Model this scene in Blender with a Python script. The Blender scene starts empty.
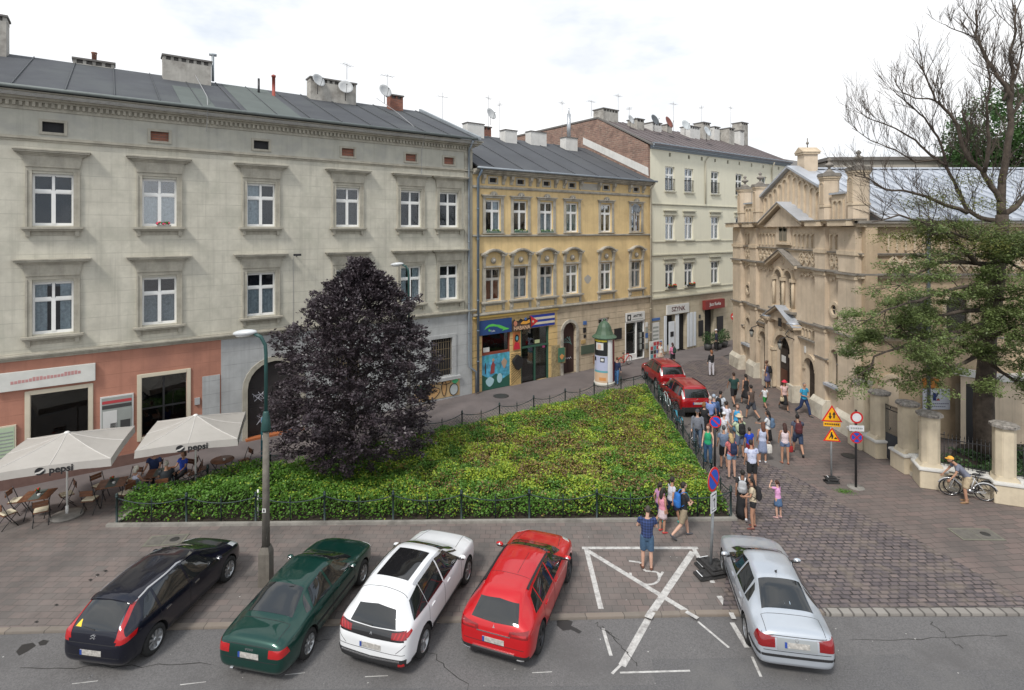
import bpy, bmesh, math, random
import numpy as np
from mathutils import Vector, Matrix
from mathutils.bvhtree import BVHTree
random.seed(7); RNG = np.random.default_rng(7)
SC = bpy.context.scene
COL = SC.collection
PI = math.pi
# ---- survey: camera 9.8 m up in a third-floor window, level; plan positions measured from it
H, F, CX, HY = 9.8, 550.0, 512.0, 230.0
def G(px, py, h=0.0):
    z = (H - h) * F / (py - HY)
    return Vector(((px - CX) / F * z, z, h))
R = math.radians
# ------------------------------------------------------------------ materials
MATS = {}
def _n(t, kind, **kw):
    n = t.nodes.new(kind)
    for k, v in kw.items():
        if k in n.inputs.keys() if hasattr(n.inputs, 'keys') else False: n.inputs[k].default_value = v
        else: setattr(n, k, v)
    return n
def c4(c): return (c[0], c[1], c[2], 1.0)
def mixc(t, fac, a, b, blend='MIX'):
    m = t.nodes.new('ShaderNodeMix'); m.data_type = 'RGBA'; m.blend_type = blend
    for i, v in ((0, fac), (6, a), (7, b)):
        if hasattr(v, 'links') or isinstance(v, bpy.types.NodeSocket): t.links.new(v, m.inputs[i])
        else: m.inputs[i].default_value = v if i == 0 else c4(v)
    return m.outputs[2]
def mathn(t, op, a, b=0.0, clamp=False):
    m = t.nodes.new('ShaderNodeMath'); m.operation = op; m.use_clamp = clamp
    for i, v in ((0, a), (1, b)):
        if isinstance(v, bpy.types.NodeSocket): t.links.new(v, m.inputs[i])
        else: m.inputs[i].default_value = v
    return m.outputs[0]
def noise(t, vec, scale, detail=4, rough=0.6):
    n = t.nodes.new('ShaderNodeTexNoise'); n.inputs['Scale'].default_value = scale
    n.inputs['Detail'].default_value = detail; n.inputs['Roughness'].default_value = rough
    t.links.new(vec, n.inputs['Vector']); return n.outputs[0]
def ramp(t, v, lo, hi):
    m = t.nodes.new('ShaderNodeMapRange'); t.links.new(v, m.inputs[0])
    m.inputs[1].default_value = lo; m.inputs[2].default_value = hi; return m.outputs[0]
def mat(name, col, rough=0.7, metal=0.0, var=0.15, scale=3.0, bump=0.0, bscale=None, stain=None, sscale=0.5,
        lines=None, linecol=0.6, streak=0.0, coat=0.0, brick=None, spec=0.5, island=0.0, emit=None, trans=0.0, lw=0.06, rot=0.0, plaid=False):
    if name in MATS: return MATS[name]
    m = bpy.data.materials.new(name); m.use_nodes = True; MATS[name] = m
    t = m.node_tree; b = t.nodes['Principled BSDF']
    tc = t.nodes.new('ShaderNodeTexCoord'); vec = tc.outputs['Object']
    b.inputs['Roughness'].default_value = rough; b.inputs['Metallic'].default_value = metal
    b.inputs['Coat Weight'].default_value = coat; b.inputs['Coat Roughness'].default_value = 0.03
    b.inputs['Specular IOR Level'].default_value = spec
    h = None
    if brick:
        bw, bh, mort, c1, c2, cm = brick[:6]
        plane = brick[6] if len(brick) > 6 else 'xz'
        v2 = vec
        if plane != 'xy':
            s = t.nodes.new('ShaderNodeSeparateXYZ'); cb = t.nodes.new('ShaderNodeCombineXYZ')
            t.links.new(vec, s.inputs[0]); t.links.new(s.outputs[0 if plane == 'xz' else 1], cb.inputs[0]); t.links.new(s.outputs[2], cb.inputs[1]); v2 = cb.outputs[0]
        if rot:
            mp = t.nodes.new('ShaderNodeMapping'); mp.inputs['Rotation'].default_value = (0, 0, rot); t.links.new(v2, mp.inputs[0]); v2 = mp.outputs[0]
        # wobble so courses are not ruler-straight
        nz = t.nodes.new('ShaderNodeTexNoise'); nz.inputs['Scale'].default_value = 1.3; t.links.new(v2, nz.inputs['Vector'])
        va = t.nodes.new('ShaderNodeVectorMath'); va.operation = 'MULTIPLY_ADD'
        t.links.new(nz.outputs['Color'], va.inputs[0]); va.inputs[1].default_value = (bh * .35,) * 3; t.links.new(v2, va.inputs[2]); v2 = va.outputs[0]
        bt = t.nodes.new('ShaderNodeTexBrick'); t.links.new(v2, bt.inputs['Vector'])
        bt.inputs['Scale'].default_value = 1.0; bt.inputs['Brick Width'].default_value = bw; bt.inputs['Row Height'].default_value = bh
        bt.inputs['Mortar Size'].default_value = mort; bt.inputs['Mortar Smooth'].default_value = 0.3
        bt.inputs['Color1'].default_value = c4(c1); bt.inputs['Color2'].default_value = c4(c2); bt.inputs['Mortar'].default_value = c4(cm)
        colr = bt.outputs['Color']; h = mathn(t, 'SUBTRACT', 1.0, bt.outputs['Fac'])
        nv = noise(t, vec, scale, 5); colr = mixc(t, mathn(t, 'MULTIPLY', ramp(t, nv, .3, .7), var * 2, True), colr, tuple(x * 1.7 for x in c2))
    else:
        nv = ramp(t, noise(t, vec, scale, 5), .3, .7)
        colr = mixc(t, nv, tuple(x * (1 - var) for x in col), tuple(min(1, x * (1 + var)) for x in col))
    if plaid:
        s = t.nodes.new('ShaderNodeSeparateXYZ'); t.links.new(vec, s.inputs[0])
        fx = mathn(t, 'LESS_THAN', mathn(t, 'FRACT', mathn(t, 'MULTIPLY', s.outputs[0], 13.0)), .42); fz = mathn(t, 'LESS_THAN', mathn(t, 'FRACT', mathn(t, 'MULTIPLY', s.outputs[2], 13.0)), .42)
        colr = mixc(t, mathn(t, 'MULTIPLY', mathn(t, 'ADD', fx, fz), .45), colr, tuple(x * .25 for x in col))
    if stain:
        ns = ramp(t, noise(t, vec, sscale, 6, .65), .48, .68)
        colr = mixc(t, mathn(t, 'MULTIPLY', ns, .75), colr, stain)
    if streak:
        mp = t.nodes.new('ShaderNodeMapping'); mp.inputs['Scale'].default_value = (3.0, 3.0, .12); t.links.new(vec, mp.inputs[0])
        ns = ramp(t, noise(t, mp.outputs[0], 1.6, 6, .7), .5, .8)
        colr = mixc(t, mathn(t, 'MULTIPLY', ns, streak), colr, tuple(x * .45 for x in col))
    if lines:
        s = t.nodes.new('ShaderNodeSeparateXYZ'); t.links.new(vec, s.inputs[0])
        fr = mathn(t, 'FRACT', mathn(t, 'DIVIDE', s.outputs[2], lines)); lt = mathn(t, 'LESS_THAN', fr, lw)
        nl = ramp(t, noise(t, vec, 1.1, 3), .3, .6)
        colr = mixc(t, mathn(t, 'MULTIPLY', lt, mathn(t, 'MULTIPLY', nl, 1.0)), colr, tuple(x * linecol for x in col))
        h = mathn(t, 'SUBTRACT', 1.0, lt)
    if island:
        g = t.nodes.new('ShaderNodeNewGeometry')
        colr = mixc(t, mathn(t, 'MULTIPLY', g.outputs['Random Per Island'], island), colr, tuple(min(1, x * 2.0) for x in col))
    t.links.new(colr, b.inputs['Base Color'])
    if bump:
        bp = t.nodes.new('ShaderNodeBump'); bp.inputs['Strength'].default_value = bump; bp.inputs['Distance'].default_value = .02
        nb = noise(t, vec, bscale or scale * 6, 4)
        hh = nb if h is None else mathn(t, 'ADD', mathn(t, 'MULTIPLY', nb, .35), h)
        t.links.new(hh, bp.inputs['Height']); t.links.new(bp.outputs[0], b.inputs['Normal'])
    if emit: b.inputs['Emission Color'].default_value = c4(col); b.inputs['Emission Strength'].default_value = emit
    if trans:
        out = t.nodes['Material Output']; tr = t.nodes.new('ShaderNodeBsdfTranslucent'); t.links.new(colr, tr.inputs[0])
        mx = t.nodes.new('ShaderNodeMixShader'); mx.inputs[0].default_value = trans
        t.links.new(b.outputs[0], mx.inputs[1]); t.links.new(tr.outputs[0], mx.inputs[2]); t.links.new(mx.outputs[0], out.inputs[0])
    return m
def glass_mat(name, tint=(.9, .95, 1.0), base=0.12):
    if name in MATS: return MATS[name]
    m = bpy.data.materials.new(name); m.use_nodes = True; MATS[name] = m; t = m.node_tree
    t.nodes.remove(t.nodes['Principled BSDF']); out = t.nodes['Material Output']
    tr = t.nodes.new('ShaderNodeBsdfTransparent'); tr.inputs[0].default_value = c4(tint)
    gl = t.nodes.new('ShaderNodeBsdfGlossy'); gl.inputs['Roughness'].default_value = .02
    tc = t.nodes.new('ShaderNodeTexCoord'); bp = t.nodes.new('ShaderNodeBump'); bp.inputs['Strength'].default_value = .12; bp.inputs['Distance'].default_value = .02
    t.links.new(noise(t, tc.outputs['Object'], 1.6, 1), bp.inputs['Height']); t.links.new(bp.outputs[0], gl.inputs['Normal'])
    lw = t.nodes.new('ShaderNodeFresnel'); lw.inputs[0].default_value = 1.5
    mx = t.nodes.new('ShaderNodeMixShader'); t.links.new(mathn(t, 'ADD', mathn(t, 'MULTIPLY', lw.outputs[0], .7), max(0, base - .12), True), mx.inputs[0])
    oi = t.nodes.new('ShaderNodeObjectInfo'); pw = mathn(t, 'MULTIPLY', mathn(t, 'POWER', oi.outputs['Random'], 3.0), .16)
    l0 = mx.inputs[0].links[0].from_socket; t.links.new(mathn(t, 'ADD', l0, pw, True), mx.inputs[0])
    t.links.new(tr.outputs[0], mx.inputs[1]); t.links.new(gl.outputs[0], mx.inputs[2]); t.links.new(mx.outputs[0], out.inputs[0])
    return m
def flat(name, col, rough=.6, var=.05, **k): return mat(name, col, rough, var=var, **k)
# ------------------------------------------------------------------ mesh builder
class MB:
    def __init__(s): s.v = []; s.f = []; s.mi = []; s.mats = []; s.cur = 0; s.sm = []; s.smooth = False; s.M = None
    def use(s, m):
        if m not in s.mats: s.mats.append(m)
        s.cur = s.mats.index(m); return s
    def add(s, vs, fs, smooth=None):
        o = len(s.v)
        if s.M is not None: vs = [s.M @ Vector(v) for v in vs]
        s.v += [tuple(v) for v in vs]
        for f in fs: s.f.append([i + o for i in f]); s.mi.append(s.cur); s.sm.append(s.smooth if smooth is None else smooth)
        return s
    def box(s, x0, x1, y0, y1, z0, z1):
        v = [(x0, y0, z0), (x1, y0, z0), (x1, y1, z0), (x0, y1, z0), (x0, y0, z1), (x1, y0, z1), (x1, y1, z1), (x0, y1, z1)]
        return s.add(v, [(0, 3, 2, 1), (4, 5, 6, 7), (0, 1, 5, 4), (1, 2, 6, 5), (2, 3, 7, 6), (3, 0, 4, 7)], False)
    def cbox(s, c, d, rz=0.0, rx=0.0):
        M = Matrix.Translation(c) @ Matrix.Rotation(rz, 4, 'Z') @ Matrix.Rotation(rx, 4, 'X')
        a, b, e = d[0] / 2, d[1] / 2, d[2] / 2
        v = [M @ Vector(p) for p in ((-a, -b, -e), (a, -b, -e), (a, b, -e), (-a, b, -e), (-a, -b, e), (a, -b, e), (a, b, e), (-a, b, e))]
        return s.add(v, [(0, 3, 2, 1), (4, 5, 6, 7), (0, 1, 5, 4), (1, 2, 6, 5), (2, 3, 7, 6), (3, 0, 4, 7)], False)
    def prism(s, poly, a, b, axis='y'):
        """poly 2-D; axis 'y': (x,z) extruded along y; 'x': (y,z) along x; 'z': (x,y) along z"""
        def P(p, q): return (p[0], q, p[1]) if axis == 'y' else ((q, p[0], p[1]) if axis == 'x' else (p[0], p[1], q))
        n = len(poly); v = [P(p, a) for p in poly] + [P(p, b) for p in poly]
        fs = [tuple(range(n)), tuple(range(2 * n - 1, n - 1, -1))] + [(i, i + n, (i + 1) % n + n, (i + 1) % n) for i in range(n)]
        return s.add(v, fs, False)
    def tube(s, pts, r, n=8, cap=True, smooth=True, sq=None):
        pts = [Vector(p) for p in pts]; N = len(pts)
        rr = r if isinstance(r, (list, tuple)) else [r] * N
        vs = []; up = None
        for i, p in enumerate(pts):
            d = (pts[min(i + 1, N - 1)] - pts[max(i - 1, 0)])
            if d.length < 1e-9: d = Vector((0, 0, 1))
            d.normalize()
            if up is None: up = Vector((0, 0, 1)) if abs(d.z) < .9 else Vector((0, 1, 0))
            a = d.cross(up)
            if a.length < 1e-4: a = d.cross(Vector((1, 0, 0)))
            a.normalize(); b = a.cross(d).normalized(); up = b
            ra = rr[i]; rx, ry = (ra if isinstance(ra, (tuple, list)) else (ra, ra))
            for k in range(n):
                t = 2 * PI * k / n + (PI / n if n == 4 else 0)
                vs.append(p + a * (rx * math.cos(t)) + b * (ry * math.sin(t)))
        fs = []
        for i in range(N - 1):
            for k in range(n):
                k2 = (k + 1) % n; fs.append((i * n + k, i * n + k2, (i + 1) * n + k2, (i + 1) * n + k))
        if cap: fs.append(tuple(range(n - 1, -1, -1))); fs.append(tuple((N - 1) * n + k for k in range(n)))
        return s.add(vs, fs, smooth and n > 4)
    def lathe(s, prof, n=16, c=(0, 0, 0), sx=1, sy=1, smooth=True, rot=0):
        vs = []; N = len(prof)
        for r, z in prof:
            for k in range(n):
                t = 2 * PI * k / n + rot; vs.append((c[0] + r * math.cos(t) * sx, c[1] + r * math.sin(t) * sy, c[2] + z))
        fs = [(i * n + k, i * n + (k + 1) % n, (i + 1) * n + (k + 1) % n, (i + 1) * n + k) for i in range(N - 1) for k in range(n)]
        fs.append(tuple(range(n - 1, -1, -1))); fs.append(tuple((N - 1) * n + k for k in range(n)))
        return s.add(vs, fs, smooth)
    def ball(s, c, r, n=12, m=8, cut=None):
        rx, ry, rz = r if isinstance(r, (tuple, list)) else (r, r, r)
        vs = []; fs = []
        for i in range(m + 1):
            a = PI * i / m
            for k in range(n):
                t = 2 * PI * k / n; vs.append((c[0] + rx * math.sin(a) * math.cos(t), c[1] + ry * math.sin(a) * math.sin(t), c[2] + rz * math.cos(a)))
        for i in range(m):
            for k in range(n):
                q = (i * n + k, (i + 1) * n + k, (i + 1) * n + (k + 1) % n, i * n + (k + 1) % n)
                if cut:
                    cc = [sum(vs[j][d] for j in q) / 4 - c[d] for d in range(3)]
                    if cut(*cc): continue
                fs.append(q)
        return s.add(vs, fs, True)
    def build(s, name, parent=None, m=None, smooth=None, bevel=0, weld=False, loc=None):
        me = bpy.data.meshes.new(name); me.from_pydata(s.v, [], s.f)
        mats = list(s.mats)
        if m is not None and not mats: mats = [m]
        for q in mats: me.materials.append(q)
        if s.f:
            me.polygons.foreach_set('material_index', s.mi)
            me.polygons.foreach_set('use_smooth', [bool(x) for x in s.sm] if smooth is None else [smooth] * len(s.f))
        if weld or bevel:
            bm = bmesh.new(); bm.from_mesh(me)
            bmesh.ops.remove_doubles(bm, verts=bm.verts, dist=1e-4)
            if bevel:
                es = [e for e in bm.edges if len(e.link_faces) == 2 and e.calc_face_angle(0) > .6]
                bmesh.ops.bevel(bm, geom=es, offset=bevel, segments=2, affect='EDGES', clamp_overlap=True)
            bm.to_mesh(me); bm.free()
        me.update()
        o = bpy.data.objects.new(name, me); COL.objects.link(o)
        if parent is not None: o.parent = parent
        if loc is not None: o.location = loc
        return o
def tag(o, label=None, cat=None, group=None, kind=None):
    if label: o['label'] = label
    if cat: o['category'] = cat
    if group: o['group'] = group
    if kind: o['kind'] = kind
    return o
def empty(name, loc=(0, 0, 0), rz=0.0, label=None, cat=None, group=None):
    o = bpy.data.objects.new(name, None); COL.objects.link(o); o.location = loc; o.rotation_euler = (0, 0, rz)
    o.empty_display_size = .2
    return tag(o, label, cat, group)
def inst(o, name, parent, loc=(0, 0, 0), rz=0.0, scale=None):
    c = bpy.data.objects.new(name, o.data); COL.objects.link(c); c.parent = parent; c.location = loc; c.rotation_euler = (0, 0, rz)
    if scale: c.scale = scale
    return c
def copy_tree(o, parent=None):
    c = o.copy(); COL.objects.link(c); c.parent = parent
    for ch in list(o.children): copy_tree(ch, c)
    return c
def structure(o): o['kind'] = 'structure'; return o
def remesh(mb, voxel, mats, smooth_it=2, name='m'):
    me = bpy.data.meshes.new('tmp'); me.from_pydata(mb.v, [], mb.f); me.update()
    bm = bmesh.new(); bm.from_mesh(me); bmesh.ops.recalc_face_normals(bm, faces=bm.faces); bm.to_mesh(me); bm.free()
    o = bpy.data.objects.new('tmp', me); COL.objects.link(o)
    md = o.modifiers.new('r', 'REMESH'); md.mode = 'VOXEL'; md.voxel_size = voxel; md.use_smooth_shade = True
    if smooth_it:
        ms = o.modifiers.new('s', 'SMOOTH'); ms.iterations = smooth_it; ms.factor = .5
    dg = bpy.context.evaluated_depsgraph_get(); r = bpy.data.meshes.new_from_object(o.evaluated_get(dg))
    bpy.data.objects.remove(o); bpy.data.meshes.remove(me)
    r.name = name; r.materials.clear()
    for q in mats: r.materials.append(q)
    r.polygons.foreach_set('material_index', [0] * len(r.polygons)); r.polygons.foreach_set('use_smooth', [True] * len(r.polygons))
    return r
def meshobj(name, me, parent=None):
    o = bpy.data.objects.new(name, me); COL.objects.link(o)
    if parent is not None: o.parent = parent
    return o
def text_obj(txt, size, m, name='lettering', parent=None, depth=.006, bold=0.0, sx=1.0, align='CENTER', shear=0.0):
    """flat lettering in the local XZ plane facing -Y"""
    cu = bpy.data.curves.new('t', 'FONT'); cu.body = txt; cu.size = size; cu.align_x = align; cu.align_y = 'CENTER'
    cu.extrude = depth; cu.offset = bold; cu.resolution_u = 3; cu.shear = shear
    o = bpy.data.objects.new('t', cu); COL.objects.link(o)
    dg = bpy.context.evaluated_depsgraph_get(); me = bpy.data.meshes.new_from_object(o.evaluated_get(dg))
    bpy.data.objects.remove(o); bpy.data.curves.remove(cu)
    me.transform(Matrix.Scale(sx, 4, (1, 0, 0))); me.transform(Matrix.Rotation(PI / 2, 4, 'X')); me.materials.clear(); me.materials.append(m)
    return meshobj(name, me, parent)
def leaves(name, P, size, m, parent=None, up=.3, aspect=.6, rng=RNG, mats=None, mi=None, droop=None):
    """P (n,3) leaf centres; each leaf one bent quad pair"""
    n = len(P); d = rng.normal(size=(n, 3)); d[:, 2] *= .6
    if droop is not None: d = d * .5 + droop
    d /= np.linalg.norm(d, axis=1)[:, None] + 1e-9
    nn = rng.normal(size=(n, 3)); nn[:, 2] = np.abs(nn[:, 2]) + up
    w = np.cross(d, nn); w /= np.linalg.norm(w, axis=1)[:, None] + 1e-9
    s = (size * (.6 + .8 * rng.random(n)))[:, None] if np.isscalar(size) else size[:, None]
    a = P - d * s * .5; b = P + w * s * aspect * .5; c = P + d * s * .5; e = P - w * s * aspect * .5
    V = np.stack([a, b, c, e], 1).reshape(-1, 3).astype(np.float32)
    me = bpy.data.meshes.new(name); me.vertices.add(4 * n); me.vertices.foreach_set('co', V.ravel())
    me.loops.add(4 * n); me.loops.foreach_set('vertex_index', np.arange(4 * n, dtype=np.int32))
    me.polygons.add(n); me.polygons.foreach_set('loop_start', np.arange(0, 4 * n, 4, dtype=np.int32))
    me.polygons.foreach_set('loop_total', np.full(n, 4, np.int32))
    for q in (mats or [m]): me.materials.append(q)
    if mi is not None: me.polygons.foreach_set('material_index', mi.astype(np.int32))
    me.update(calc_edges=True)
    return meshobj(name, me, parent)
# ---- wall with holes, local frame: x along, y into the building, z up
def sprays(S, D, L, n, rad, flat_=.7, rng=RNG):
    m = len(S); i = np.repeat(np.arange(m), n); u = rng.random(m * n) ** .8; v = rng.normal(size=(m * n, 3)) * np.array([1, 1, flat_]); r = rad * (1.1 - .75 * u)
    return S[i] + D[i] * (L[i] * u)[:, None] + v * r[:, None] * .5 + np.array([0, 0, -1]) * (L[i] * u * u * .22)[:, None], D[i]
def wall(mb, x0, x1, z0, z1, holes, y=0.0, depth=.22):
    """holes: (xa, xb, za, zb, arch) arch=True -> semicircular head inside the rectangle"""
    xs = sorted({x0, x1, *[h[0] for h in holes], *[h[1] for h in holes]}); zs = sorted({z0, z1, *[h[2] for h in holes], *[h[3] for h in holes]})
    xs = [q for q in xs if x0 <= q <= x1]; zs = [q for q in zs if z0 <= q <= z1]
    for i in range(len(xs) - 1):
        for j in range(len(zs) - 1):
            cx, cz = (xs[i] + xs[i + 1]) / 2, (zs[j] + zs[j + 1]) / 2
            if any(h[0] < cx < h[1] and h[2] < cz < h[3] for h in holes): continue
            a, b, c, d = xs[i], xs[i + 1], zs[j], zs[j + 1]
            mb.add([(a, y, c), (b, y, c), (b, y, d), (a, y, d)], [(0, 1, 2, 3)], False)
    for h in holes:
        a, b, c, d = h[:4]; arch = len(h) > 4 and h[4]; r = (b - a) / 2; k = d - r if arch else d
        if arch and arch is not True: k = d - arch
        q = y + depth
        mb.add([(a, y, c), (a, q, c), (a, q, k), (a, y, k)], [(0, 1, 2, 3)], False)
        mb.add([(b, y, c), (b, y, k), (b, q, k), (b, q, c)], [(0, 1, 2, 3)], False)
        mb.add([(a, y, c), (b, y, c), (b, q, c), (a, q, c)], [(0, 1, 2, 3)], False)
        if not arch: mb.add([(a, y, d), (a, q, d), (b, q, d), (b, y, d)], [(0, 1, 2, 3)], False)
        else:
            N = 12; m = (a + b) / 2; hh = d - k
            P = [(m - r * math.cos(PI * i / N), k + hh * math.sin(PI * i / N)) for i in range(N + 1)]
            for i in range(N):
                p, p2 = P[i], P[i + 1]
                mb.add([(p[0], y, p[1]), (p2[0], y, p2[1]), (p2[0], y, d), (p[0], y, d)], [(0, 1, 2, 3)], False)
                mb.add([(p[0], y, p[1]), (p[0], q, p[1]), (p2[0], q, p2[1]), (p2[0], y, p2[1])], [(0, 1, 2, 3)], False)
def arch_band(mb, m, k, r, w, y0, y1, hh=None, N=12, a0=0, a1=PI):
    """ring band (archivolt) of width w around an arch, from y0 (front) to y1"""
    hh = hh or r
    for i in range(N):
        A = a0 + (a1 - a0) * i / N; B = a0 + (a1 - a0) * (i + 1) / N
        q = [(m - r * math.cos(A), k + hh * math.sin(A)), (m - r * math.cos(B), k + hh * math.sin(B)),
             (m - (r + w) * math.cos(B), k + (hh + w) * math.sin(B)), (m - (r + w) * math.cos(A), k + (hh + w) * math.sin(A))]
        mb.prism(q, y0, y1, 'y')
# ------------------------------------------------------------------ camera, light, air
cam = bpy.data.cameras.new('camera'); camo = bpy.data.objects.new('camera', cam); COL.objects.link(camo)
camo.location = (0, 0, H); camo.rotation_euler = (PI / 2, 0, 0)
cam.sensor_width = 36; cam.lens = F / 1024 * 36; cam.shift_y = -(345 - HY) / 1024; cam.clip_end = 2000; cam.clip_start = .1
SC.camera = camo
w = bpy.data.worlds.new('World'); SC.world = w; w.use_nodes = True; t = w.node_tree
bg = t.nodes['Background']; sky = t.nodes.new('ShaderNodeTexSky'); sky.sky_type = 'NISHITA'; sky.sun_disc = False
SUN_EL, SUN_AZ = R(50), R(210)   # azimuth clockwise from +Y
sky.sun_elevation = SUN_EL; sky.sun_rotation = SUN_AZ; sky.dust_density = 2.0; sky.ozone_density = 1.0
tc = t.nodes.new('ShaderNodeTexCoord'); mp = t.nodes.new('ShaderNodeMapping'); mp.inputs['Scale'].default_value = (1, 1, 2.6); t.links.new(tc.outputs['Generated'], mp.inputs[0])
nz = noise(t, mp.outputs[0], 1.7, 6, .55); cov = ramp(t, nz, .41, .53)
nz2 = noise(t, mp.outputs[0], 3.1, 6, .6)
cloud = mixc(t, ramp(t, nz2, .3, .75), (8.6, 9.0, 9.5), (12.6, 12.5, 12.4))
veil = mixc(t, .72, sky.outputs[0], (7.6, 8.6, 9.9))
t.links.new(mixc(t, cov, veil, cloud), bg.inputs[0]); bg.inputs[1].default_value = 0.092
sl = bpy.data.lights.new('sun', 'SUN'); sl.energy = 2.45; sl.angle = R(10); sl.color = (1, .96, .9)
so = bpy.data.objects.new('sun', sl); COL.objects.link(so)
sd = Vector((math.sin(SUN_AZ) * math.cos(SUN_EL), math.cos(SUN_AZ) * math.cos(SUN_EL), math.sin(SUN_EL)))
so.rotation_euler = (-sd).to_track_quat('-Z', 'Y').to_euler()
vs = SC.view_settings; vs.view_transform = 'Standard'; vs.look = 'None'; vs.exposure = 0.19; vs.gamma = 1.0; vs.use_curve_mapping = False
# ------------------------------------------------------------------ ground surfaces
M_ASPH = mat('asphalt', (.140, .135, .134), .85, var=.30, scale=34, bump=.45, bscale=90, stain=(.098, .094, .093), sscale=.45)
M_ASPH2 = mat('old_asphalt', (.135, .125, .12), .88, var=.14, scale=.9, bump=.3, bscale=40, stain=(.085, .077, .074), sscale=.3)
M_PAVE = mat('concrete_pavers', (.1, .1, .1), .85, brick=(.33, .24, .010, (.182, .142, .128), (.132, .117, .108), (.07, .062, .058), 'xy'), var=.2, scale=1.0, bump=.3, stain=(.085, .078, .074), sscale=.4)
M_PAVER = mat('red_pavers', (.1, .1, .1), .85, brick=(.50, .26, .012, (.184, .136, .122), (.132, .111, .101), (.06, .05, .048), 'xy'), var=.1, scale=1.0, bump=.3, stain=(.09, .08, .076), sscale=.4, rot=-.10)
M_COB = mat('cobblestone', (.1, .1, .1), .75, brick=(.26, .17, .026, (.215, .168, .152), (.080, .068, .072), (.018, .016, .015), 'xy'), var=.4, scale=4.5, bump=1.0, stain=(.20, .165, .135), sscale=1.6, rot=-.02)
M_KERB = mat('kerb_stone', (.20, .17, .14), .85, brick=(.95, .6, .012, (.23, .19, .155), (.165, .145, .125), (.05, .045, .04), 'xy'), var=.2, scale=2, bump=.2)
M_WSET = mat('light_setts', (.2, .2, .2), .8, brick=(.30, .3, .03, (.28, .262, .238), (.19, .175, .16), (.05, .045, .04), 'xy'), var=.2, scale=2, bump=.5)
M_PAINT = mat('road_paint', (.52, .51, .49), .8, var=.2, scale=14, stain=(.19, .175, .17), sscale=4.5)
M_SOIL = mat('soil', (.032, .024, .017), .95, var=.4, scale=5, bump=.6)
M_CONC = mat('concrete', (.27, .255, .23), .85, var=.2, scale=3, bump=.2, stain=(.12, .11, .10), sscale=1.2)
def sheet(name, poly, z, m, tz=None):
    mb = MB().use(m); mb.add([(p[0], p[1], z if tz is None else p[2]) for p in poly], [tuple(range(len(poly)))], False)
    return structure(mb.build(name))
def px(lst, z=0): return [tuple(G(a, b))[:2] for a, b in lst]
sheet('ground', [(-400, -60), (400, -60), (400, 900), (-400, 900)], -.05, M_ASPH2)
KA, KB = Vector((-30, 12.75)), Vector((4.3, 13.98))       # kerb line on the left; straightens at the cobbles
KC = Vector((60, 14.1))
sheet('road', [(-60, -20), (60, -20), (60, 14.1), (KB.x, KB.y), (-30, 12.75), (-60, 11.6)], -.042, M_ASPH)
# pavement: closes left courtyard, parking strip, garden surround
sheet('pavement', [(-60, 11.75), (-30, 12.9), (KB.x, KB.y + .15), (8.2, 14.12), (7.95, 18.4), (8.0, 22.5), (8.5, 27), (9.0, 36), (-10, 36), (-60, 30)], 0.0, M_PAVE)
FA = math.atan2(.5898, .8075)
def fac(s, d=0.0, z=0.0): return Vector((-2.73 + .8075 * s + .5898 * -d * -1 * 1.0 if False else -2.73 + .8075 * s - .5898 * d, 32.67 + .5898 * s + .8075 * d, z))
# footway of smooth asphalt along the house fronts (d<0 is toward the street)
sheet('footway', [fac(-42, .05), fac(48, .05), fac(48, -3.15), fac(15, -3.15), fac(-10, -3.1), fac(-42, -3.1)], .006, mat('footway_asphalt', (.15, .128, .125), .85, var=.12, scale=.8, bump=.2, bscale=40, stain=(.105, .092, .09), sscale=.5))
sheet('street', [(7.95, 18.6), (12.2, 24.0), (13.6, 30), (13.8, 46), (18, 70), (9, 60), (6.4, 39), (8.7, 37.5), (8.7, 30), (8.3, 24)], .004, mat('street_asphalt', (.145, .130, .122), .88, var=.15, scale=.7, bump=.3, bscale=40, stain=(.095, .085, .084), sscale=.35))
sheet('church_pavement', [(8.2, 14.13), (60, 14.13), (60, 25), (16.4, 25.8), (16.4, 46), (13.8, 46), (13.6, 30), (12.2, 24.0), (7.95, 18.6)], .0, M_PAVER)
cob = px([(722, 613), (728, 560), (732, 520), (722, 488), (716, 468), (726, 455), (748, 452), (770, 465), (790, 474), (812, 486), (850, 509), (902, 531), (966, 567), (1024, 598), (1110, 613)])
sheet('cobbles', cob, .008, M_COB)
far = px([(690, 405), (720, 385), (718, 362), (700, 358), (680, 366), (700, 352), (738, 343), (745, 352), (742, 372), (735, 400), (722, 412)])
cb2 = MB().use(M_COB); cb2.add([(p[0], p[1], .009) for p in px([(700, 408), (724, 392), (733, 371), (722, 358), (690, 361), (671, 372)])], [(0, 1, 2, 3, 4, 5)]); structure(cb2.build('cobbles'))
# kerbs
def strip(name, a, b, w, z0, z1, m, off=0):
    a, b = Vector(a[:2]), Vector(b[:2]); d = (b - a).normalized(); n = Vector((-d.y, d.x)) * w; L = (b - a).length
    mb = MB().use(m); mb.box(0, L, 0, w, z0, z1); o = mb.build(name, bevel=.012); o.location = (a.x, a.y, 0); o.rotation_euler = (0, 0, math.atan2(d.y, d.x)); return structure(o)
strip('kerb', (-45, 12.22), (KB.x, KB.y), .18, -.2, .012, M_KERB)
strip('kerb', (KB.x, KB.y + .02), (8.0, 14.05), .18, -.2, .012, M_KERB)
strip('kerb', (8.02, 14.02), (60, 14.1), .26, -.2, .014, M_WSET)
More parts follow.
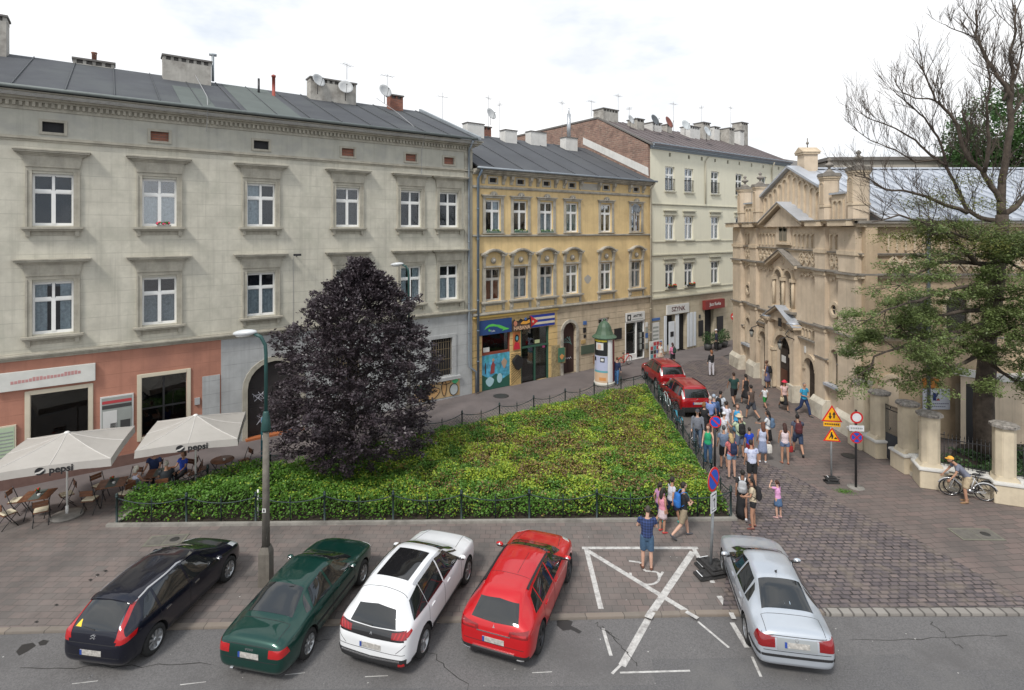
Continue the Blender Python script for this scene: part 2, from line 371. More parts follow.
# worn paint of the disabled bay; widths 12 cm, broken by wear in the material
BARN = [0]
def bar(mb, a, b, w=.13, z=.0035):
    BARN[0] += 1; z += .0003 * (BARN[0] % 9)
    a, b = Vector(a[:2]), Vector(b[:2]); d = (b - a).normalized(); n = Vector((-d.y, d.x)) * w / 2
    mb.add([(*(a - n), z), (*(b - n), z), (*(b + n), z), (*(a + n), z)], [(0, 1, 2, 3)], False)
mb = MB().use(M_PAINT)
bar(mb, G(582, 548), G(698, 548), .13); bar(mb, G(586, 548), G(601, 609), .14); bar(mb, G(694, 549), G(713, 583), .13); bar(mb, G(719, 596), G(731, 613), .14)
bar(mb, G(588, 551), G(688, 612), .15); bar(mb, G(693, 552), G(652, 612), .19); bar(mb, G(652, 612), G(648, 618.5), .19, .014); bar(mb, G(686, 612), G(698, 619), .12, .014); bar(mb, G(731, 613), G(734, 619.5), .12, .014)
structure(mb.build('bay_marking'))
mb = MB().use(M_PAINT)
Gr = lambda a, b: G(a, b, -.042)
for a, b, w_ in ((G(648, 618), G(622, 664), .17), (G(698, 620), G(729, 646), .06), (G(732, 621), G(747, 646), .12), (G(752, 655), G(761, 675), .06), (G(603, 627), G(611, 654), .08), (G(612, 672), G(622, 662), .06), (G(620, 671), G(690, 669), .05)):
    bar(mb, a, b, w_, -.0385)
for a, b in (((365, 675), (388, 674)), ((532, 671), (552, 670)), ((72, 682), (98, 679)), ((180, 683), (206, 680)), ((285, 673), (305, 671))):
    bar(mb, G(*a), G(*b), .022, -.0385)
structure(mb.build('road_marking'))
sheet('asphalt_patch', [(-30, 9.0), (40, 10.4), (40, 12.55), (9.2, 12.3), (9.1, 12.75), (3.2, 12.6), (3.1, 11.9), (-30, 11.4)], -.0395, mat('asphalt_repair', (.118, .115, .116), .88, var=.3, scale=30, bump=.4, bscale=80, stain=(.15, .145, .14), sscale=.6))
M_CRK = flat('crack', (.035, .033, .032), .9); rk = random.Random(2)
for q in ((930, 622, 962, 650), (602, 626, 640, 668), (618, 640, 596, 622), (240, 645, 330, 640), (850, 640, 1010, 637), (20, 668, 210, 664), (410, 632, 470, 690)):
    mb = MB().use(M_CRK); a, b = G(q[0], q[1], -.042), G(q[2], q[3], -.042); p_ = a
    for i in range(14):
        n_ = a.lerp(b, (i + 1) / 14) + Vector((rk.uniform(-.07, .07), rk.uniform(-.07, .07), 0)); bar(mb, p_, n_, rk.uniform(.008, .022), -.0375); p_ = n_
    structure(mb.build('asphalt_crack'))
mb = MB().use(M_PAINT)
for i in range(60): p_ = G(rk.uniform(0, 1024), rk.uniform(628, 688), -.042) if i % 2 else G(rk.uniform(0, 700), rk.uniform(530, 606)); z_ = -.034 if i % 2 else .004; r_ = rk.uniform(.006, .02); mb.add([(p_.x - r_, p_.y, z_), (p_.x, p_.y - r_, z_), (p_.x + r_ * 1.4, p_.y, z_), (p_.x, p_.y + r_, z_)], [(0, 1, 2, 3)])
o = mb.build('litter'); tag(o, 'tiny pale specks of litter and gum on the road and pavement', 'litter', kind='stuff')
# wheelchair symbol: seat, back, arc
mb = MB().use(M_PAINT)
c = G(646, 574); pts = [G(629, 561), G(640, 562.5), G(645, 571), G(656, 572), G(662, 575.5)]
for i in range(4): bar(mb, pts[i], pts[i + 1], .07, .0042 + .0004 * i)
prev = None
for i in range(13):
    a = R(165 + i * 17); q = Vector((c.x - .05 + .40 * math.cos(a), c.y - .06 + .42 * math.sin(a)))
    if prev is not None: bar(mb, prev, q, .07, .0062 + .0001 * i)
    prev = q
bar(mb, G(663, 572), G(659, 578), .07, .0072)
structure(mb.build('wheelchair_marking'))
# dark oil stains on the asphalt
M_OIL = flat('oil_stain', (.03, .028, .027), .5)
def blob(name, pxs, z=-.0385, m=M_OIL):
    mb = MB().use(m); n = len(pxs); mb.add([(*tuple(G(*p))[:2], z) for p in pxs], [tuple(range(n))]); return structure(mb.build(name))
blob('oil_stain', [(557, 619), (563, 617), (573, 620), (571, 624), (577, 627), (582, 630), (579, 632), (571, 628), (563, 629), (557, 624)])
blob('oil_stain', [(16, 650), (22, 643), (33, 641), (36, 644), (27, 650), (19, 654)]); blob('oil_stain', [(38, 641), (43, 638), (49, 639), (46, 643), (40, 644)])
for q in ((97, 575), (105, 571), (90, 580), (36, 622), (56, 605)): blob('oil_stain', [(q[0] - 2, q[1]), (q[0] + 1, q[1] - 1.4), (q[0] + 3, q[1]), (q[0] + .5, q[1] + 1.3)], z=.0035)
# ------------------------------------------------------------------ hatch covers
def hatch(p, w_, d_, rz, label, dark=True):
    e = empty('manhole_cover', (p.x, p.y, .004), rz, label, 'manhole cover')
    mb = MB().use(mat('hatch_frame', (.17, .165, .13), .8, var=.2)); mb.box(-w_ / 2, w_ / 2, -d_ / 2, d_ / 2, 0, .012); mb.build('frame', e, bevel=.004)
    mb = MB().use(mat('hatch_plate', (.135, .125, .11), .8, var=.2, scale=6))
    mb.box(-w_ / 2 + .07, -.04, -d_ / 2 + .07, d_ / 2 - .07, .0, .017); mb.build('plate', e)
    mb = MB().use(MATS['hatch_plate']); mb.box(.0, w_ / 2 - .07, -d_ / 2 + .07, d_ / 2 - .07, .0, .017); mb.build('plate', e)
    mb = MB().use(flat('iron', (.04, .038, .036), .6)); mb.lathe([(.13, .0), (.14, .019), (.11, .023)], 16, (w_ * .22, 0, 0)); mb.build('lid', e)
hatch(G(166, 540.5), 1.15, .62, .12, 'rectangular concrete hatch in the pavement beside the nose of the dark blue hatchback')
hatch(G(976, 534.5), 1.35, .7, -.02, 'rectangular hatch set in the red pavers below the two leaning bicycles')
for p, r_, l in ((G(501, 396.2), .45, 'dark round manhole cover in the footway outside the mural shopfront'), (G(849, 456), .28, 'small round cover in the pavers beside the white gateposts')):
    mb = MB().use(MATS['iron']); mb.lathe([(r_, 0), (r_ + .02, .012), (r_ - .03, .016), (.0, .014)], 20); o = mb.build('manhole_cover', loc=(p.x, p.y, .006)); tag(o, l, 'manhole cover')
# ------------------------------------------------------------------ shared building pieces
M_WF = mat('white_window_frame', (.78, .78, .76), .45, var=.04)
M_WFO = mat('old_window_frame', (.42, .40, .37), .7, var=.15)
M_GL = glass_mat('window_glass'); M_GLD = glass_mat('shop_glass', (.6, .62, .62), .10)
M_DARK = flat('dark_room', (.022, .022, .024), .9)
M_CURT = mat('curtain', (.40, .41, .38), .9, var=.25, scale=9); M_CURTY = flat('yellow_blind', (.60, .42, .05), .8); M_CURTG = flat('green_blind', (.33, .42, .34), .8)
M_CURTR = flat('red_curtain', (.30, .08, .03), .8)
M_ZINC = mat('zinc', (.30, .33, .35), .5, metal=.3, var=.15, scale=2)
M_PIPE = mat('downpipe_zinc', (.22, .25, .28), .5, metal=.3, var=.15); M_IRON = MATS['iron']; M_BLK = flat('black_paint', (.018, .018, .02), .45)
M_BRK = mat('old_brick', (.3, .1, .06), .9, brick=(.42, .16, .03, (.40, .235, .17), (.15, .095, .075), (.33, .27, .22), 'yz'), var=.55, scale=3.2, bump=.6, stain=(.13, .085, .07), sscale=1.1)
M_BRKX = mat('chimney_brick', (.3, .1, .06), .9, brick=(.26, .085, .012, (.33, .12, .07), (.17, .07, .05), (.17, .14, .12), 'xz'), var=.25, scale=1.2, bump=.6)
M_CHIM = mat('chimney_plaster', (.42, .40, .36), .9, var=.15, scale=2, streak=.5, stain=(.2, .18, .16), sscale=1.5)
M_CHIMW = mat('white_chimney_plaster', (.62, .61, .58), .9, var=.1, scale=2, streak=.3)
M_CHIMCAP = flat('chimney_cap', (.15, .14, .13), .8)
M_CABLE = flat('cable', (.35, .35, .35), .6)
_wc = {}
def window(par, x, z0, w_, h_, style='white', y=.16, curtain=None, open_=None, lab=None):
    """casement: two lights below a transom, two above; x = centre, z0 = bottom. parts of the house"""
    fm = M_WF if style == 'white' else M_WFO
    key = (round(w_, 3), round(h_, 3), style)
    if key not in _wc:
        a = MB().use(fm); t_ = .07; b = w_ / 2; mw = .045
        a.box(-b, -b + t_, 0, .07, 0, h_); a.box(b - t_, b, 0, .07, 0, h_); a.box(-b + t_, b - t_, 0, .07, 0, t_); a.box(-b + t_, b - t_, 0, .07, h_ - t_, h_)
        zt = h_ * .66; a.box(-b + t_, b - t_, -.012, .06, zt - .05, zt + .05); a.box(-mw - .02, mw + .02, -.02, .058, t_, zt - .05); a.box(-mw, mw, -.016, .058, zt + .05, h_ - t_)
        for sx in (-1, 1):   # sash edges
            for (za, zb) in ((t_, zt - .05), (zt + .05, h_ - t_)):
                xa, xb = (mw + .02, b - t_) if sx > 0 else (-b + t_, -mw - .02)
                a.box(xa, xb, .006, .05, za, za + .035); a.box(xa, xb, .006, .05, zb - .035, zb)
        g = MB().use(M_GL); g.box(-b + .03, b - .03, .030, .036, .03, h_ - .03)
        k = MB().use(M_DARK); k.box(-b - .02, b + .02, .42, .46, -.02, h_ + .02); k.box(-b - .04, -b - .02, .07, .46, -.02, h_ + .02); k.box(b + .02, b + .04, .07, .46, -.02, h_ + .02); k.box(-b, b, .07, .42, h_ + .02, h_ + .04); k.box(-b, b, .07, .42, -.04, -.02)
        _wc[key] = (a.build('window'), g.build('pane'), k.build('room_recess'))
        for o in _wc[key]: o.hide_render = True
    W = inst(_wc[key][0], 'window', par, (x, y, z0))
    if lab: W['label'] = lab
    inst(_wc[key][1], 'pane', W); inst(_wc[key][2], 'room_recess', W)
    if curtain:
        cm, kind = curtain
        c = MB().use(cm); zt = h_ * .62 if kind in ('low', 'gap') else h_ - .05; b = w_ / 2 - .06
        spans = [(-b, b)] if kind in ('full', 'low') else ([(-b, -b * .35), (b * .35, b)] if kind in ('gap', 'sides') else [(-b, 0)] if kind == 'left' else [(0, b)])
        for xa, xb in spans:
            n = max(4, int((xb - xa) / .05)); vs = []
            for i in range(n + 1):
                xx = xa + (xb - xa) * i / n; yy = .12 + .018 * math.sin(i * 2.1 + x)
                vs += [(xx, yy, .05), (xx, yy, zt)]
            c.add(vs, [(2 * i, 2 * i + 2, 2 * i + 3, 2 * i + 1) for i in range(n)], True)
        c.build('curtain', W)
    return W
def pipe(par, pts, r=.055, m=None, name='downpipe'):
    mb = MB().use(m or M_PIPE); mb.tube(pts, r, 8)
    for i in range(len(pts) - 1):
        a, b = Vector(pts[i]), Vector(pts[i + 1])
        if abs(a.z - b.z) > 1.5:
            k = int(abs(a.z - b.z) / 2)
            for j in range(1, k + 1):
                p = a.lerp(b, j / (k + 1)); mb.tube([p - Vector((0, 0, .03)), p + Vector((0, 0, .03))], r * 1.25, 8)
    return mb.build(name, par)
def dish(par, p, r=.4, az=0.0, m=None):
    """satellite dish on a short mast, facing local direction az"""
    mb = MB().use(m or flat('dish_grey', (.45, .46, .46), .5)); M0 = Matrix.Translation(p) @ Matrix.Rotation(az, 4, 'Z') @ Matrix.Rotation(R(68), 4, 'X')
    mb.M = M0; mb.lathe([(0.001, .0), (r * .4, .02), (r * .75, .07), (r, .13), (r - .01, .145), (r * .7, .085), (r * .3, .03), (.001, .015)], 20)
    mb.use(M_IRON); mb.tube([(0, -r, .1), (0, -r * .2, .5)], .012, 5); mb.ball((0, -r * .2, .5), .04, 6, 4); mb.M = None
    mb.tube([p, (p[0], p[1], p[2] - r - .35)], .022, 6)
    return mb.build('satellite_dish', par)
def antenna(par, p, h_, n=5, yaw=0.0, name='antenna'):
    mb = MB().use(flat('antenna_metal', (.25, .25, .26), .5)); x, y, z = p; mb.tube([p, (x, y, z + h_)], .016, 5)
    d = Vector((math.cos(yaw), math.sin(yaw), 0)); q = Vector((-d.y, d.x, 0)); c = Vector((x, y, z + h_ * .92))
    mb.tube([c - d * .45, c + d * .45], .011, 4)
    for i in range(n):
        k = c + d * (-.42 + .84 * i / max(1, n - 1)); mb.tube([k - q * .24, k + q * .24], .008, 4)
    return mb.build(name, par)
def chimney(par, x0, x1, y0, y1, z0, z1, m, flues=0, name='chimney', holes=True):
    mb = MB().use(m); mb.box(x0, x1, y0, y1, z0, z1 - .28)
    mb.use(m)
    n = max(2, int((x1 - x0) / .35))
    for i in range(n + 1):
        xx = x0 + .06 + (x1 - x0 - .12) * i / n; mb.box(xx - .07, xx + .07, y0 + .03, y1 - .03, z1 - .28, z1 - .09)
    mb.use(M_CHIMCAP); mb.box(x0 + .1, x1 - .1, y0 + .12, y1 - .12, z1 - .28, z1 - .09); mb.box(x0 - .06, x1 + .06, y0 - .06, y1 + .06, z1 - .09, z1)
    o = mb.build(name, par)
    for i in range(flues):
        f = MB().use(M_BRKX); xx = x0 + (x1 - x0) * (i + .6) / (flues + .2); f.lathe([(.1, 0), (.11, .38), (.13, .4), (.13, .46), (.08, .46)], 10, (xx, (y0 + y1) / 2, z1)); f.build('flue', o)
    return o
def moulding(mb, x0, x1, z, steps, y=0.0, ends=True):
    """horizontal moulding from (projection, height) steps stacked upward from z"""
    for i, (p, h_) in enumerate(steps):
        mb.box(x0 - (p if ends else 0), x1 + (p if ends else 0), y - p, y + .02, z, z + h_); z += h_
def slope_roof(name, par, x0, x1, ye, ze, yr, zr, m, t_=.10, back=None, seams=0.0, ms=None):
    mb = MB().use(m)
    mb.prism([(ye, ze), (ye, ze + t_), (yr, zr + t_), (yr, zr)], x0, x1, 'x')
    if back: mb.prism([(yr + .002, zr), (yr + .002, zr + t_), (back[0], back[1] + t_), (back[0], back[1])], x0, x1, 'x')
    if seams:
        mb.use(ms or m); L = math.hypot(yr - ye, zr - ze); ny, nz_ = -(zr - ze) / L, (yr - ye) / L; x = x0 + seams * .5
        while x < x1:
            mb.add([(x - .02, ye, ze + t_ - .02), (x + .02, ye, ze + t_ - .02), (x + .02, yr, zr + t_ - .02), (x - .02, yr, zr + t_ - .02),
                    (x - .015, ye + ny * .05, ze + t_ + nz_ * .05), (x + .015, ye + ny * .05, ze + t_ + nz_ * .05), (x + .015, yr + ny * .05, zr + t_ + nz_ * .05), (x - .015, yr + ny * .05, zr + t_ + nz_ * .05)],
                   [(0, 1, 5, 4), (1, 2, 6, 5), (2, 3, 7, 6), (3, 0, 4, 7), (4, 5, 6, 7)], False); x += seams
    return mb.build(name, par)
# ================================================================== grey tenement
M_GP = mat('grey_plaster', (.53, .505, .425), .9, var=.14, scale=1.3, lines=.52, linecol=.74, lw=.045, streak=.5, stain=(.41, .40, .33), sscale=.9, bump=.25)
M_GT = mat('grey_trim', (.40, .375, .31), .9, var=.18, scale=2.2, streak=.45, stain=(.26, .24, .195), sscale=1.3, bump=.2)
M_GF = mat('grey_frieze', (.43, .42, .36), .9, var=.12, scale=1.2, stain=(.34, .335, .31), sscale=.9, streak=.4)
M_SAL = mat('salmon_plaster', (.42, .195, .135), .9, var=.10, scale=1.0, lines=.55, linecol=.7, lw=.035, stain=(.32, .15, .11), sscale=.8, streak=.35)
M_GB = mat('grey_base_plaster', (.42, .43, .43), .9, var=.10, scale=1.4, lines=.6, linecol=.65, lw=.04, stain=(.32, .32, .32), sscale=.8, streak=.4)
M_CREAM = flat('cream_frame', (.60, .54, .42), .7)
O1 = Vector((-2.73, 32.67, 0))
gh = empty('grey_tenement', O1, FA, 'long grey plastered tenement with salmon ground floor and dark roof, filling the left', 'building')
XL, XR = -27.0, .42
cols = [-22.6, -18.87, -15.35, -11.3, -7.13, -3.57, -1.16]
holes = []
for c in cols:
    for z in (5.75, 9.97): holes.append((c - .625, c + .625, z, z + 2.03))
    if c > -22: holes.append((c - .33, c + .33, 13.62, 14.02))
mb = MB().use(M_GP); wall(mb, XL, XR, 5.05, 13.3, [h for h in holes if h[2] < 13]); mb.box(XL, XR, .75, 12, 5.0, 15.0); 
mb.use(M_GF); wall(mb, XL, XR, 13.3, 14.45, [h for h in holes if h[2] > 13], depth=.2)
gw = mb.build('upper_wall', gh)
# corner pilaster strips at right end
mb = MB().use(M_GT); mb.box(-.12, XR, -.05, -.002, 5.1, 14.4); mb.build('corner_strip', gh)
# ground floor
gholes = [(-19.55, -17.78, .95, 3.45), (-16.0, -14.35, 1.05, 3.55), (-11.9, -9.5, .0, 3.55, True), (-7.9, -6.5, 1.35, 3.5), (-2.35, -.95, 1.35, 3.55)]
S0 = -13.0
mb = MB().use(M_SAL); wall(mb, XL, S0, 0.45, 4.85, [h for h in gholes if h[1] < S0], depth=.25); mb.build('salmon_wall', gh)
mb = MB().use(M_GB); wall(mb, S0, XR, 0, 4.85, [h for h in gholes if h[0] > S0], depth=.25); mb.build('ground_floor_wall', gh)
mb = MB().use(mat('brown_plinth', (.16, .095, .08), .9, var=.15, streak=.3)); mb.box(XL, S0, -.05, .3, 0, .45); mb.build('plinth', gh)
mb = MB().use(M_GB); mb.box(-13.75, -13.05, -.03, -.002, .9, 3.25); mb.build('pilaster_panel', gh)
mb = MB().use(M_GT); moulding(mb, XL, XR, 4.82, [(.06, .1), (.16, .07), (.22, .06), (.10, .05)]); mb.build('string_course', gh)
mb = MB().use(M_GT); moulding(mb, XL, XR, 13.22, [(.05, .08), (.11, .06), (.05, .05)], ends=False); mb.build('string_course', gh)
mb = MB().use(M_GT); moulding(mb, XL, XR, 14.72, [(.12, .08), (.28, .10), (.42, .12), (.5, .05)]); moulding(mb, XL, XR, 14.42, [(.05, .06)]); mb.box(XL, XR, -.03, .02, 14.48, 14.72)
x = XL + .1
while x < XR: mb.box(x, x + .1, -.12, -.03, 14.55, 14.715); x += .19
mb.build('cornice', gh)
mb = MB().use(mat('copper_gutter', (.13, .15, .145), .6, var=.15)); mb.tube([(XL, -.62, 15.16), (XR + .1, -.62, 15.16)], .075, 8)
for i in range(3): mb.use(M_CABLE); mb.tube([(XL, -.55, 14.98 - .05 * i), (-14, -.55, 14.95 - .05 * i), (XR, -.55, 14.98 - .05 * i)], .012, 4)
mb.build('gutter', gh)
M_ROOF = mat('tar_roof', (.055, .059, .067), .75, var=.15, scale=.6, lines=None, stain=(.075, .083, .084), sscale=.3, bump=.2)
slope_roof('roof', gh, XL, .5, -.62, 15.08, 7.0, 18.0, M_ROOF, .12, (13, 15.2), 1.55, flat('roof_seam', (.06, .065, .07), .6))
mb = MB().use(M_ROOF); mb.prism([(-.02, 14.9), (7.0, 17.9), (12, 15.4), (12, 5)], .30, .41, 'x'); mb.use(M_ZINC); mb.prism([(-.7, 15.12), (-.7, 15.3), (7.0, 18.3), (7.0, 18.1)], .42, .62, 'x')
mb.build('gable_wall', gh)
mb = MB().use(mat('green_roof_felt', (.095, .112, .104), .8, var=.1, scale=1)); mb.prism([(-.55, 15.228), (-.55, 15.243), (6.9, 18.098), (6.9, 18.083)], -12.0, -9.6, 'x')
mb.prism([(-.55, 15.23), (-.55, 15.245), (4.0, 16.988), (4.0, 16.973)], -14.6, -13.3, 'x'); mb.build('roof_patch', gh)
# window surrounds
def surround_mesh(w_, h_):
    a = MB().use(M_GT); b = w_ / 2
    for sx in (-1, 1):
        xa, xb = (b, b + .2) if sx > 0 else (-b - .2, -b); a.box(xa, xb, -.05, .0, -.05, h_ + .1)
        a.box(xa + (0 if sx < 0 else .14), xb - (.14 if sx < 0 else 0), -.08, -.05, -.05, h_ + .1)
    a.box(-b - .2, b + .2, -.055, -.001, h_ + .1, h_ + .24)
    a.prism([(-b - .2, h_ + .24), (b + .2, h_ + .24), (b + .28, h_ + .68), (-b - .28, h_ + .68)], -.10, -.001, 'y')
    for i, (p, q) in enumerate(((.14, .05), (.2, .06), (.3, .07), (.34, .04))): a.box(-b - .22 - p, b + .22 + p, -p, -.002, h_ + .68 + sum((.05, .06, .07, .04)[:i]), h_ + .68 + sum((.05, .06, .07, .04)[:i]) + q)
    k = MB().use(M_GT); k.box(-b - .32, b + .32, -.24, .15, -.13, -.05); k.box(-b - .27, b + .27, -.17, -.002, -.2, -.13)
    for sx in (-1, 1): k.box(sx * (b + .12) - .07, sx * (b + .12) + .07, -.13, -.002, -.42, -.2)
    k.box(-b - .2, b + .2, -.03, -.002, -.38, -.2)
    return a.build('surround'), k.build('sill')
sm, sk = surround_mesh(1.25, 2.03); sm.hide_render = sk.hide_render = True
cur = {(-18.87, 0): (M_CURT, 'sides'), (-15.35, 0): (M_CURT, 'low'), (-15.35, 1): (M_CURT, 'low'), (-11.3, 1): (M_CURT, 'left'), (-11.3, 0): (M_CURT, 'low'),
       (-3.57, 0): (M_CURT, 'sides'), (-1.16, 0): (M_CURT, 'low')}
for c in cols:
    for r_, z in enumerate((5.75, 9.97)):
        W = window(gh, c, z, 1.25, 2.03, 'white', .16, cur.get((c, r_)))
        a = inst(sm, 'surround', W, (0, -.16, 0)); k = inst(sk, 'sill', W, (0, -.16, 0))
    if c > -22:
        mb = MB().use(M_GT)
        for q in ((-.43, .43, .4, .5), (-.43, .43, -.1, 0), (-.43, -.33, 0, .4), (.33, .43, 0, .4)): mb.box(q[0], q[1], -.04, .0, q[2], q[3])
        mb.use(M_BRKX if c in (-15.35, -7.13, -3.57, -1.16) else M_DARK); mb.box(-.35, .35, .12, .16, -.02, .42); mb.build('attic_vent', gh, loc=(c, 0, 13.62))
# flower boxes
mb = MB().use(flat('flowerbox', (.3, .28, .25), .8)); mb.box(-.25, .25, -.22, -.12, 0, .1)
for i in range(18): mb.use(flat('pink_petals', (.65, .05, .12), .7) if i % 2 else flat('leaf_green', (.06, .14, .03), .8)); mb.ball((random.uniform(-.28, .28), -.17 + random.uniform(-.05, .05), .12 + random.uniform(0, .08)), .045, 6, 4)
mb.build('flower_box', gh, loc=(-15.2, 0, 9.93))
# ground floor openings
def shopframe(x0, x1, z0, z1, m, w_=.16, p=.05, name='shop_window', gm=None, bars=True, par=gh, mull=()):
    a = MB().use(m)
    a.box(x0 - w_, x0, -p, .08, z0 - w_, z1 + w_); a.box(x1, x1 + w_, -p, .08, z0 - w_, z1 + w_); a.box(x0, x1, -p, .08, z1, z1 + w_); a.box(x0, x1, -p, .08, z0 - w_, z0)
    o = a.build(name, par, bevel=.015)
    g = MB().use(gm or M_GLD); g.box(x0, x1, .12, .13, z0, z1); g.build('pane', o)
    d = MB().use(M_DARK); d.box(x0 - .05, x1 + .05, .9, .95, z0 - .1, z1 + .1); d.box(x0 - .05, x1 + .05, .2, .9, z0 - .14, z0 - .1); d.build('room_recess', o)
    if mull:
        f = MB().use(M_BLK)
        for q in mull:
            if q[0] == 'v': f.box(q[1] - .035, q[1] + .035, .08, .15, z0, z1)
            else: f.box(x0, x1, .082, .148, q[1] - .03, q[1] + .03)
        f.build('glazing_bar', o)
    return o
shopframe(-19.55, -17.78, .95, 3.45, M_CREAM); o = shopframe(-16.0, -14.35, 1.05, 3.55, M_CREAM, mull=(('h', 2.2), ('v', -15.2)))
M_SIGN = mat('old_sign_white', (.62, .62, .58), .7, var=.08, scale=2)
mb = MB().use(M_SIGN); mb.box(-20.6, -17.55, -.14, -.003, 3.72, 4.42); sg = mb.build('sign_board', gh, bevel=.01)
for i, q in enumerate(((-19.9, .25), (-19.5, .34), (-19.0, .3), (-18.7, .4), (-18.35, .3), (-18.05, .28))):
    pass
mb = MB().use(flat('faded_red', (.50, .26, .25), .8)); rr = random.Random(4)
for i in range(20): x = -20.1 + i * .105; mb.box(x, x + .085, -.145, -.139, 3.97 + .006 * i, 4.07 + .006 * i + .06 * rr.random())
mb.build('faded_lettering', sg)
mb = MB().use(M_BLK); mb.box(-23.2, -20.75, -.12, -.003, 3.85, 4.4); mb.use(M_SIGN); mb.box(-23.2, -20.75, -.11, -.004, 3.68, 3.84); mb.build('sign_board', gh)
def framed(par, x0, x1, z0, z1, m1, m2, name, bands=None, y=-.07):
    a = MB().use(m1); a.box(x0, x1, y, -.003, z0, z1); a.use(m2); a.box(x0 + .05, x1 - .05, y - .008, y - .001, z0 + .05, z1 - .05)
    if bands:
        for (xa, xb, za, zb, m) in bands: a.use(m); a.box(x0 + (x1 - x0) * xa, x0 + (x1 - x0) * xb, y - .015, y - .009, z0 + (z1 - z0) * za, z0 + (z1 - z0) * zb)
    return a.build(name, par)
M_PD, M_PR, M_PW, M_PB = flat('poster_dark', (.05, .05, .05)), flat('poster_red', (.45, .05, .06)), flat('poster_white', (.62, .62, .6)), flat('poster_blue', (.06, .14, .35))
M_PG = flat('poster_grey', (.3, .32, .3)); M_PGR = flat('poster_green', (.42, .52, .36)); M_PY = flat('poster_yellow', (.75, .6, .05)); M_PT = flat('poster_teal', (.12, .35, .4)); M_PO = flat('poster_orange', (.6, .28, .1)); M_PS = flat('poster_skin', (.6, .42, .33))
framed(gh, -17.4, -16.28, 1.5, 2.98, M_PW, M_PG, 'notice_board', [(.06, .94, .8, .88, M_PR), (.06, .94, .66, .76, M_PD), (.08, .5, .1, .6, M_PW), (.55, .95, .3, .6, M_PG), (.3, .5, .1, .25, M_PD), (.6, .9, .08, .3, M_PD)])
framed(gh, -20.55, -19.95, 1.1, 2.42, M_CREAM, M_PGR, 'menu_board', [(.15, .85, .1 + .1 * i, .13 + .1 * i, M_PG) for i in range(8)])
mb = MB().use(flat('meter_grey', (.4, .4, .4))); mb.box(-14.05, -13.85, -.07, -.003, 2.05, 2.35); mb.build('meter_box', gh)
# arched gateway with doors, graffiti tags
mb = MB().use(M_GT); arch_band(mb, -10.7, 2.35, 1.2, .22, -.07, 0.0); mb.box(-12.12, -11.9, -.07, -.002, 0, 2.35); mb.box(-9.5, -9.28, -.07, -.002, 0, 2.35); mb.build('arch_surround', gh)
mb = MB().use(mat('dark_gate_wood', (.035, .03, .03), .7)); mb.box(-11.95, -9.45, .2, .27, 0, 3.6)
for i in range(4): mb.box(-11.8 + i * .58, -11.35 + i * .58, .17, .2, .3, 1.4); mb.box(-11.8 + i * .58, -11.35 + i * .58, .17, .2, 1.6, 2.3)
gd = mb.build('gate', gh)
mb = MB().use(flat('tag_white', (.55, .55, .6)))
for k, (cx_, cz_) in enumerate(((-11.4, 1.9), (-11.2, .8), (-10.4, 1.5))):
    pts = [(cx_ + .28 * math.sin(i * 1.7 + k), .155, cz_ + .22 * math.cos(i * 2.3 + k * 2)) for i in range(9)]; mb.tube(pts, .018, 4)
mb.build('graffiti_tag', gd)
mb = MB().use(flat('red_step', (.4, .13, .05))); mb.box(-12.0, -9.4, -.25, .1, 0, .1); mb.build('threshold', gh)
# barred windows
for (a_, b_) in ((-7.9, -6.5), (-2.35, -.95)):
    d = MB().use(M_DARK); d.box(a_ - .05, b_ + .05, .22, .26, 1.3, 3.6); o = d.build('window', gh)
    f = MB().use(flat('bar_rust', (.16, .12, .07), .7))
    for i in range(9): x = a_ + .06 + (b_ - a_ - .12) * i / 8; f.tube([(x, .05, 1.35), (x, .05, 3.5)], .014, 5)
    for z in (1.7, 2.3, 2.9, 3.3): f.box(a_, b_, .035, .047, z, z + .03)
    f.build('grille', o)
    f = MB().use(M_GB); f.box(a_ - .25, a_ - .003, -.06, -.002, 1.1, 3.75); f.box(b_ + .003, b_ + .25, -.06, -.002, 1.1, 3.75); f.box(a_, b_, -.06, -.002, 3.55, 3.75); f.box(a_ - .7, b_ + .5, -.2, .02, 1.12, 1.3); f.build('surround', o)
# graffiti panel under the right barred window: letter blobs in low relief paint
gr = MB().use(flat('graf_tan', (.50, .35, .18))); gr.box(-3.35, -.45, -.02, -.002, .12, 1.1)
pan = gr.build('graffiti_panel', gh)
def gblob(m, pts, y, line=True, par=pan):
    a = MB().use(m); a.add([(p[0], y, p[1]) for p in pts] + [(p[0], y + .004, p[1]) for p in pts], [tuple(range(len(pts)))]); a.use(M_BLK); 
    if line: a.tube([(p[0], y - .001, p[1]) for p in pts] + [(pts[0][0], y - .001, pts[0][1])], .022, 4)
    return a.build('graffiti', par)
def ell(cx_, cz_, rx, rz, n=16, a=0, wob=0): return [(cx_ + rx * (1 + wob * math.sin(3 * t_ * 2 * PI / n)) * math.cos(2 * PI * t_ / n + a), cz_ + rz * (1 + wob * math.cos(4 * t_ * 2 * PI / n)) * math.sin(2 * PI * t_ / n + a)) for t_ in range(n)]
M_GRN = flat('graf_green', (.08, .5, .22)); M_GSK = flat('graf_skin', (.5, .3, .13)); M_GGR = flat('graf_grey', (.42, .46, .46))
gblob(M_GRN, ell(-3.0, .8, .3, .24, wob=.2), -.024, False); gblob(M_GRN, ell(-.75, .95, .22, .13, wob=.2), -.024, False)
gblob(M_GSK, ell(-2.3, .52, .52, .34, wob=.12), -.028); gblob(M_GSK, ell(-2.35, .93, .22, .12), -.032); gblob(M_GSK, ell(-1.5, .66, .16, .42, wob=.1), -.034); gblob(M_GSK, ell(-1.35, .98, .3, .1), -.038); gblob(M_GGR, ell(-.86, .5, .28, .33), -.042)
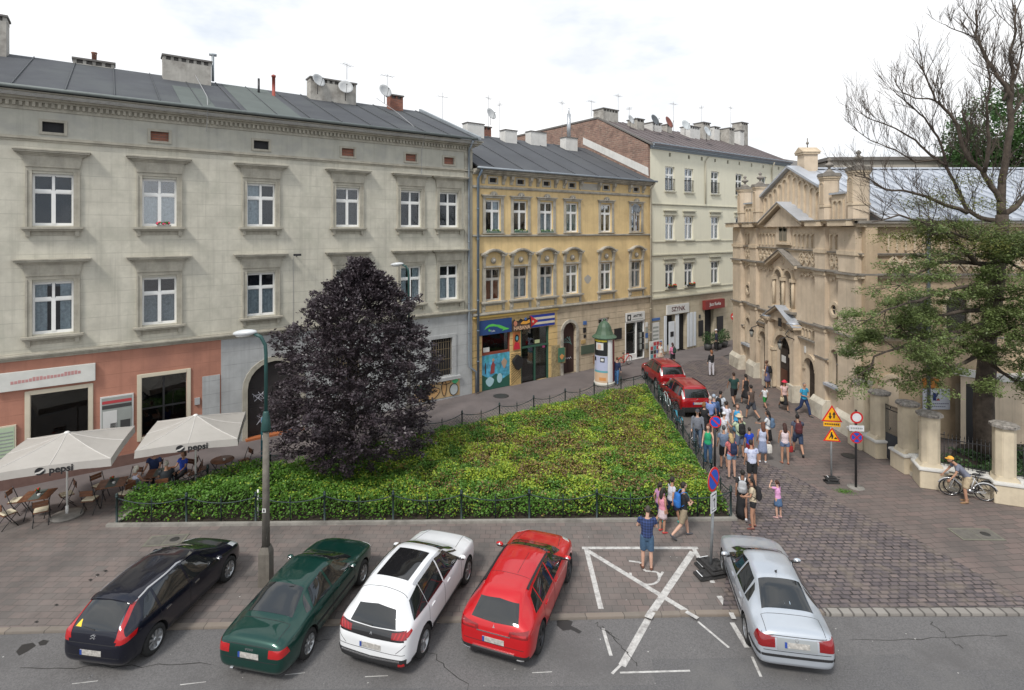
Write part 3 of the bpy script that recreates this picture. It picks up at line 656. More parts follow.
# down pipes and house number etc.
pipe(gh, [(.12, -.6, 15.05), (.12, -.14, 14.5), (.12, -.14, 1.9), (.12, -.2, 1.7), (.55, -.26, 1.35), (.55, -.26, .1)], .07)
mb = MB().use(M_BLK); mb.box(-9.95, -9.6, -.5, -.42, 8.55, 8.65); mb.tube([(-9.7, 0, 8.5), (-9.7, -.42, 8.6)], .02, 5); mb.use(M_CABLE); mb.tube([(-9.85, -.01, 8.5), (-9.85, -.01, 5.2)], .008, 4); mb.build('security_camera', gh)
mb = MB().use(M_CABLE); mb.tube([(-3.2, 5.8, 18.3), (-3.0, 3.0, 16.9), (-3.0, -.6, 15.0), (-2.95, -.08, 14.3), (-2.95, -.06, 12.6)], .016, 4); mb.tube([(-13.4, 5.8, 18.1), (-13.5, .5, 15.9), (-13.6, -.6, 15.1), (-13.6, -.1, 14.2)], .016, 4); mb.build('cable', gh)
# roof furniture
chimney(gh, -24.6, -20.9, 5.9, 6.9, 16.8, 19.6, M_CHIM); chimney(gh, -18.55, -16.9, 6.9, 7.6, 16.8, 18.4, M_CHIM, 1); chimney(gh, -14.85, -12.65, 5.7, 6.5, 16.8, 18.95, M_CHIM)
c3 = chimney(gh, -7.35, -4.55, 5.8, 6.6, 16.8, 19.05, M_CHIM); chimney(gh, -2.2, -1.3, 5.9, 6.5, 17.6, 18.75, M_BRKX)
mb = MB().use(flat('red_flue', (.32, .07, .05))); mb.lathe([(.14, 0), (.14, .25), (.09, .25), (.09, 1.35), (.12, 1.35), (.12, 1.45), (.02, 1.5)], 10, (-9.6, 5.1, 17.1)); mb.use(M_BLK); mb.tube([(-10.3, 5.5, 17.2), (-10.3, 5.5, 18.35)], .06, 8)
mb.use(M_ZINC); mb.tube([(-12.5, 6.2, 18), (-12.5, 6.2, 19.5)], .07, 8); mb.tube([(-12.68, 6.2, 19.45), (-12.32, 6.2, 19.45)], .08, 8); mb.build('flue', gh)
dish(gh, (-7.0, 5.6, 18.75), .42, R(20)); dish(gh, (-5.3, 5.6, 18.6), .45, R(-10)); dish(gh, (-2.75, 5.6, 18.75), .45, R(10)); antenna(gh, (-2.3, 6.2, 18.5), 1.6); antenna(gh, (-5.0, 6.2, 19.3), 1.0, yaw=.6)
# ================================================================== yellow tenement
M_YP = mat('ochre_plaster', (.67, .50, .255), .9, var=.10, scale=.8, stain=(.52, .38, .20), sscale=.7, streak=.45, bump=.15)
M_YR = mat('ochre_rustic', (.62, .44, .20), .9, var=.12, scale=1.0, lines=.42, linecol=.35, lw=.09, stain=(.40, .28, .14), sscale=.8, streak=.5)
M_BR = mat('beige_rustic', (.52, .43, .31), .9, var=.10, scale=1.0, lines=.42, linecol=.4, lw=.09, stain=(.31, .25, .18), sscale=.8, streak=.5)
M_YT = mat('stone_trim', (.42, .39, .33), .9, var=.2, scale=3, streak=.5, stain=(.18, .165, .14), sscale=1.6)
yh = empty('yellow_tenement', O1, FA, 'ochre yellow tenement with ornate window hoods and painted bar front', 'building')
Y0, Y1 = .44, 16.6; YS = 7.15
yc = [1.94, 4.05, 6.2, 8.47, 11.77, 14.97]
yh_holes = [(c - .57, c + .57, z, z + 2.0) for c in yc for z in (5.45, 9.65)]
mb = MB().use(M_YP); wall(mb, Y0, Y1, 4.6, 12.5, yh_holes, depth=.2); wall(mb, Y0, Y1, 12.5, 13.3, [(c - .27, c + .27, 12.72, 13.0) for c in yc], depth=.15); mb.box(Y0 + .01, Y1 - .01, .75, 13, 4.6, 13.2); mb.build('upper_wall', yh)
yg = [(1.13, 3.23, .0, 4.3), (4.09, 6.42, 0, 3.45), (7.63, 8.85, .0, 3.5, True), (11.0, 12.1, 2.1, 3.5), (13.76, 15.9, .0, 3.6)]
mb = MB().use(M_YR); wall(mb, Y0, YS, 0, 4.6, yg[:2], depth=.3); mb.build('ground_floor_wall', yh)
mb = MB().use(M_BR); wall(mb, YS, Y1, 0, 4.6, yg[2:], depth=.3); mb.build('ground_floor_wall', yh)
mb = MB().use(flat('ochre_trim', (.55, .38, .12), .85)); moulding(mb, Y0, YS, 4.42, [(.06, .06), (.14, .06), (.1, .05)], ends=False)
mb.use(M_YT); moulding(mb, Y0, Y1, 4.6, [(.1, .07), (.2, .07), (.12, .04)], ends=False); moulding(mb, Y0, Y1, 9.38, [(.06, .05), (.14, .06), (.06, .03)], ends=False); moulding(mb, Y0, Y1, 12.32, [(.05, .05), (.1, .05), (.05, .08)], ends=False); mb.build('string_course', yh)
mb = MB().use(M_YT); moulding(mb, Y0, Y1, 13.15, [(.12, .08), (.3, .1), (.45, .1), (.52, .04)], ends=False)
bx = []
for c in yc: bx += [c - .75, c + .75]
for x in bx: mb.prism([(-.28, 13.15), (-.001, 13.15), (-.001, 12.62), (-.06, 12.62), (-.10, 12.8), (-.24, 12.95)], x - .1, x + .1, 'x')
mb.build('cornice', yh)
for c in yc:
    a = MB().use(M_YT)
    for q in ((-.37, .37, .28, .38), (-.37, .37, -.1, 0), (-.37, -.27, 0, .28), (.27, .37, 0, .28)): a.box(q[0], q[1], -.04, .0, q[2], q[3])
    a.use(M_DARK); a.box(-.3, .3, .1, .14, -.02, .3); a.build('attic_vent', yh, loc=(c, 0, 12.72))
mb = MB().use(M_PIPE); mb.tube([(Y0, -.6, 13.5), (Y1 + .1, -.6, 13.5)], .075, 8); mb.build('gutter', yh)
slope_roof('roof', yh, Y0 + .2, Y1 - .02, -.6, 13.42, 7.0, 16.85, mat('dark_felt_roof', (.068, .072, .08), .8, var=.12, scale=.5, stain=(.09, .095, .1), sscale=.3), .1, (13, 14.5), 2.2)
def hood_row3():
    a = MB().use(M_YT); b = .57
    for sx in (-1, 1): a.box(sx * (b + .1) - .1, sx * (b + .1) + .1, -.06, -.001, -.02, 2.1)
    a.box(-b - .22, b + .22, -.09, -.001, 2.1, 2.24); a.box(-b - .3, b + .3, -.17, -.001, 2.24, 2.3)
    arch_band(a, 0, 2.28, .14, .1, -.16, -.001); a.ball((0, -.1, 2.34), (.11, .09, .13), 8, 6)
    k = MB().use(M_YT); k.box(-b - .25, b + .25, -.16, .1, -.08, -.02)
    return a.build('surround'), k.build('sill')
def hood_row2():
    a = MB().use(M_YT); b = .57
    for sx in (-1, 1):
        a.box(sx * (b + .12) - .12, sx * (b + .12) + .12, -.07, -.001, -.02, 2.05); a.prism([(-.2, 2.75), (-.001, 2.75), (-.001, 2.05), (-.08, 2.05), (-.13, 2.4)], sx * (b + .13) - .09, sx * (b + .13) + .09, 'x')
        a.box(sx * (b + .13) - .05 - .12, sx * (b + .13) + .05 + .12, -.26, -.001, 2.75, 2.85)
    a.box(-b - .2, b + .2, -.1, -.001, 2.05, 2.15)
    # segmental curved hood
    pts = []; N = 12
    for i in range(N + 1):
        u = -1 + 2 * i / N; x = u * (b + .36); z = 2.84 + .26 * (max(0, math.cos(u * PI * .62)) ** 1.0) * (1 if abs(u) < .8 else 0) + (.0)
        pts.append((x, z))
    for i in range(N):
        p, q = pts[i], pts[i + 1]; a.prism([p, q, (q[0], q[1] + .1), (p[0], p[1] + .1)], -.30, -.001, 'y'); a.prism([(p[0], p[1] - .07), (q[0], q[1] - .07), q, p], -.2, -.001, 'y')
    a.lathe([(.001, .0), (.15, .0), (.2, .03), (.2, .08), (.001, .08)], 14, (0, 0, 0)) if False else None
    a.ball((0, -.06, 2.47), (.2, .07, .2), 12, 6); a.ball((0, -.12, 2.47), (.1, .09, .12), 8, 6)
    o = a.build('surround')
    k = MB().use(M_YT); k.box(-b - .36, b + .36, -.24, .1, -.12, -.02); k.box(-b - .28, b + .28, -.14, -.002, -.2, -.12); k.box(-b - .28, b + .28, -.05, -.002, -.72, -.2); k.box(-b - .2, -b - .05, -.12, -.002, -.5, -.2); k.box(b + .05, b + .2, -.12, -.002, -.5, -.2)
    k.use(M_YP); k.box(-b - .05, b + .05, -.058, -.05, -.64, -.28)
    return o, k.build('sill')
h3, k3 = hood_row3(); h2, k2 = hood_row2()
for o in (h3, k3, h2, k2): o.hide_render = True
yst = {0: 'old', 1: 'old', 2: 'old', 3: 'white', 4: 'white', 5: 'old'}
yc3 = {0: (M_CURT, 'right'), 1: None, 2: (M_CURT, 'low'), 3: (M_CURTG, 'full'), 4: (M_CURTY, 'full'), 5: (M_CURTR, 'sides')}
yc2 = {0: (M_CURTR, 'low'), 1: (M_CURT, 'low'), 2: (M_CURT, 'low'), 3: (M_CURTG, 'right'), 4: (M_CURTG, 'right'), 5: (M_CURT, 'low')}
for i, c in enumerate(yc):
    W = window(yh, c, 9.65, 1.14, 2.0, 'white' if i != 5 else 'old', .14, yc3[i]); inst(h3, 'surround', W, (0, -.14, 0)); inst(k3, 'sill', W, (0, -.14, 0))
    W = window(yh, c, 5.45, 1.14, 2.0, yst[i], .14, yc2[i]); inst(h2, 'surround', W, (0, -.14, 0)); inst(k2, 'sill', W, (0, -.14, 0))
    if i < 3:
        mb = MB().use(flat('planter_green', (.07, .13, .10))); mb.box(-.5, .5, -.16, -.04, 0, .1)
        for j in range(14): mb.use(MATS['leaf_green'] if j % 3 else flat('pale_leaf', (.2, .3, .2))); mb.ball((random.uniform(-.5, .5), -.1, .12 + random.uniform(0, .06)), .05, 6, 4)
        mb.build('flower_box', yh, loc=(c, 0, 9.63))
# plaster patches
mb = MB().use(flat('bare_render', (.38, .36, .32))); mb.prism([(p[0], p[1]) for p in ell(9.95, 6.35, .33, .28, wob=.15)], -.006, -.001, 'y'); mb.box(9.2, 11.1, -.006, -.001, 12.6, 13.05); mb.build('plaster_patch', yh)
# --- shopfront 1: island sign, dark window, mural
def panel(par, x0, x1, z0, z1, m, y=-.03, t_=.03, name='panel'):
    a = MB().use(m); a.box(x0, x1, y, y + t_, z0, z1); return a.build(name, par)
s1 = panel(yh, .85, 3.3, 3.42, 4.3, flat('sign_navy', (.02, .06, .19)), -.1, .095, 'island_sign')
isl = [(1.25, 3.75), (1.35, 3.9), (1.55, 4.02), (1.85, 4.05), (2.1, 3.98), (2.35, 3.94), (2.6, 3.84), (2.85, 3.72), (3.1, 3.66), (3.0, 3.6), (2.75, 3.6), (2.55, 3.55), (2.65, 3.66), (2.4, 3.72), (2.2, 3.84), (1.9, 3.9), (1.6, 3.9), (1.45, 3.85)]
mb = MB().use(flat('island_green', (.10, .50, .08))); mb.prism(isl, -.108, -.1, 'y'); mb.prism(ell(1.6, 3.68, .07, .07), -.108, -.1, 'y'); mb.build('island', s1)
text_obj('Cuba', .16, M_PW, 'lettering', s1, .003).location = (1.85, -.104, 3.62)
o = MB().use(flat('red_timber', (.22, .05, .03))); o.box(1.13, 3.23, .05, .13, 2.15, 2.3); o.box(1.13, 1.2, .05, .13, 2.3, 3.42); o.box(3.16, 3.23, .05, .13, 2.3, 3.42); f1 = o.build('shop_window', yh)
panel(f1, 1.2, 3.16, 2.3, 3.45, M_GLD, .14, .01, 'pane'); panel(f1, 1.1, 3.26, 2.1, 4.4, M_DARK, .7, .03, 'room_recess'); panel(f1, 1.3, 1.75, 2.32, 2.6, M_PW, .12, .012, 'notice')
mur = panel(yh, 1.13, 3.23, 0.02, 2.15, mat('mural_blue', (.08, .33, .50), .7, var=.6, scale=3, stain=(.03, .25, .20), sscale=1.4), .04, .2, 'mural')
def mblob(m, pts, y): a = MB().use(m); a.prism(pts, y, y + .006, 'y'); a.build('painted_shape', mur)
mblob(flat('mural_dkgreen', (.02, .10, .07)), [(1.13, .02), (3.23, .02), (3.23, .75), (2.7, .55), (2.2, .95), (1.7, .7), (1.13, 1.0)], .032)
mblob(flat('mural_pale', (.36, .55, .60)), ell(1.72, .5, .3, .28, wob=.1), .024); mblob(MATS['mural_pale'], ell(2.45, .62, .2, .3, a=.5), .024)
mblob(flat('mural_red', (.26, .05, .05)), [(1.75, .95), (2.05, 1.0), (2.1, 1.5), (1.95, 1.75), (1.8, 1.45)], .024); mblob(flat('mural_tan', (.4, .28, .2)), ell(2.8, 1.5, .2, .28, wob=.2), .024)
mblob(MATS['mural_tan'], ell(1.97, 1.8, .09, .1), .018); mblob(M_PD, ell(1.4, 1.35, .05, .35), .024)
# --- pier with sign and poster, lattice foot
M_LAT = mat('lattice_ochre', (.45, .31, .13), .8, var=.2, scale=9)
a = MB().use(M_LAT); a.box(3.27, 4.05, -.06, -.002, .0, 2.0)
for i in range(13):
    a.use(M_BLK); z = .05 + i * .16
    a.add([(3.27, -.068, z), (4.05, -.068, min(2.0, z + .5)), (4.05, -.068, min(2.0, z + .53)), (3.27, -.068, z + .03)], [(0, 1, 2, 3)])
a.build('lattice_pier', yh)
bs = panel(yh, 3.3, 4.75, 3.45, 3.95, flat('bar_sign_dark', (.07, .045, .035)), -.2, .05, 'bar_sign')
text_obj('HABANA', .34, flat('sign_cream', (.62, .40, .26)), 'lettering', bs, .006, .006, .95).location = (4.02, -.206, 3.6)
a = MB().use(flat('sign_orange', (.68, .32, .05))); a.prism([(3.9, 3.85), (4.1, 4.02), (4.4, 3.98), (4.62, 4.08), (4.65, 3.88), (4.3, 3.8)], -.215, -.2, 'y'); a.use(flat('sign_pink', (.5, .2, .12))); a.prism(ell(3.5, 3.92, .13, .17), -.215, -.2, 'y'); a.use(M_PB); a.prism(ell(4.3, 4.14, .09, .09), -.225, -.2, 'y')
a.use(M_BLK); a.prism([(3.3, 4.0), (3.4, 4.22), (3.5, 4.1), (3.75, 4.05), (3.9, 4.2), (4.1, 4.1), (4.75, 4.22), (4.75, 3.9), (3.3, 3.9)], -.199, -.19, 'y'); a.build('figure', bs)
ps = panel(yh, 3.45, 4.0, 2.2, 3.35, flat('poster_rust', (.45, .15, .05)), -.05, .045, 'poster')
mb = MB().use(M_BLK); mb.prism(ell(3.72, 2.95, .17, .24), -.056, -.05, 'y'); mb.use(M_PT); mb.prism(ell(3.73, 2.95, .09, .14), -.06, -.056, 'y'); mb.use(flat('poster_crimson', (.5, .02, .04))); mb.prism([(3.48, 2.25), (3.97, 2.25), (3.9, 2.65), (3.6, 2.72), (3.5, 2.5)], -.058, -.05, 'y'); mb.build('portrait', ps)
mb = MB().use(M_BLK); mb.prism(ell(3.7, 1.45, .35, .42, wob=.15), -.3, -.07, 'y'); mb.build('hanging_coat', yh)
# --- shopfront 2 with striped flag
fl = panel(yh, 4.78, 6.85, 3.5, 4.28, flat('flag_navy', (.02, .045, .28)), -.08, .075, 'flag_sign')
a = MB().use(flat('flag_white', (.62, .55, .42)))
for k in (0, 1): a.box(4.8, 6.84, -.086, -.081, 3.656 + k * .312, 3.812 + k * .312)
a.use(flat('flag_red', (.55, .03, .03))); a.prism([(4.78, 3.5), (5.42, 3.89), (4.78, 4.28)], -.092, -.087, 'y')
st = [(5.0 + (.11 if i % 2 == 0 else .045) * math.sin(i * PI / 5), 3.89 + (.11 if i % 2 == 0 else .045) * math.cos(i * PI / 5)) for i in range(10)]
a.use(MATS['flag_white']); a.prism(st, -.097, -.092, 'y'); a.build('flag_design', fl)
o = MB().use(flat('green_timber', (.03, .09, .06))); o.box(4.09, 6.42, .04, .12, 2.2, 2.32); 
for x in (4.09, 5.22, 6.3): o.box(x, x + .1, .05, .13, 0, 2.2 if x == 5.22 else 3.45)
f2 = o.build('shop_window', yh); panel(f2, 4.1, 6.4, .02, 3.44, M_GLD, .14, .01, 'pane'); panel(f2, 4.0, 6.5, 0, 3.5, M_DARK, 1.1, .03, 'room_recess'); panel(f2, 5.3, 5.7, 2.4, 2.62, flat('notice_lime', (.5, .55, .3)), .1, .02, 'notice'); panel(f2, 5.95, 6.15, 2.05, 2.18, flat('notice_pink', (.7, .1, .3)), .1, .02, 'notice')
a = MB().use(mat('painted_pier', (.33, .26, .14), .8, var=.4, scale=7)); a.box(6.6, 7.3, -.06, -.002, 0, 2.1); a.box(7.35, 7.6, -.3, -.02, .9, 1.9); a.build('pier_poster', yh)
panel(yh, 6.95, 7.5, 1.0, 1.95, flat('pier_green', (.06, .16, .10)), -.34, .04, 'menu_board'); mb = MB().use(M_PO); mb.prism(ell(7.25, 1.35, .18, .16, wob=.2), -.35, -.341, 'y'); mb.build('menu_picture', yh)
# --- arched door with tag
mb = MB().use(M_YT); arch_band(mb, 8.24, 2.89, .61, .2, -.08, 0); mb.box(7.43, 7.63, -.08, -.002, 0, 2.89); mb.box(8.85, 9.05, -.08, -.002, 0, 2.89); mb.build('arch_surround', yh)
mb = MB().use(flat('door_brown', (.045, .022, .02), .6)); mb.box(7.6, 8.88, .24, .3, 0, 3.55)
for z0, z1 in ((.2, .95), (1.1, 2.3)): mb.box(7.75, 8.2, .215, .24, z0, z1); mb.box(8.3, 8.75, .215, .24, z0, z1)
mb.use(flat('tag_teal', (.2, .4, .38))); mb.tube([(8.24 + .4 * math.sin(i * 1.9), .21, 2.2 + .3 * math.cos(i * 2.4)) for i in range(9)], .014, 4); mb.use(MATS['tag_white']); mb.tube([(7.8 + i * .1, .2, .95 + .12 * (i % 2)) for i in range(9)], .018, 4); mb.build('door', yh)
for (x0, x1, z0, z1, m) in ((9.5, 9.8, 3.2, 3.45, M_PB), (9.5, 9.75, 2.65, 3.0, M_BLK), (9.3, 10.6, 1.15, 1.75, flat('plaque_green', (.07, .1, .07))), (9.3, 9.7, 1.9, 2.15, M_LAT), (9.55, 9.75, 2.3, 2.5, M_BLK), (10.5, 11.2, .35, .95, flat('rust_box', (.22, .1, .04))), (12.6, 13.35, 1.8, 2.6, M_BLK)):
    panel(yh, x0, x1, z0, z1, m, -.06, .055, 'wall_plaque')
window(yh, 11.55, 2.12, 1.06, 1.36, 'white', .16)
# --- shopfront 3
f3 = shopframe(13.84, 15.82, .12, 2.85, M_WF, .07, .03, par=yh, mull=(('h', 2.1),)); f = MB().use(M_WF); f.box(14.95, 15.05, -.01, .11, .1, 2.85); f.box(13.84, 14.95, .0, .11, .1, .5); f.build('door_frame', f3)
sg3 = panel(yh, 13.8, 15.85, 2.98, 3.62, M_PW, -.1, .095, 'sign_board'); text_obj('ANTYKI', .28, M_BLK, 'lettering', sg3, .004, .008, 1.0).location = (15.05, -.105, 3.34); a = MB().use(M_BLK); a.box(13.9, 14.3, -.106, -.1, 3.05, 3.5); a.use(M_PW); a.prism(ell(14.1, 3.28, .09, .13), -.111, -.106, 'y'); a.use(M_PG); a.box(14.45, 15.7, -.104, -.1, 3.07, 3.13); a.build('emblem', sg3)
for i in range(9):
    x = 15.1 + (i % 3) * .25; z = .75 + (i // 3) * .45
    panel(f3, x, x + .2, z, z + .38, (M_PD, M_PG, M_BLK)[i % 3], -.06, .05, 'notice')
for i in range(5): panel(yh, 16.02, 16.28, .7 + i * .42, 1.05 + i * .42, (M_PG, M_PW, M_PB)[i % 3], -.05, .045, 'notice')
pipe(yh, [(.75, -.58, 13.4), (.75, -.16, 12.9), (.75, -.16, .1)], .08, mat('blue_zinc', (.16, .21, .27), .5, metal=.3, var=.15)); pipe(yh, [(16.5, -.55, 13.4), (16.5, -.14, 12.9), (16.5, -.14, .1)], .07, flat('beige_pipe', (.48, .43, .33)))
dish(yh, (14.35, -.5, 11.35), .36, R(-15), flat('dish_dark', (.10, .11, .12)))
for x0, x1, y0, z1 in ((3.9, 5.35, 6.2, 17.6), (7.0, 8.1, 5.8, 17.35), (9.6, 11.2, 6.0, 17.55), (12.9, 14.2, 5.6, 17.35)):
    a = MB().use(M_CHIMW); a.box(x0, x1, y0, y0 + .7, 15.3, z1); a.use(M_CHIMCAP); a.box(x0 - .05, x1 + .05, y0 - .05, y0 + .75, z1, z1 + .07); a.build('chimney', yh)
mb = MB().use(flat('steel_flue', (.5, .52, .54), .35, metal=.6)); mb.tube([(13.55, 5.95, 17.3), (13.55, 5.95, 19.4)], .16, 10); mb.tube([(13.55, 5.95, 19.4), (13.55, 5.95, 19.9)], .05, 6); mb.build('flue', yh)
chimney(yh, 6.2, 7.4, 8.3, 9, 15, 18.0, M_BRKX); dish(yh, (7.1, 8.0, 18.9), .5, R(15)); antenna(yh, (3.4, 9, 16), 4.3); antenna(yh, (7.6, 9, 17.5), 3.2, yaw=.5); antenna(yh, (8.7, 9, 16.2), 4.2, yaw=1.2)
# ================================================================== beige tenement
M_BP = mat('cream_plaster', (.72, .69, .55), .9, var=.06, scale=.8, stain=(.64, .61, .48), sscale=.4, streak=.2)
M_BG = mat('tan_plaster', (.48, .42, .31), .9, var=.1, scale=1.0, lines=.5, linecol=.6, lw=.05, stain=(.31, .26, .185), sscale=.6, streak=.3)
M_BT = mat('cream_trim', (.46, .44, .35), .9, var=.12, scale=3, streak=.3)
bh = empty('cream_tenement', O1, FA, 'tall cream four-storey tenement with bare brick firewall and many rooftop chimneys', 'building')
B0, B1 = 16.6, 37.4; bc = [18.99, 21.44, 25.1, 28.8, 32.8, 35.6]
bholes = [(c - .575, c + .575, z, z + 1.95) for c in bc for z in (5.17, 9.0, 12.9)]
mb = MB().use(M_BP); wall(mb, B0, B1, 4.6, 16.3, bholes + [(c - .13, c + .13, 15.65, 15.95) for c in bc + [23.2, 27, 30.8]], depth=.2); mb.box(B0 + .02, B1 - .02, .75, 10, 4.6, 16.2)
mb.box(B0, B0 + .02, 0, .5, 4.6, 16.2); mb.build('upper_wall', bh)
bg_ = [(18.3, 19.6, .6, 3.0), (19.95, 21.1, .0, 3.0), (23.6, 24.9, 0, 3.2), (30.2, 32.2, 0, 3.7, True)]
mb = MB().use(M_BG); wall(mb, B0, B1, 0, 4.6, bg_, depth=.3); mb.build('ground_floor_wall', bh)
mb = MB().use(M_DARK)
for h in bg_: mb.box(h[0] - .05, h[1] + .05, .31, .36, 0, h[3] + .05)
for c in bc + [23.2, 27, 30.8]: mb.box(c - .2, c + .2, .15, .18, 15.6, 16.0)
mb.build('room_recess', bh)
mb = MB().use(M_BT); moulding(mb, B0, B1, 4.35, [(.06, .08), (.18, .1), (.1, .05)], ends=False); moulding(mb, B0, B1, 11.75, [(.05, .05), (.1, .06)], ends=False); moulding(mb, B0, B1, 8.85, [(.06, .06)], ends=False); moulding(mb, B0, B1, 7.75, [(.06, .05), (.14, .06), (.05, .04)], ends=False); moulding(mb, B0, B1, 4.95, [(.06, .06)], ends=False); mb.build('string_course', bh)
mb = MB().use(mat('blue_grey_cornice', (.28, .32, .36), .7, var=.1)); moulding(mb, B0, B1, 16.1, [(.12, .1), (.28, .12), (.42, .12), (.5, .1)], ends=False); mb.build('cornice', bh)
k = MB().use(M_BT); k.box(-.8, .8, -.1, .02, 1.97, 2.1); k.box(-.72, .72, -.06, .02, 2.1, 2.3); k.box(-.85, .85, -.16, .02, 2.3, 2.38); k = k.build('surround'); k.hide_render = True
k5 = MB().use(M_BT); k5.box(-.68, .68, -.14, .12, -.1, 0); k5 = k5.build('sill'); k5.hide_render = True
kg = MB().use(M_IRON); kg.box(-.62, .62, -.16, -.13, .95, 1.0); kg.box(-.62, .62, -.16, -.13, .1, .14)
for i in range(11): kg.tube([(-.6 + i * .12, -.145, .1), (-.6 + i * .12, -.145, .98)], .012, 4)
kg = kg.build('balustrade'); kg.hide_render = True
for i, c in enumerate(bc):
    for z in (5.17, 9.0, 12.9):
        W = window(bh, c, z, 1.15, 1.95, 'white', .14, (M_CURT, 'low') if (i + int(z)) % 4 == 0 else None); inst(k5, 'sill', W, (0, -.14, 0))
        if z < 6 or z > 8 and z < 10: inst(k, 'surround', W, (0, -.14, 0))
        if z > 12: inst(kg, 'balustrade', W, (0, -.0, 0))
for c in bc[:2]:
    mb = MB().use(M_IRON); mb.box(-.5, .5, -.22, -.08, 0, .12)
    for j in range(22): mb.use(flat('geranium_red', (.6, .03, .02)) if j % 2 else MATS['leaf_green']); mb.ball((random.uniform(-.5, .5), -.16 + random.uniform(-.06, .06), .14 + random.uniform(0, .12)), .06, 6, 4)
    mb.build('flower_box', bh, loc=(c + .1, 0, 5.2))
# roof + firewall profile (depth, height)
prof = [(-.02, 0), (-.02, 16.3), (5.4, 19.2), (7, 19.25), (20, 19.3), (20, 0)]
mb = MB().use(M_BRK); mb.prism([(0.02, 13.0), (.02, 16.35), (5.4, 19.25), (20, 19.3), (20, 13.0)], B0 - .24, B0 - .002, 'x'); fw = mb.build('brick_firewall', bh)
mb = MB().use(M_CHIMW); mb.prism([(-.05, 13.95), (.0, 14.6), (7.2, 17.9), (7.2, 17.3)], B0 - .27, B0 - .243, 'x'); mb.build('render_band', bh)
mb = MB().use(M_CHIMCAP); mb.prism([(-.3, 16.33), (-.3, 16.45), (5.4, 19.4), (20, 19.45), (20, 19.3), (5.4, 19.26)], B0 - .3, B0 - .0, 'x'); mb.build('coping', bh)
slope_roof('roof', bh, B0, B1, -.5, 16.38, 5.4, 19.2, mat('brown_roof', (.13, .108, .108), .8, var=.15, scale=.6), .08, (10, 17.2), 1.1)
chimney(bh, B0 - .2, B0 + 1.6, 4.8, 6.0, 18.6, 20.1, M_CHIM)
for i, (x, w_, z1) in enumerate(((19.0, .9, 19.7), (21.5, 1.2, 19.75), (24.0, .7, 19.9), (26.3, 1.5, 19.9), (28.9, 1.1, 20.4), (31.3, .9, 20.3), (32.6, .9, 20.2), (35.2, .7, 20.3), (36.1, 1.2, 21.3))):
    chimney(bh, x, x + w_, 3.4 + .4 * (i % 3), 4.5 + .4 * (i % 3), 17.2, z1 - (.4 if i < 4 else .2), (M_CHIM, M_CHIMW)[i % 2])
for p, r_, a_, m in (((17.9, 3.2, 18.95), .42, .2, None), ((20.2, 2.6, 19.1), .5, .1, MATS['dish_dark']), ((21.8, 2.4, 19.05), .55, .2, flat('dish_rust', (.20, .06, .04))), ((23.9, 2.2, 19.0), .5, -.1, flat('dish_light', (.5, .53, .54))), ((26.2, 1.6, 18.6), .5, .1, MATS['dish_light'])): dish(bh, p, r_, a_, m)
for p, h_, y_ in (((18.4, 5, 19), 2.6, .3), ((19.8, 5, 19), 1.6, .8), ((25.4, 4.6, 18.8), 3.0, 0), ((30.3, 5, 19), 3.2, .7), ((35.4, 5, 20), 2.8, .2), ((14.6, 8, 17.5), 3.6, .6), ((16.2, 6, 19.5), 1.4, .1)): antenna(bh, p, h_, 5, y_)
# shop signs, shutters
M_SHUT = flat('shutter_white', (.66, .70, .74)); sgn = panel(bh, 18.5, 21.3, 3.08, 3.82, M_PW, -.12, .115, 'sign_board'); text_obj('SZYNK', .5, flat('sign_red_black', (.10, .03, .03)), 'lettering', sgn, .004, .008, 1.1).location = (19.9, -.126, 3.45)
rs = panel(bh, 23.2, 26.0, 3.1, 3.85, flat('sign_maroon', (.22, .03, .025)), -.35, .3, 'sign_board'); text_obj('Jazz Kavka', .38, M_PW, 'lettering', rs, .004, .006, 1.0).location = (24.6, -.356, 3.5)
for x in (18.2, 19.65, 19.95, 21.15, 21.55, 22.0): panel(bh, x, x + .3 if x != 19.95 else x + .0 + .12, .2, 3.0, M_SHUT, -.07 if x > 21 or x < 18.3 else -.05, .045, 'shutter')
panel(bh, 18.75, 19.45, .2, 2.5, M_SHUT, -.10, .05, 'shutter'); panel(bh, 18.9, 19.3, 1.3, 1.7, M_BLK, -.12, .015, 'plaque')
for (x0, x1, z0, z1, m) in ((16.75, 17.6, 1.1, 2.6, M_PW), (16.7, 17.7, 2.75, 2.95, M_PB), (22.7, 23.3, .9, 2.2, M_BLK), (25.3, 26.2, .9, 2.3, M_BLK), (22.75, 22.95, 2.4, 2.7, M_PD)): panel(bh, x0, x1, z0, z1, m, -.06, .055, 'wall_plaque')
for i in range(4): panel(bh, 16.85, 17.5, 1.25 + i * .3, 1.4 + i * .3, M_PG, -.065, .006, 'notice')
mb = MB().use(M_BT); arch_band(mb, 31.2, 2.7, 1.0, .25, -.08, 0); mb.build('arch_surround', bh)
pipe(bh, [(24.0, -.1, 16), (23.6, -.1, 15.6), (23.6, -.1, 12)], .05, flat('beige_pipe2', (.5, .46, .36))); pipe(bh, [(33.9, -.5, 16.2), (34.2, -.1, 15.7), (34.2, -.1, 5)], .06, MATS['beige_pipe2'])
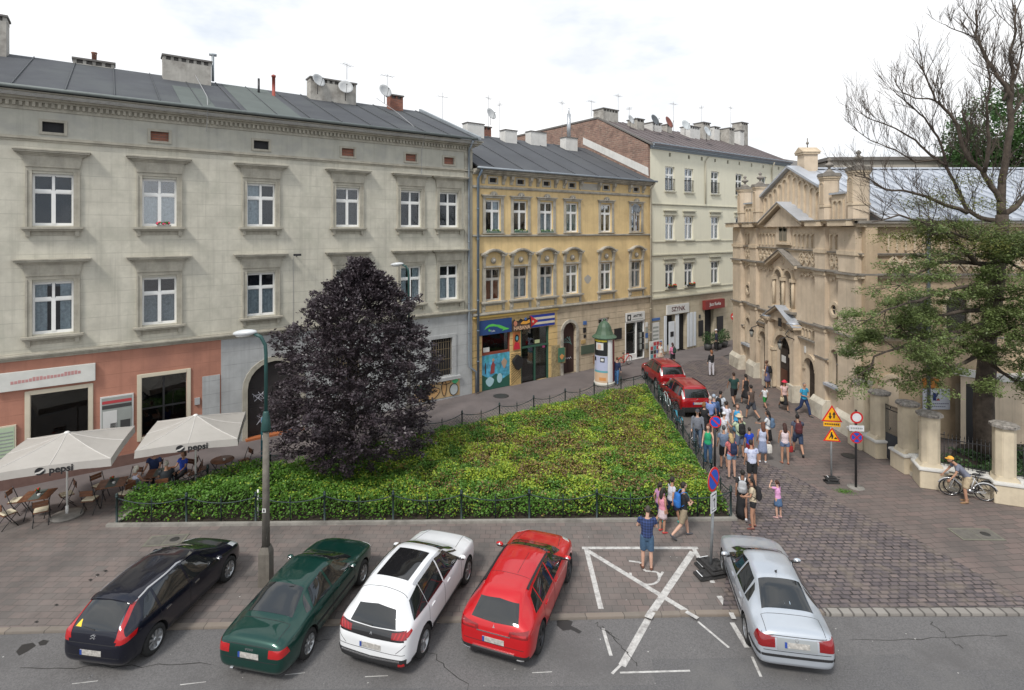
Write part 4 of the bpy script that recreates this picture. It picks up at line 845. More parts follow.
# ================================================================== houses further back
def back_house(nm, p, rz, w_, d_, h_, m, label, roof='flat'):
    e = empty(nm, p, rz, label, 'building'); a = MB().use(m)
    wall(a, 0, w_, 0, h_, [(1.2 + i * 2.6, 2.3 + i * 2.6, z, z + 1.7) for i in range(int((w_ - 2) / 2.6)) for z in (h_ - 3, h_ - 6.4)], depth=.2); a.box(0.01, w_ - .01, .75, d_, 0, h_ - .05); a.build('wall', e)
    for i in range(int((w_ - 2) / 2.6)):
        for z in (h_ - 3, h_ - 6.4): window(e, 1.75 + i * 2.6, z, 1.1, 1.7, 'white', .14)
    a = MB().use(M_CHIMCAP)
    if roof == 'flat': a.box(-.3, w_ + .3, -.35, d_ + .3, h_, h_ + .35)
    else: a.prism([(-.4, h_), (-.4, h_ + .15), (d_ / 2, h_ + 2.4), (d_ + .4, h_ + .15), (d_ + .4, h_)], -.1, w_ + .1, 'x')
    a.build('roof', e); return e
b1 = back_house('grey_block', (33.5, 58, 0), -.05, 16, 10, 17.1, mat('pale_grey_render', (.40, .37, .32), .9, var=.1, scale=.5, streak=.3), 'flat-topped pale block rising behind the church roof, left of the bare tree')
b2 = back_house('brick_house', (29.6, 57.5, 0), FA, 14, 10, 15.9, mat('brown_render', (.26, .16, .12), .9, var=.15, scale=.6), 'low brown house at the far end of the row beyond the cream tenement', 'ridge')
# ================================================================== synagogue-like sandstone hall
M_ST = mat('sandstone_plaster', (.59, .485, .365), .88, var=.12, scale=1.1, stain=(.46, .37, .27), sscale=.8, streak=.5, bump=.15)
M_STT = mat('sandstone_trim', (.58, .475, .345), .88, var=.12, scale=2.5, stain=(.44, .35, .25), sscale=1.2, streak=.4)
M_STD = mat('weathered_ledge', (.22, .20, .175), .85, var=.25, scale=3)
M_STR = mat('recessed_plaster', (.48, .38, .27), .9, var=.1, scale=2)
M_PLN = mat('limestone_plinth', (.58, .54, .45), .9, var=.12, scale=2, stain=(.33, .29, .23), sscale=1.2, streak=.3)
M_MET = mat('sheet_metal_roof', (.50, .53, .58), .42, metal=.35, var=.12, scale=.7, stain=(.34, .37, .41), sscale=.5)
M_DOOR = mat('dark_oak', (.035, .026, .022), .6, var=.3)
EAV = 10.1; LEN = 14.3
ch = empty('synagogue', (16.4, 40.1, 0), -PI / 2, 'sandstone temple with stepped gable, four urn-topped turrets and arched twin windows', 'building')
F0 = [(3.85, 4.85, .15, 3.2, True), (6.05, 8.05, .15, 3.5, True), (9.4, 10.4, .15, 2.75, True), (11.95, 12.55, 1.95, 3.75, True), (1.75, 2.35, 1.95, 3.75, True),
      (6.0, 6.85, 5.15, 7.4, True), (7.2, 8.05, 5.15, 7.4, True), (6.55, 7.0, 9.05, 10.3, True), (7.1, 7.55, 9.05, 10.3, True)]
mb = MB().use(M_ST); wall(mb, 0, LEN, 0, EAV - .05, [h for h in F0 if h[2] < 9], depth=.3)
mb.box(.01, LEN - .01, .8, 11.0, 0, EAV - .1); mb.build('wall', ch)
# upper gable wall behind pediment
gab = [(3.0, 10.0), (11.3, 10.0), (11.3, 11.75), (7.15, 13.5), (3.0, 11.75)]
mb = MB().use(M_ST); mb.prism(gab, .32, .7, 'y'); mb.build('gable', ch)
mb = MB().use(M_MET)
for a, b in (((2.85, 11.70), (7.15, 13.52)), ((11.45, 11.70), (7.15, 13.52))): mb.prism([a, b, (b[0], b[1] + .14), (a[0], a[1] + .14)], .05, .8, 'y')
mb.build('gable_coping', ch)
# tall blind arcade in gable
mb = MB().use(M_STT)
def lancets(mb, x0, x1, n, zf, y, w_=.12, dp=.1):
    """thin ribs with little arches between them, top height given by zf(x)"""
    for i in range(n + 1):
        x = x0 + (x1 - x0) * i / n; z0, z1 = zf(x); mb.box(x - w_ / 2, x + w_ / 2, y - dp, y - .001, z0, z1 - .12)
    for i in range(n):
        xa = x0 + (x1 - x0) * i / n + w_ / 2; xb = x0 + (x1 - x0) * (i + 1) / n - w_ / 2; m_ = (xa + xb) / 2; z1 = zf(m_)[1] - .18; r = (xb - xa) / 2
        arch_band(mb, m_, z1 - r, r, w_ * .8, y - dp - .004, y - .001, N=8)
lancets(mb, 3.75, 10.55, 11, lambda x: (10.3 + max(0, 1.15 - abs(x - 7.15) * .55) + .05, 11.65 + (13.4 - 11.75) * (1 - abs(x - 7.15) / 4.15)), .32); mb.build('blind_arcade', ch)
# projecting pediment over centre
mb = MB().use(M_ST); mb.prism([(4.8, EAV - .1), (9.5, EAV - .1), (7.15, 11.15)], -.28, .31, 'y'); mb.prism([(6.2, 8.9), (7.9, 8.9), (7.9, 10.1), (6.2, 10.1)], -.12, .0, 'y'); 
mb.build('pediment', ch)
mb = MB().use(M_DARK); mb.use(mat('louvre', (.18, .16, .12), .8)); 
for x in (6.6, 7.1): mb.box(x + .03, x + .42, -.16, -.12, 9.15, 9.9); mb.prism(ell(x + .225, 9.9, .195, .2), -.16, -.12, 'y')
mb.use(M_STT); mb.box(6.4, 7.9, -.3, -.1, 8.93, 9.06); arch_band(mb, 6.825, 9.9, .2, .08, -.2, -.12, N=8); arch_band(mb, 7.325, 9.9, .2, .08, -.2, -.12, N=8); mb.build('gable_window', ch)
mb = MB().use(M_STT)
for a, b in (((4.5, EAV), (7.15, 11.3)), ((9.8, EAV), (7.15, 11.3))):
    mb.use(M_STT); mb.prism([a, b, (b[0], b[1] + .16), (a[0], a[1] + .16)], -.5, .3, 'y'); mb.use(M_MET); mb.prism([(a[0], a[1] + .161), (b[0], b[1] + .161), (b[0], b[1] + .2), (a[0], a[1] + .2)], -.56, .31, 'y')
mb.build('pediment_cornice', ch)
mb = MB()
for x0, x1 in ((-.35, 4.55), (9.75, LEN + .35)):
    z = EAV - .16
    for p, h_ in ((.12, .09), (.26, .1), (.4, .1), (.5, .06)): mb.use(M_STT); mb.box(x0, x1, -p, .02, z, z + h_); z += h_
    mb.use(M_STD); mb.box(x0 - .05, x1 + (.05 if x1 > 12 else 0), -.56, .02, z, z + .04)
mb.build('cornice', ch)
# belts
def belt(mb, z, segs, p=.2, h_=.12, y=0):
    for x0, x1 in segs:
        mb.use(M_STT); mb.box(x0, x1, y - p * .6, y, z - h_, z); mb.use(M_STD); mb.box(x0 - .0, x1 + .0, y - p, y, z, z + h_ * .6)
mb = MB(); full = [(-.2, LEN + .2)]
belt(mb, 8.66, full, .16, .08); belt(mb, 7.68, [(-.25, 5.3), (9.0, LEN + .25)], .3, .14); belt(mb, 4.75, [(-.25, 3.6), (10.6, LEN + .25)], .26, .14); belt(mb, 3.72, [(3.6, 5.6), (8.7, 10.8)], .18, .1); belt(mb, 4.62, [(3.6, 5.5), (8.8, 10.6)], .18, .1); belt(mb, 3.1, [(10.7, 11.8), (-.1, .0), (12.75, LEN + .2), (-.2, 1.5)], .28, .1)
for a, b in (((5.3, 7.6), (7.15, 8.45)), ((9.0, 7.6), (7.15, 8.45))):
    mb.use(M_STT); mb.prism([a, b, (b[0], b[1] + .16), (a[0], a[1] + .16)], -.42, .0, 'y'); mb.use(M_STD); mb.prism([(a[0], a[1] + .161), (b[0], b[1] + .161), (b[0], b[1] + .22), (a[0], a[1] + .22)], -.5, .0, 'y')
mb.build('string_course', ch)
# twin-window aedicule
mb = MB().use(M_ST); mb.prism([(5.75, 7.45), (8.3, 7.45), (8.3, 7.75), (7.15, 8.4), (5.75, 7.75)], -.1, -.001, 'y')
mb.use(M_STT)
for x in (5.86, 7.02, 8.17): mb.tube([(x, -.1, 5.2), (x, -.1, 6.75)], .09, 10); mb.box(x - .15, x + .15, -.25, -.001, 6.75, 6.95); mb.box(x - .13, x + .13, -.22, -.001, 5.05, 5.2)
for x in (6.425, 7.625): arch_band(mb, x, 6.97, .43, .14, -.16, -.001)
arch_band(mb, 7.02, 7.95, .14, .06, -.14, -.101, a1=2 * PI); mb.use(M_STD); mb.box(5.6, 8.45, -.35, .02, 4.93, 5.05); mb.build('window_frame', ch)
for x in (6.0, 7.2):
    mb = MB().use(M_GLD); mb.box(x - .05, x + .9, .22, .23, 5.1, 7.45); o = mb.build('window', ch); mb = MB().use(mat('window_grille_stone', (.33, .28, .2), .8)); 
    for i in range(3): mb.box(x + .2 + i * .2, x + .24 + i * .2, .17, .21, 5.15, 7.3)
    for i in range(5): mb.box(x, x + .85, .175, .205, 5.5 + i * .4, 5.53 + i * .4)
    mb.build('tracery', o); mb = MB().use(M_DARK); mb.box(x - .08, x + .93, .4, .45, 5, 7.5); mb.build('room_recess', o)
# small arcades between belts (8.75..9.85) and lattice frieze (7.78..8.6)
mb = MB().use(M_STT)
for x0, x1, n in ((3.75, 6.1, 5), (8.2, 10.55, 5), (1.55, 2.5, 2), (11.85, 12.75, 2)): lancets(mb, x0, x1, n, lambda x: (8.85, 9.75), 0, .09, .09)
mb.build('blind_arcade', ch)
def lattice(mb, x0, x1, z0, z1, y, step=.62):
    n = max(1, round((x1 - x0) / step)); s = (x1 - x0) / n
    for i in range(n):
        xa = x0 + i * s; cx_ = xa + s / 2; cz_ = (z0 + z1) / 2; t_ = .05
        for (a, b) in (((xa, cz_), (cx_, z1)), ((cx_, z1), (xa + s, cz_)), ((xa + s, cz_), (cx_, z0)), ((cx_, z0), (xa, cz_))):
            d = Vector((b[0] - a[0], b[1] - a[1])).normalized(); q = Vector((-d.y, d.x)) * t_
            mb.prism([(a[0] - q.x, a[1] - q.y), (b[0] - q.x, b[1] - q.y), (b[0] + q.x, b[1] + q.y), (a[0] + q.x, a[1] + q.y)], y - .09 - .003 * (i % 2), y - .001, 'y')
        arch_band(mb, cx_, cz_, .1, .06, y - .08, y - .001, N=8, a1=2 * PI)
mb = MB().use(M_STT); lattice(mb, 3.75, 5.5, 7.88, 8.6, 0); lattice(mb, 8.8, 10.55, 7.88, 8.6, 0); lattice(mb, 1.6, 2.5, 7.88, 8.6, 0, .45); lattice(mb, 11.8, 12.7, 7.88, 8.6, 0, .45); mb.build('lattice_frieze', ch)
mb = MB().use(M_STT)
for x0, x1, n in ((3.75, 5.6, 6), (8.75, 10.6, 6), (1.6, 2.5, 3), (11.8, 12.7, 3), (8.7, 10.6, 0)):
    for i in range(n): x = x0 + (x1 - x0) * (i + .5) / n; mb.box(x - .1, x + .1, -.1, -.001, 7.22 + (.07 if i % 2 else 0), 7.34 + (.07 if i % 2 else 0)); 
for x0, x1, n in ((8.75, 10.5, 5), (3.8, 5.5, 5)): lancets(mb, x0, x1, n, lambda x: (3.85, 4.5), 0, .07, .08)
mb.build('corbel_row', ch)
# buttress piers and turrets
def pier(x0, x1, p, nm='buttress'):
    a = MB().use(M_ST); a.box(x0, x1, -p, .0 - .001, .9, EAV - .15); a.use(M_PLN); a.prism([(-p - .22, 0), (-.0, 0), (0, 1.0), (-p, 1.0), (-p - .2, .75)], x0 - .14, x1 + .14, 'x'); a.use(M_STT)
    for z in (4.5, 7.45, 8.6): a.box(x0 - .05, x1 + .05, -p - .07, 0, z, z + .2)
    a.use(M_STD)
    for z in (4.71, 7.66): a.box(x0 - .1, x1 + .1, -p - .16, 0, z, z + .08)
    a.use(M_STT); a.box(x0 - .1, x1 + .1, -p - .5, -.35 if p < .3 else -p, EAV - .1, EAV + .16); a.use(M_STD); a.box(x0 - .14, x1 + .14, -p - .55, -.2, EAV + .16, EAV + .21); return a.build(nm, ch)
for x0, x1, p in ((0, 1.35, .3), (2.65, 3.6, .22), (10.7, 11.65, .22), (12.95, LEN, .3)): pier(x0, x1, p)
def turret(x0, x1, z1, y0=-.1, fin=True):
    a = MB().use(M_ST); w_ = x1 - x0; y1 = y0 + w_; m_ = (x0 + x1) / 2; ym = (y0 + y1) / 2; k = .18
    oct_ = [(x0 + k, y0), (x1 - k, y0), (x1, y0 + k), (x1, y1 - k), (x1 - k, y1), (x0 + k, y1), (x0, y1 - k), (x0, y0 + k)]
    a.prism(oct_, EAV + .1, z1 - .35, 'z')
    for s_, zz, m in ((.06, EAV + .9, M_STT), (.05, z1 - .45, M_STT), (.12, z1 - .35, M_STT), (.17, z1 - .25, M_STD)):
        a.use(m); a.prism([(m_ + (p[0] - m_) * (1 + s_ * 1.6), ym + (p[1] - ym) * (1 + s_ * 1.6)) for p in oct_], zz, zz + .1, 'z')
    a.use(M_STT)
    for sx in (-1, 1): arch_band(a, m_, z1 - .75, w_ * .2, .06, y0 - .035, y0, N=8) if sx > 0 else a.box(m_ - w_ * .2 - .05, m_ - w_ * .2, y0 - .035, y0, EAV + 1.05, z1 - .75); 
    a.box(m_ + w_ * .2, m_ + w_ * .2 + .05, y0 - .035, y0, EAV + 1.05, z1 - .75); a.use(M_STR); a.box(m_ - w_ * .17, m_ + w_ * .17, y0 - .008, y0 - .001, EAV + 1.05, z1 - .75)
    a.use(M_STD); a.prism([(m_ + (p[0] - m_) * 1.2, ym + (p[1] - ym) * 1.2) for p in oct_], z1 - .15, z1 - .08, 'z')
    o = a.build('turret', ch)
    f = MB().use(M_STD); f.lathe([(w_ * .4, -.08), (w_ * .15, .1), (.07, .14), (.06, .22), (.2, .3), (.24, .38), (.2, .42), (.08, .48), (.06, .55), (.12, .6), (.1, .68), (.03, .74), (.0, .76)], 12, (m_, ym, z1)); f.build('urn_finial', o)
turret(.2, 1.05, 12.95); turret(2.7, 3.5, 12.95); turret(10.75, 11.55, 12.85); turret(13.2, 14.0, 12.9)
mb = MB()
for x0, x1 in ((1.2, 2.6), (11.7, 12.95)):
    mb.use(M_ST); mb.box(x0, x1, .1, .4, EAV, 11.6); mb.use(M_STT); lancets(mb, x0 + .2, x1 - .2, 2, lambda x: (10.35, 11.45), .1, .1, .08); mb.use(M_MET); mb.box(x0, x1, -.05, .5, 11.6, 11.7)
mb.build('parapet', ch)
# doors
def adoor(x0, x1, z1, y=.22):
    a = MB().use(M_DOOR); a.box(x0 - .02, x1 + .02, y, y + .06, .12, z1)
    for i in range(6): a.box(x0 + .1, x1 - .1, y - .02, y, .35 + i * .36, .62 + i * .36)
    o = a.build('door', ch); b = MB().use(M_STT); m_ = (x0 + x1) / 2; r = (x1 - x0) / 2; arch_band(b, m_, z1 - r, r + .02, .2, -.12, -.001); b.box(x0 - .24, x0 - .02, -.1, -.001, z1 - r - .18, z1 - r); b.box(x1 + .02, x1 + .24, -.1, -.001, z1 - r - .18, z1 - r); b.build('surround', o)
adoor(3.85, 4.85, 3.2); adoor(9.4, 10.4, 2.75)
a = MB().use(M_DARK); a.box(6.0, 8.1, .9, .95, 0, 3.6); a.use(M_DOOR); a.box(6.08, 7.05, .2, .27, .15, 2.6); a.use(mat('door_red_wood', (.10, .04, .025), .5)); a.box(6.2, 6.95, .17, .2, .3, 1.3); a.use(M_DOOR); a.M = Matrix.Translation((8.02, .25, 0)) @ Matrix.Rotation(R(105), 4, 'Z'); a.box(0, .95, 0, .07, .15, 2.6); a.M = None
a.use(M_IRON)
for i in range(7): x = 6.15 + i * .3; a.tube([(7.05 + (x - 7.05) * .5, .25, 2.6), (x, .25, 2.6 + math.sqrt(max(.01, 1 - (x - 7.05) ** 2)) * .85)], .02, 5)
md = a.build('main_door', ch); panel(md, 6.35, 6.85, 1.75, 2.15, M_PW, .14, .02, 'notice')
a = MB().use(M_STT); arch_band(a, 7.05, 2.5, 1.0, .25, -.2, -.001); arch_band(a, 7.05, 2.5, 1.27, .14, -.12, -.001)
for x in (5.72, 8.12): a.box(x, x + .28, -.24, -.001, .1, 2.4); a.box(x - .06, x + .34, -.3, -.001, 2.38, 2.55)
for x in (5.3, 8.4): a.use(M_ST); a.box(x, x + .45, -.4, -.001, .9, 4.4); a.use(M_PLN); a.box(x - .1, x + .55, -.55, -.001, 0, .95); a.use(M_STT); a.box(x - .06, x + .5, -.48, -.001, 4.2, 4.4)
a.use(M_ST); a.prism([(5.3, 4.3), (8.85, 4.3), (7.05, 5.1)], -.3, -.001, 'y'); a.use(M_STT)
for p, q in (((5.0, 4.15), (7.05, 5.15)), ((9.1, 4.15), (7.05, 5.15))):
    a.use(M_STT); a.prism([p, q, (q[0], q[1] + .12), (p[0], p[1] + .12)], -.55, -.001, 'y'); a.use(M_MET); a.prism([(p[0], p[1] + .121), (q[0], q[1] + .121), (q[0], q[1] + .15), (p[0], p[1] + .15)], -.62, -.001, 'y')
for x in (5.5, 8.6): a.use(M_MET); a.lathe([(.44, 0), (.3, .09), (.1, .17), (.01, .2)], 12, (x, -.25, 4.42)); a.use(M_STT); a.lathe([(.2, -.5), (.42, -.1), (.45, 0)], 12, (x, -.22, 4.42))
a.use(M_BLK); a.box(6.85, 7.25, -.32, -.29, 4.0, 4.5); a.build('portal', ch)
for x in (5.2, 8.9):
    a = MB().use(M_BLK); a.tube([(x, -.4, 3.6), (x, -.8, 3.75), (x - .1, -1.15, 3.6), (x - .1, -1.15, 3.4)], .03, 6); a.tube([(x, -.42, 4.0), (x, -.7, 4.15), (x, -.9, 3.9), (x, -.75, 3.75)], .025, 6)
    a.use(flat('lantern_glass', (.35, .36, .33), .3)); a.lathe([(.06, -.4), (.13, -.1), (.13, -.02)], 6, (x - .1, -1.15, 3.4)); a.use(M_BLK); a.lathe([(.16, -.02), (.04, .12), (.01, .2)], 6, (x - .1, -1.15, 3.4)); a.build('wall_lantern', ch)
panel(ch, 8.75 + .55, 9.6 - .15, 2.95, 3.3, M_PW, -.05, .045, 'wall_plaque')
# niches with sills, round windows
for x in (12.25, 2.05):
    b = MB().use(M_STT); arch_band(b, x, 3.45, .3, .18, -.1, -.001); b.box(x - .48, x - .3, -.1, -.001, 2.0, 3.45); b.box(x + .3, x + .48, -.1, -.001, 2.0, 3.45); b.use(M_MET); b.box(x - .6, x + .6, -.32, .05, 1.82, 1.95); o = b.build('window_frame', ch)
    b = MB().use(M_GLD); b.box(x - .3, x + .3, .2, .21, 1.9, 3.8); b.build('pane', o); b = MB().use(M_DARK); b.box(x - .3, x + .3, .27, .29, 1.9, 3.8); b.build('room_recess', o)
    b = MB().use(M_STT); arch_band(b, x, 5.75, .26, .16, -.12, -.001, a1=2 * PI, N=20); b.use(M_DARK); b.prism(ell(x, 5.75, .25, .25), -.012, -.004, 'y'); b.use(M_STT); b.box(x - .02, x + .02, -.03, -.012, 5.5, 6.0); b.box(x - .25, x + .25, -.028, -.013, 5.73, 5.77); b.build('round_window', ch)
# side wall along the garden: local frame of the hall is rotated, so use a child-less frame empty-free transform
def side(mb): mb.M = Matrix.Translation((LEN, 0, 0)) @ Matrix.Rotation(PI / 2, 4, 'Z'); return mb
SL = 16.0
M_SW_ = mat('weathered_shaded_sandstone', (.50, .385, .26), .9, var=.14, scale=1.1, stain=(.37, .28, .19), sscale=.9, streak=.5, bump=.2)  # weathered plaster, with the side wall's tree shade also put into its darker colour
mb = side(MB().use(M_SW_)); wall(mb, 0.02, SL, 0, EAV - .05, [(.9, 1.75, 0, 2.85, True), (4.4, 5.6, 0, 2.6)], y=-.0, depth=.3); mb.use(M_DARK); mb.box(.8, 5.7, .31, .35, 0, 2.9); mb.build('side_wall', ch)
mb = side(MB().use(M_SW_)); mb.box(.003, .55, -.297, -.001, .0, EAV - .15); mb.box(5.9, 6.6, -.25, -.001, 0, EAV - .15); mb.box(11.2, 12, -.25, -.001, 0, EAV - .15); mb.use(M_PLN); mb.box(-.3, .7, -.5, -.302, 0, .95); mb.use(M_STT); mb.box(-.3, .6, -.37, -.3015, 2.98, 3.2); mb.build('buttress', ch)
mb = side(MB()); belt(mb, 8.664, [(-.197, SL)], .163, .08, 0); belt(mb, 7.684, [(-.247, SL)], .303, .14); belt(mb, 4.754, [(-.247, SL)], .263, .14); mb.use(M_STT); mb.box(-.303, SL, -.303, -.004, EAV - .153, EAV + .006); mb.use(M_STD); mb.box(-.4, SL, -.45, -.001, EAV + .0, EAV + .14); mb.build('string_course', ch)
mb = side(MB().use(M_STT)); lattice(mb, 1.2, 5.6, 7.88, 8.6, 0, .55); lattice(mb, 6.7, 11, 7.88, 8.6, 0, .55); mb.build('lattice_frieze', ch)
mb = side(MB().use(M_STT)); lancets(mb, 1.2, 5.7, 11, lambda x: (8.85, 9.75), 0, .08, .09); lancets(mb, 6.8, 11, 10, lambda x: (8.85, 9.75), 0, .08, .09); mb.build('blind_arcade', ch)
mb = side(MB().use(M_STT)); 
for x in (2.6, 4.4, 8, 10): arch_band(mb, x, 6.3, .5, .15, -.1, -.001); mb.box(x - .65, x - .5, -.1, -.001, 4.95, 6.3); mb.box(x + .5, x + .65, -.1, -.001, 4.95, 6.3); mb.use(M_GLD); mb.box(x - .5, x + .5, -.03, -.002, 4.95, 6.7); mb.use(M_STT)
arch_band(mb, 1.325, 2.42, .45, .2, -.12, -.001); mb.build('side_window', ch)
mb = side(MB()); mb.M = side(MB()).M; mb.use(M_PIPE); mb.tube([(3.05, -.35, EAV), (3.05, -.12, EAV - .5), (3.05, -.12, .8)], .08, 8); mb.build('downpipe', ch)
# metal roof: ridge runs away from the street wall
mb = side(MB().use(M_MET)); zr = 13.45
mb.prism([(-.5, EAV + .14), (-.5, EAV + .24), (7.15, zr), (14.8, EAV + .24), (14.8, EAV + .14), (7.15, zr - .1)], .75, SL, 'x')
x = 1.0
while x < SL:
    for s_ in (-1, 1):
        ya, yb = (-.5, 7.15) if s_ < 0 else (14.8, 7.15); mb.prism([(ya, EAV + .24), (ya, EAV + .31), (yb, zr + .07), (yb, zr)], x, x + .035, 'x')
    x += .62
mb.prism([(6.95, zr), (7.15, zr + .1), (7.35, zr)], .75, SL, 'x')
mb.build('roof', ch)
mb = MB().use(M_ST); mb.box(6.75, 7.55, .9, 1.7, 12.9, 14.35); mb.use(M_STT); mb.box(6.65, 7.65, .8, 1.8, 14.3, 14.42); mb.prism([(6.6, 14.42), (7.7, 14.42), (7.15, 14.75)], .75, 1.85, 'y'); mb.use(M_STD); mb.tube([(7.15, 1.3, 14.7), (7.15, 1.3, 15.3)], .03, 5); mb.ball((7.15, 1.3, 15.0), .09, 8, 6); mb.build('ridge_turret', ch)
# notice board on the side wall, orange panel, door sheet
mb = MB().use(flat('board_white', (.50, .52, .58), .6)); mb.box(0, 1.25, -.06, 0, 0, .95); bd = mb.build('notice_board'); bd.location = (19.2, 25.74, 1.42)
tag(bd, 'white board with a small blue and red angular emblem on the sandstone side wall', 'sign')
mb = MB().use(flat('emblem_blue', (.015, .03, .13))); mb.prism([(.45, .42), (.6, .42), (.6, .55), (.75, .78), (.62, .78), (.62, .7), (.55, .78), (.45, .78)], -.072, -.061, 'y'); mb.use(flat('emblem_red', (.35, .02, .04))); mb.prism([(.61, .42), (.78, .42), (.7, .56)], -.072, -.061, 'y'); mb.use(flat('text_grey', (.2, .2, .26))); 
for i in range(12): mb.box(.06 + i * .096, .06 + i * .096 + .07, -.068, -.061, .25, .3)
for i in range(9): mb.box(.2 + i * .096, .2 + i * .096 + .07, -.068, -.061, .12, .16)
mb.build('emblem', bd)
mb = MB().use(flat('orange_panel', (.45, .17, .03))); mb.box(0, .75, -.05, 0, 0, .45); o = mb.build('hoarding'); o.location = (19.2, 25.74, 2.42); tag(o, 'small orange panel just above the white board on the side wall', 'panel')
# annexe entrance with slanted white arch
ax = empty('gate_lodge', (20.55, 25.2, 0), 0, 'sandstone side entrance with dark doors left of the big tree', 'building')
mb = MB().use(M_ST); wall(mb, 0, 1.75, 0, 3.1, [(.25, 1.4, 0, 2.75)], depth=.3); mb.box(1.75, 6.5, -.002, .35, 0, 3.1); mb.build('wall', ax)
mb = MB().use(M_BLK); mb.box(.2, 1.45, .2, .26, 0, 2.8); o = mb.build('door', ax); panel(o, .95, 1.3, 1.55, 1.9, M_PW, .16, .03, 'notice')
mb = MB().use(M_CHIMW); mb.prism([(-.1, 3.15), (1.9, 2.85), (6.6, 2.85), (6.6, 3.1), (1.9, 3.15), (-.1, 3.45)], -.1, .4, 'y'); mb.build('coping', ax)
# ------------------------------------------------------------------ boundary wall with gate piers
M_PP = mat('pier_plaster', (.58, .50, .37), .88, var=.08, scale=2, stain=(.46, .39, .29), sscale=1.5, streak=.35)
M_CAP = mat('lichen_cap', (.22, .20, .18), .95, var=.7, scale=11, stain=(.42, .40, .36), sscale=6)
def gpier(p, rz, label, h_=2.75, w_=.62, ext=False):
    e = empty('gate_pier', p, rz, label, 'gate pier', 'white plastered piers of the boundary wall')
    a = MB().use(M_PP); b = w_ / 2; k = .16
    a.prism([(-b + k, -b), (b - k, -b), (b, -b + k), (b, b - k), (b - k, b), (-b + k, b), (-b, b - k), (-b, -b + k)], .9, h_ - .1, 'z'); a.box(-b - .12, b + .12, -b - .12, b + .12, 0, .72); a.prism([(-b - .12, .72), (b + .12, .72), (b - .05, .95), (-b + .05, .95)], -b, b, 'y'); a.build('shaft', e, bevel=.02)
    a = MB().use(M_CAP); a.lathe([(b + .02, 0), (b + .13, .03), (b + .13, .12), (b + .06, .15), (.05, .17)], 8, (0, 0, h_ - .1), rot=PI / 8, smooth=False); a.build('cap', e); a = MB().use(M_CHIMW); a.box(-b - .17, b + .17, -b - .17, b + .17, .68, .78); a.build('ledge', e, bevel=.02)
    a = MB().use(M_IRON)
    for z in (1.1, 2.0): a.tube([(b - .02, 0, z), (b + .15, 0, z), (b + .17, 0, z + .1)], .02, 5)
    a.build('hinge', e); return e
gpier((15.85, 24.85, 0), 0, 'boundary pier standing hard against the corner buttress of the temple', 2.95); gpier((16.0, 23.95, 0), 0, 'pier just left of the dark iron gate, second from the temple corner')
gpier((16.15, 22.45, 0), 0, 'pier just right of the dark iron gate, with a metal bracket'); gpier((16.05, 21.15, 0), R(-20), 'pier at the bend of the low wall above the front wheel of the bicycles'); gpier((17.85, 19.95, 0), R(-22), 'rightmost boundary pier, beyond the bicycles and the man in the yellow cap')
def lowwall(a_, b_, label, h_=.72):
    a_, b_ = Vector(a_), Vector(b_); d = b_ - a_; e = empty('boundary_wall', (a_.x, a_.y, 0), math.atan2(d.y, d.x), label, 'wall', 'low plastered boundary walls'); L = d.length
    m = MB().use(M_PP); m.box(0, L, -.16, .16, 0, h_); m.use(M_PLN); m.box(0, L, -.2, .2, 0, .16); m.build('wall', e); m = MB().use(M_CHIMW); m.box(-.0, L, -.24, .24, h_, h_ + .12); m.build('coping', e, bevel=.03); return e
lowwall((15.88, 24.5), (15.97, 24.3), 'short wall between the two piers nearest the temple'); lowwall((16.12, 22.1), (16.08, 21.5), 'short wall between the pier right of the gate and the bend'); lowwall((16.35, 21.0), (17.5, 20.15), 'curved low garden wall behind the bicycles'); lowwall((18.2, 19.85), (24, 17.9), 'low wall running out of the picture past the last pier')
def railing(a_, b_, z0, z1, label, n=12, nm='railing', solid=False):
    a_, b_ = Vector(a_), Vector(b_); d = b_ - a_; e = empty(nm, (a_.x, a_.y, 0), math.atan2(d.y, d.x), label, 'gate' if solid else 'railing'); L = d.length; m = MB().use(M_BLK)
    for z in (z0 + .1, z1 - .15): m.box(0, L, -.015, .015, z, z + .03)
    m.build('rail', e); m = MB().use(M_BLK)
    for i in range(n + 1): x = L * i / n; m.tube([(x, 0, z0), (x, 0, z1)], .011, 5); m.lathe([(.02, 0), (.001, .09)], 5, (x, 0, z1))
    m.build('bar', e)
    if solid: m = MB().use(flat('gate_sheet', (.04, .045, .055), .5)); m.box(0, L, -.01, .01, z0, z0 + 1.1); m.build('sheet', e)
railing((16.03, 23.6), (16.13, 22.8), .05, 2.3, 'dark iron gate with sheet-metal lower half between two plastered piers', 14, 'iron_gate', True)
railing((16.35, 21.0), (17.5, 20.15), .84, 2.0, 'iron railing on the garden wall behind the bicycles'); railing((18.2, 19.85), (24, 17.9), .84, 2.0, 'iron railing on the wall right of the last pier', 30)
mb = MB().use(M_SOIL); mb.add([(16.3, 22.3, .03), (16.4, 21.2, .03), (24, 18.1, .03), (30, 18.1, .03), (30, 25.1, .03), (20.4, 25.1, .03), (18, 23, .03)], [(0, 1, 2, 3, 4, 5, 6)]); structure(mb.build('soil'))
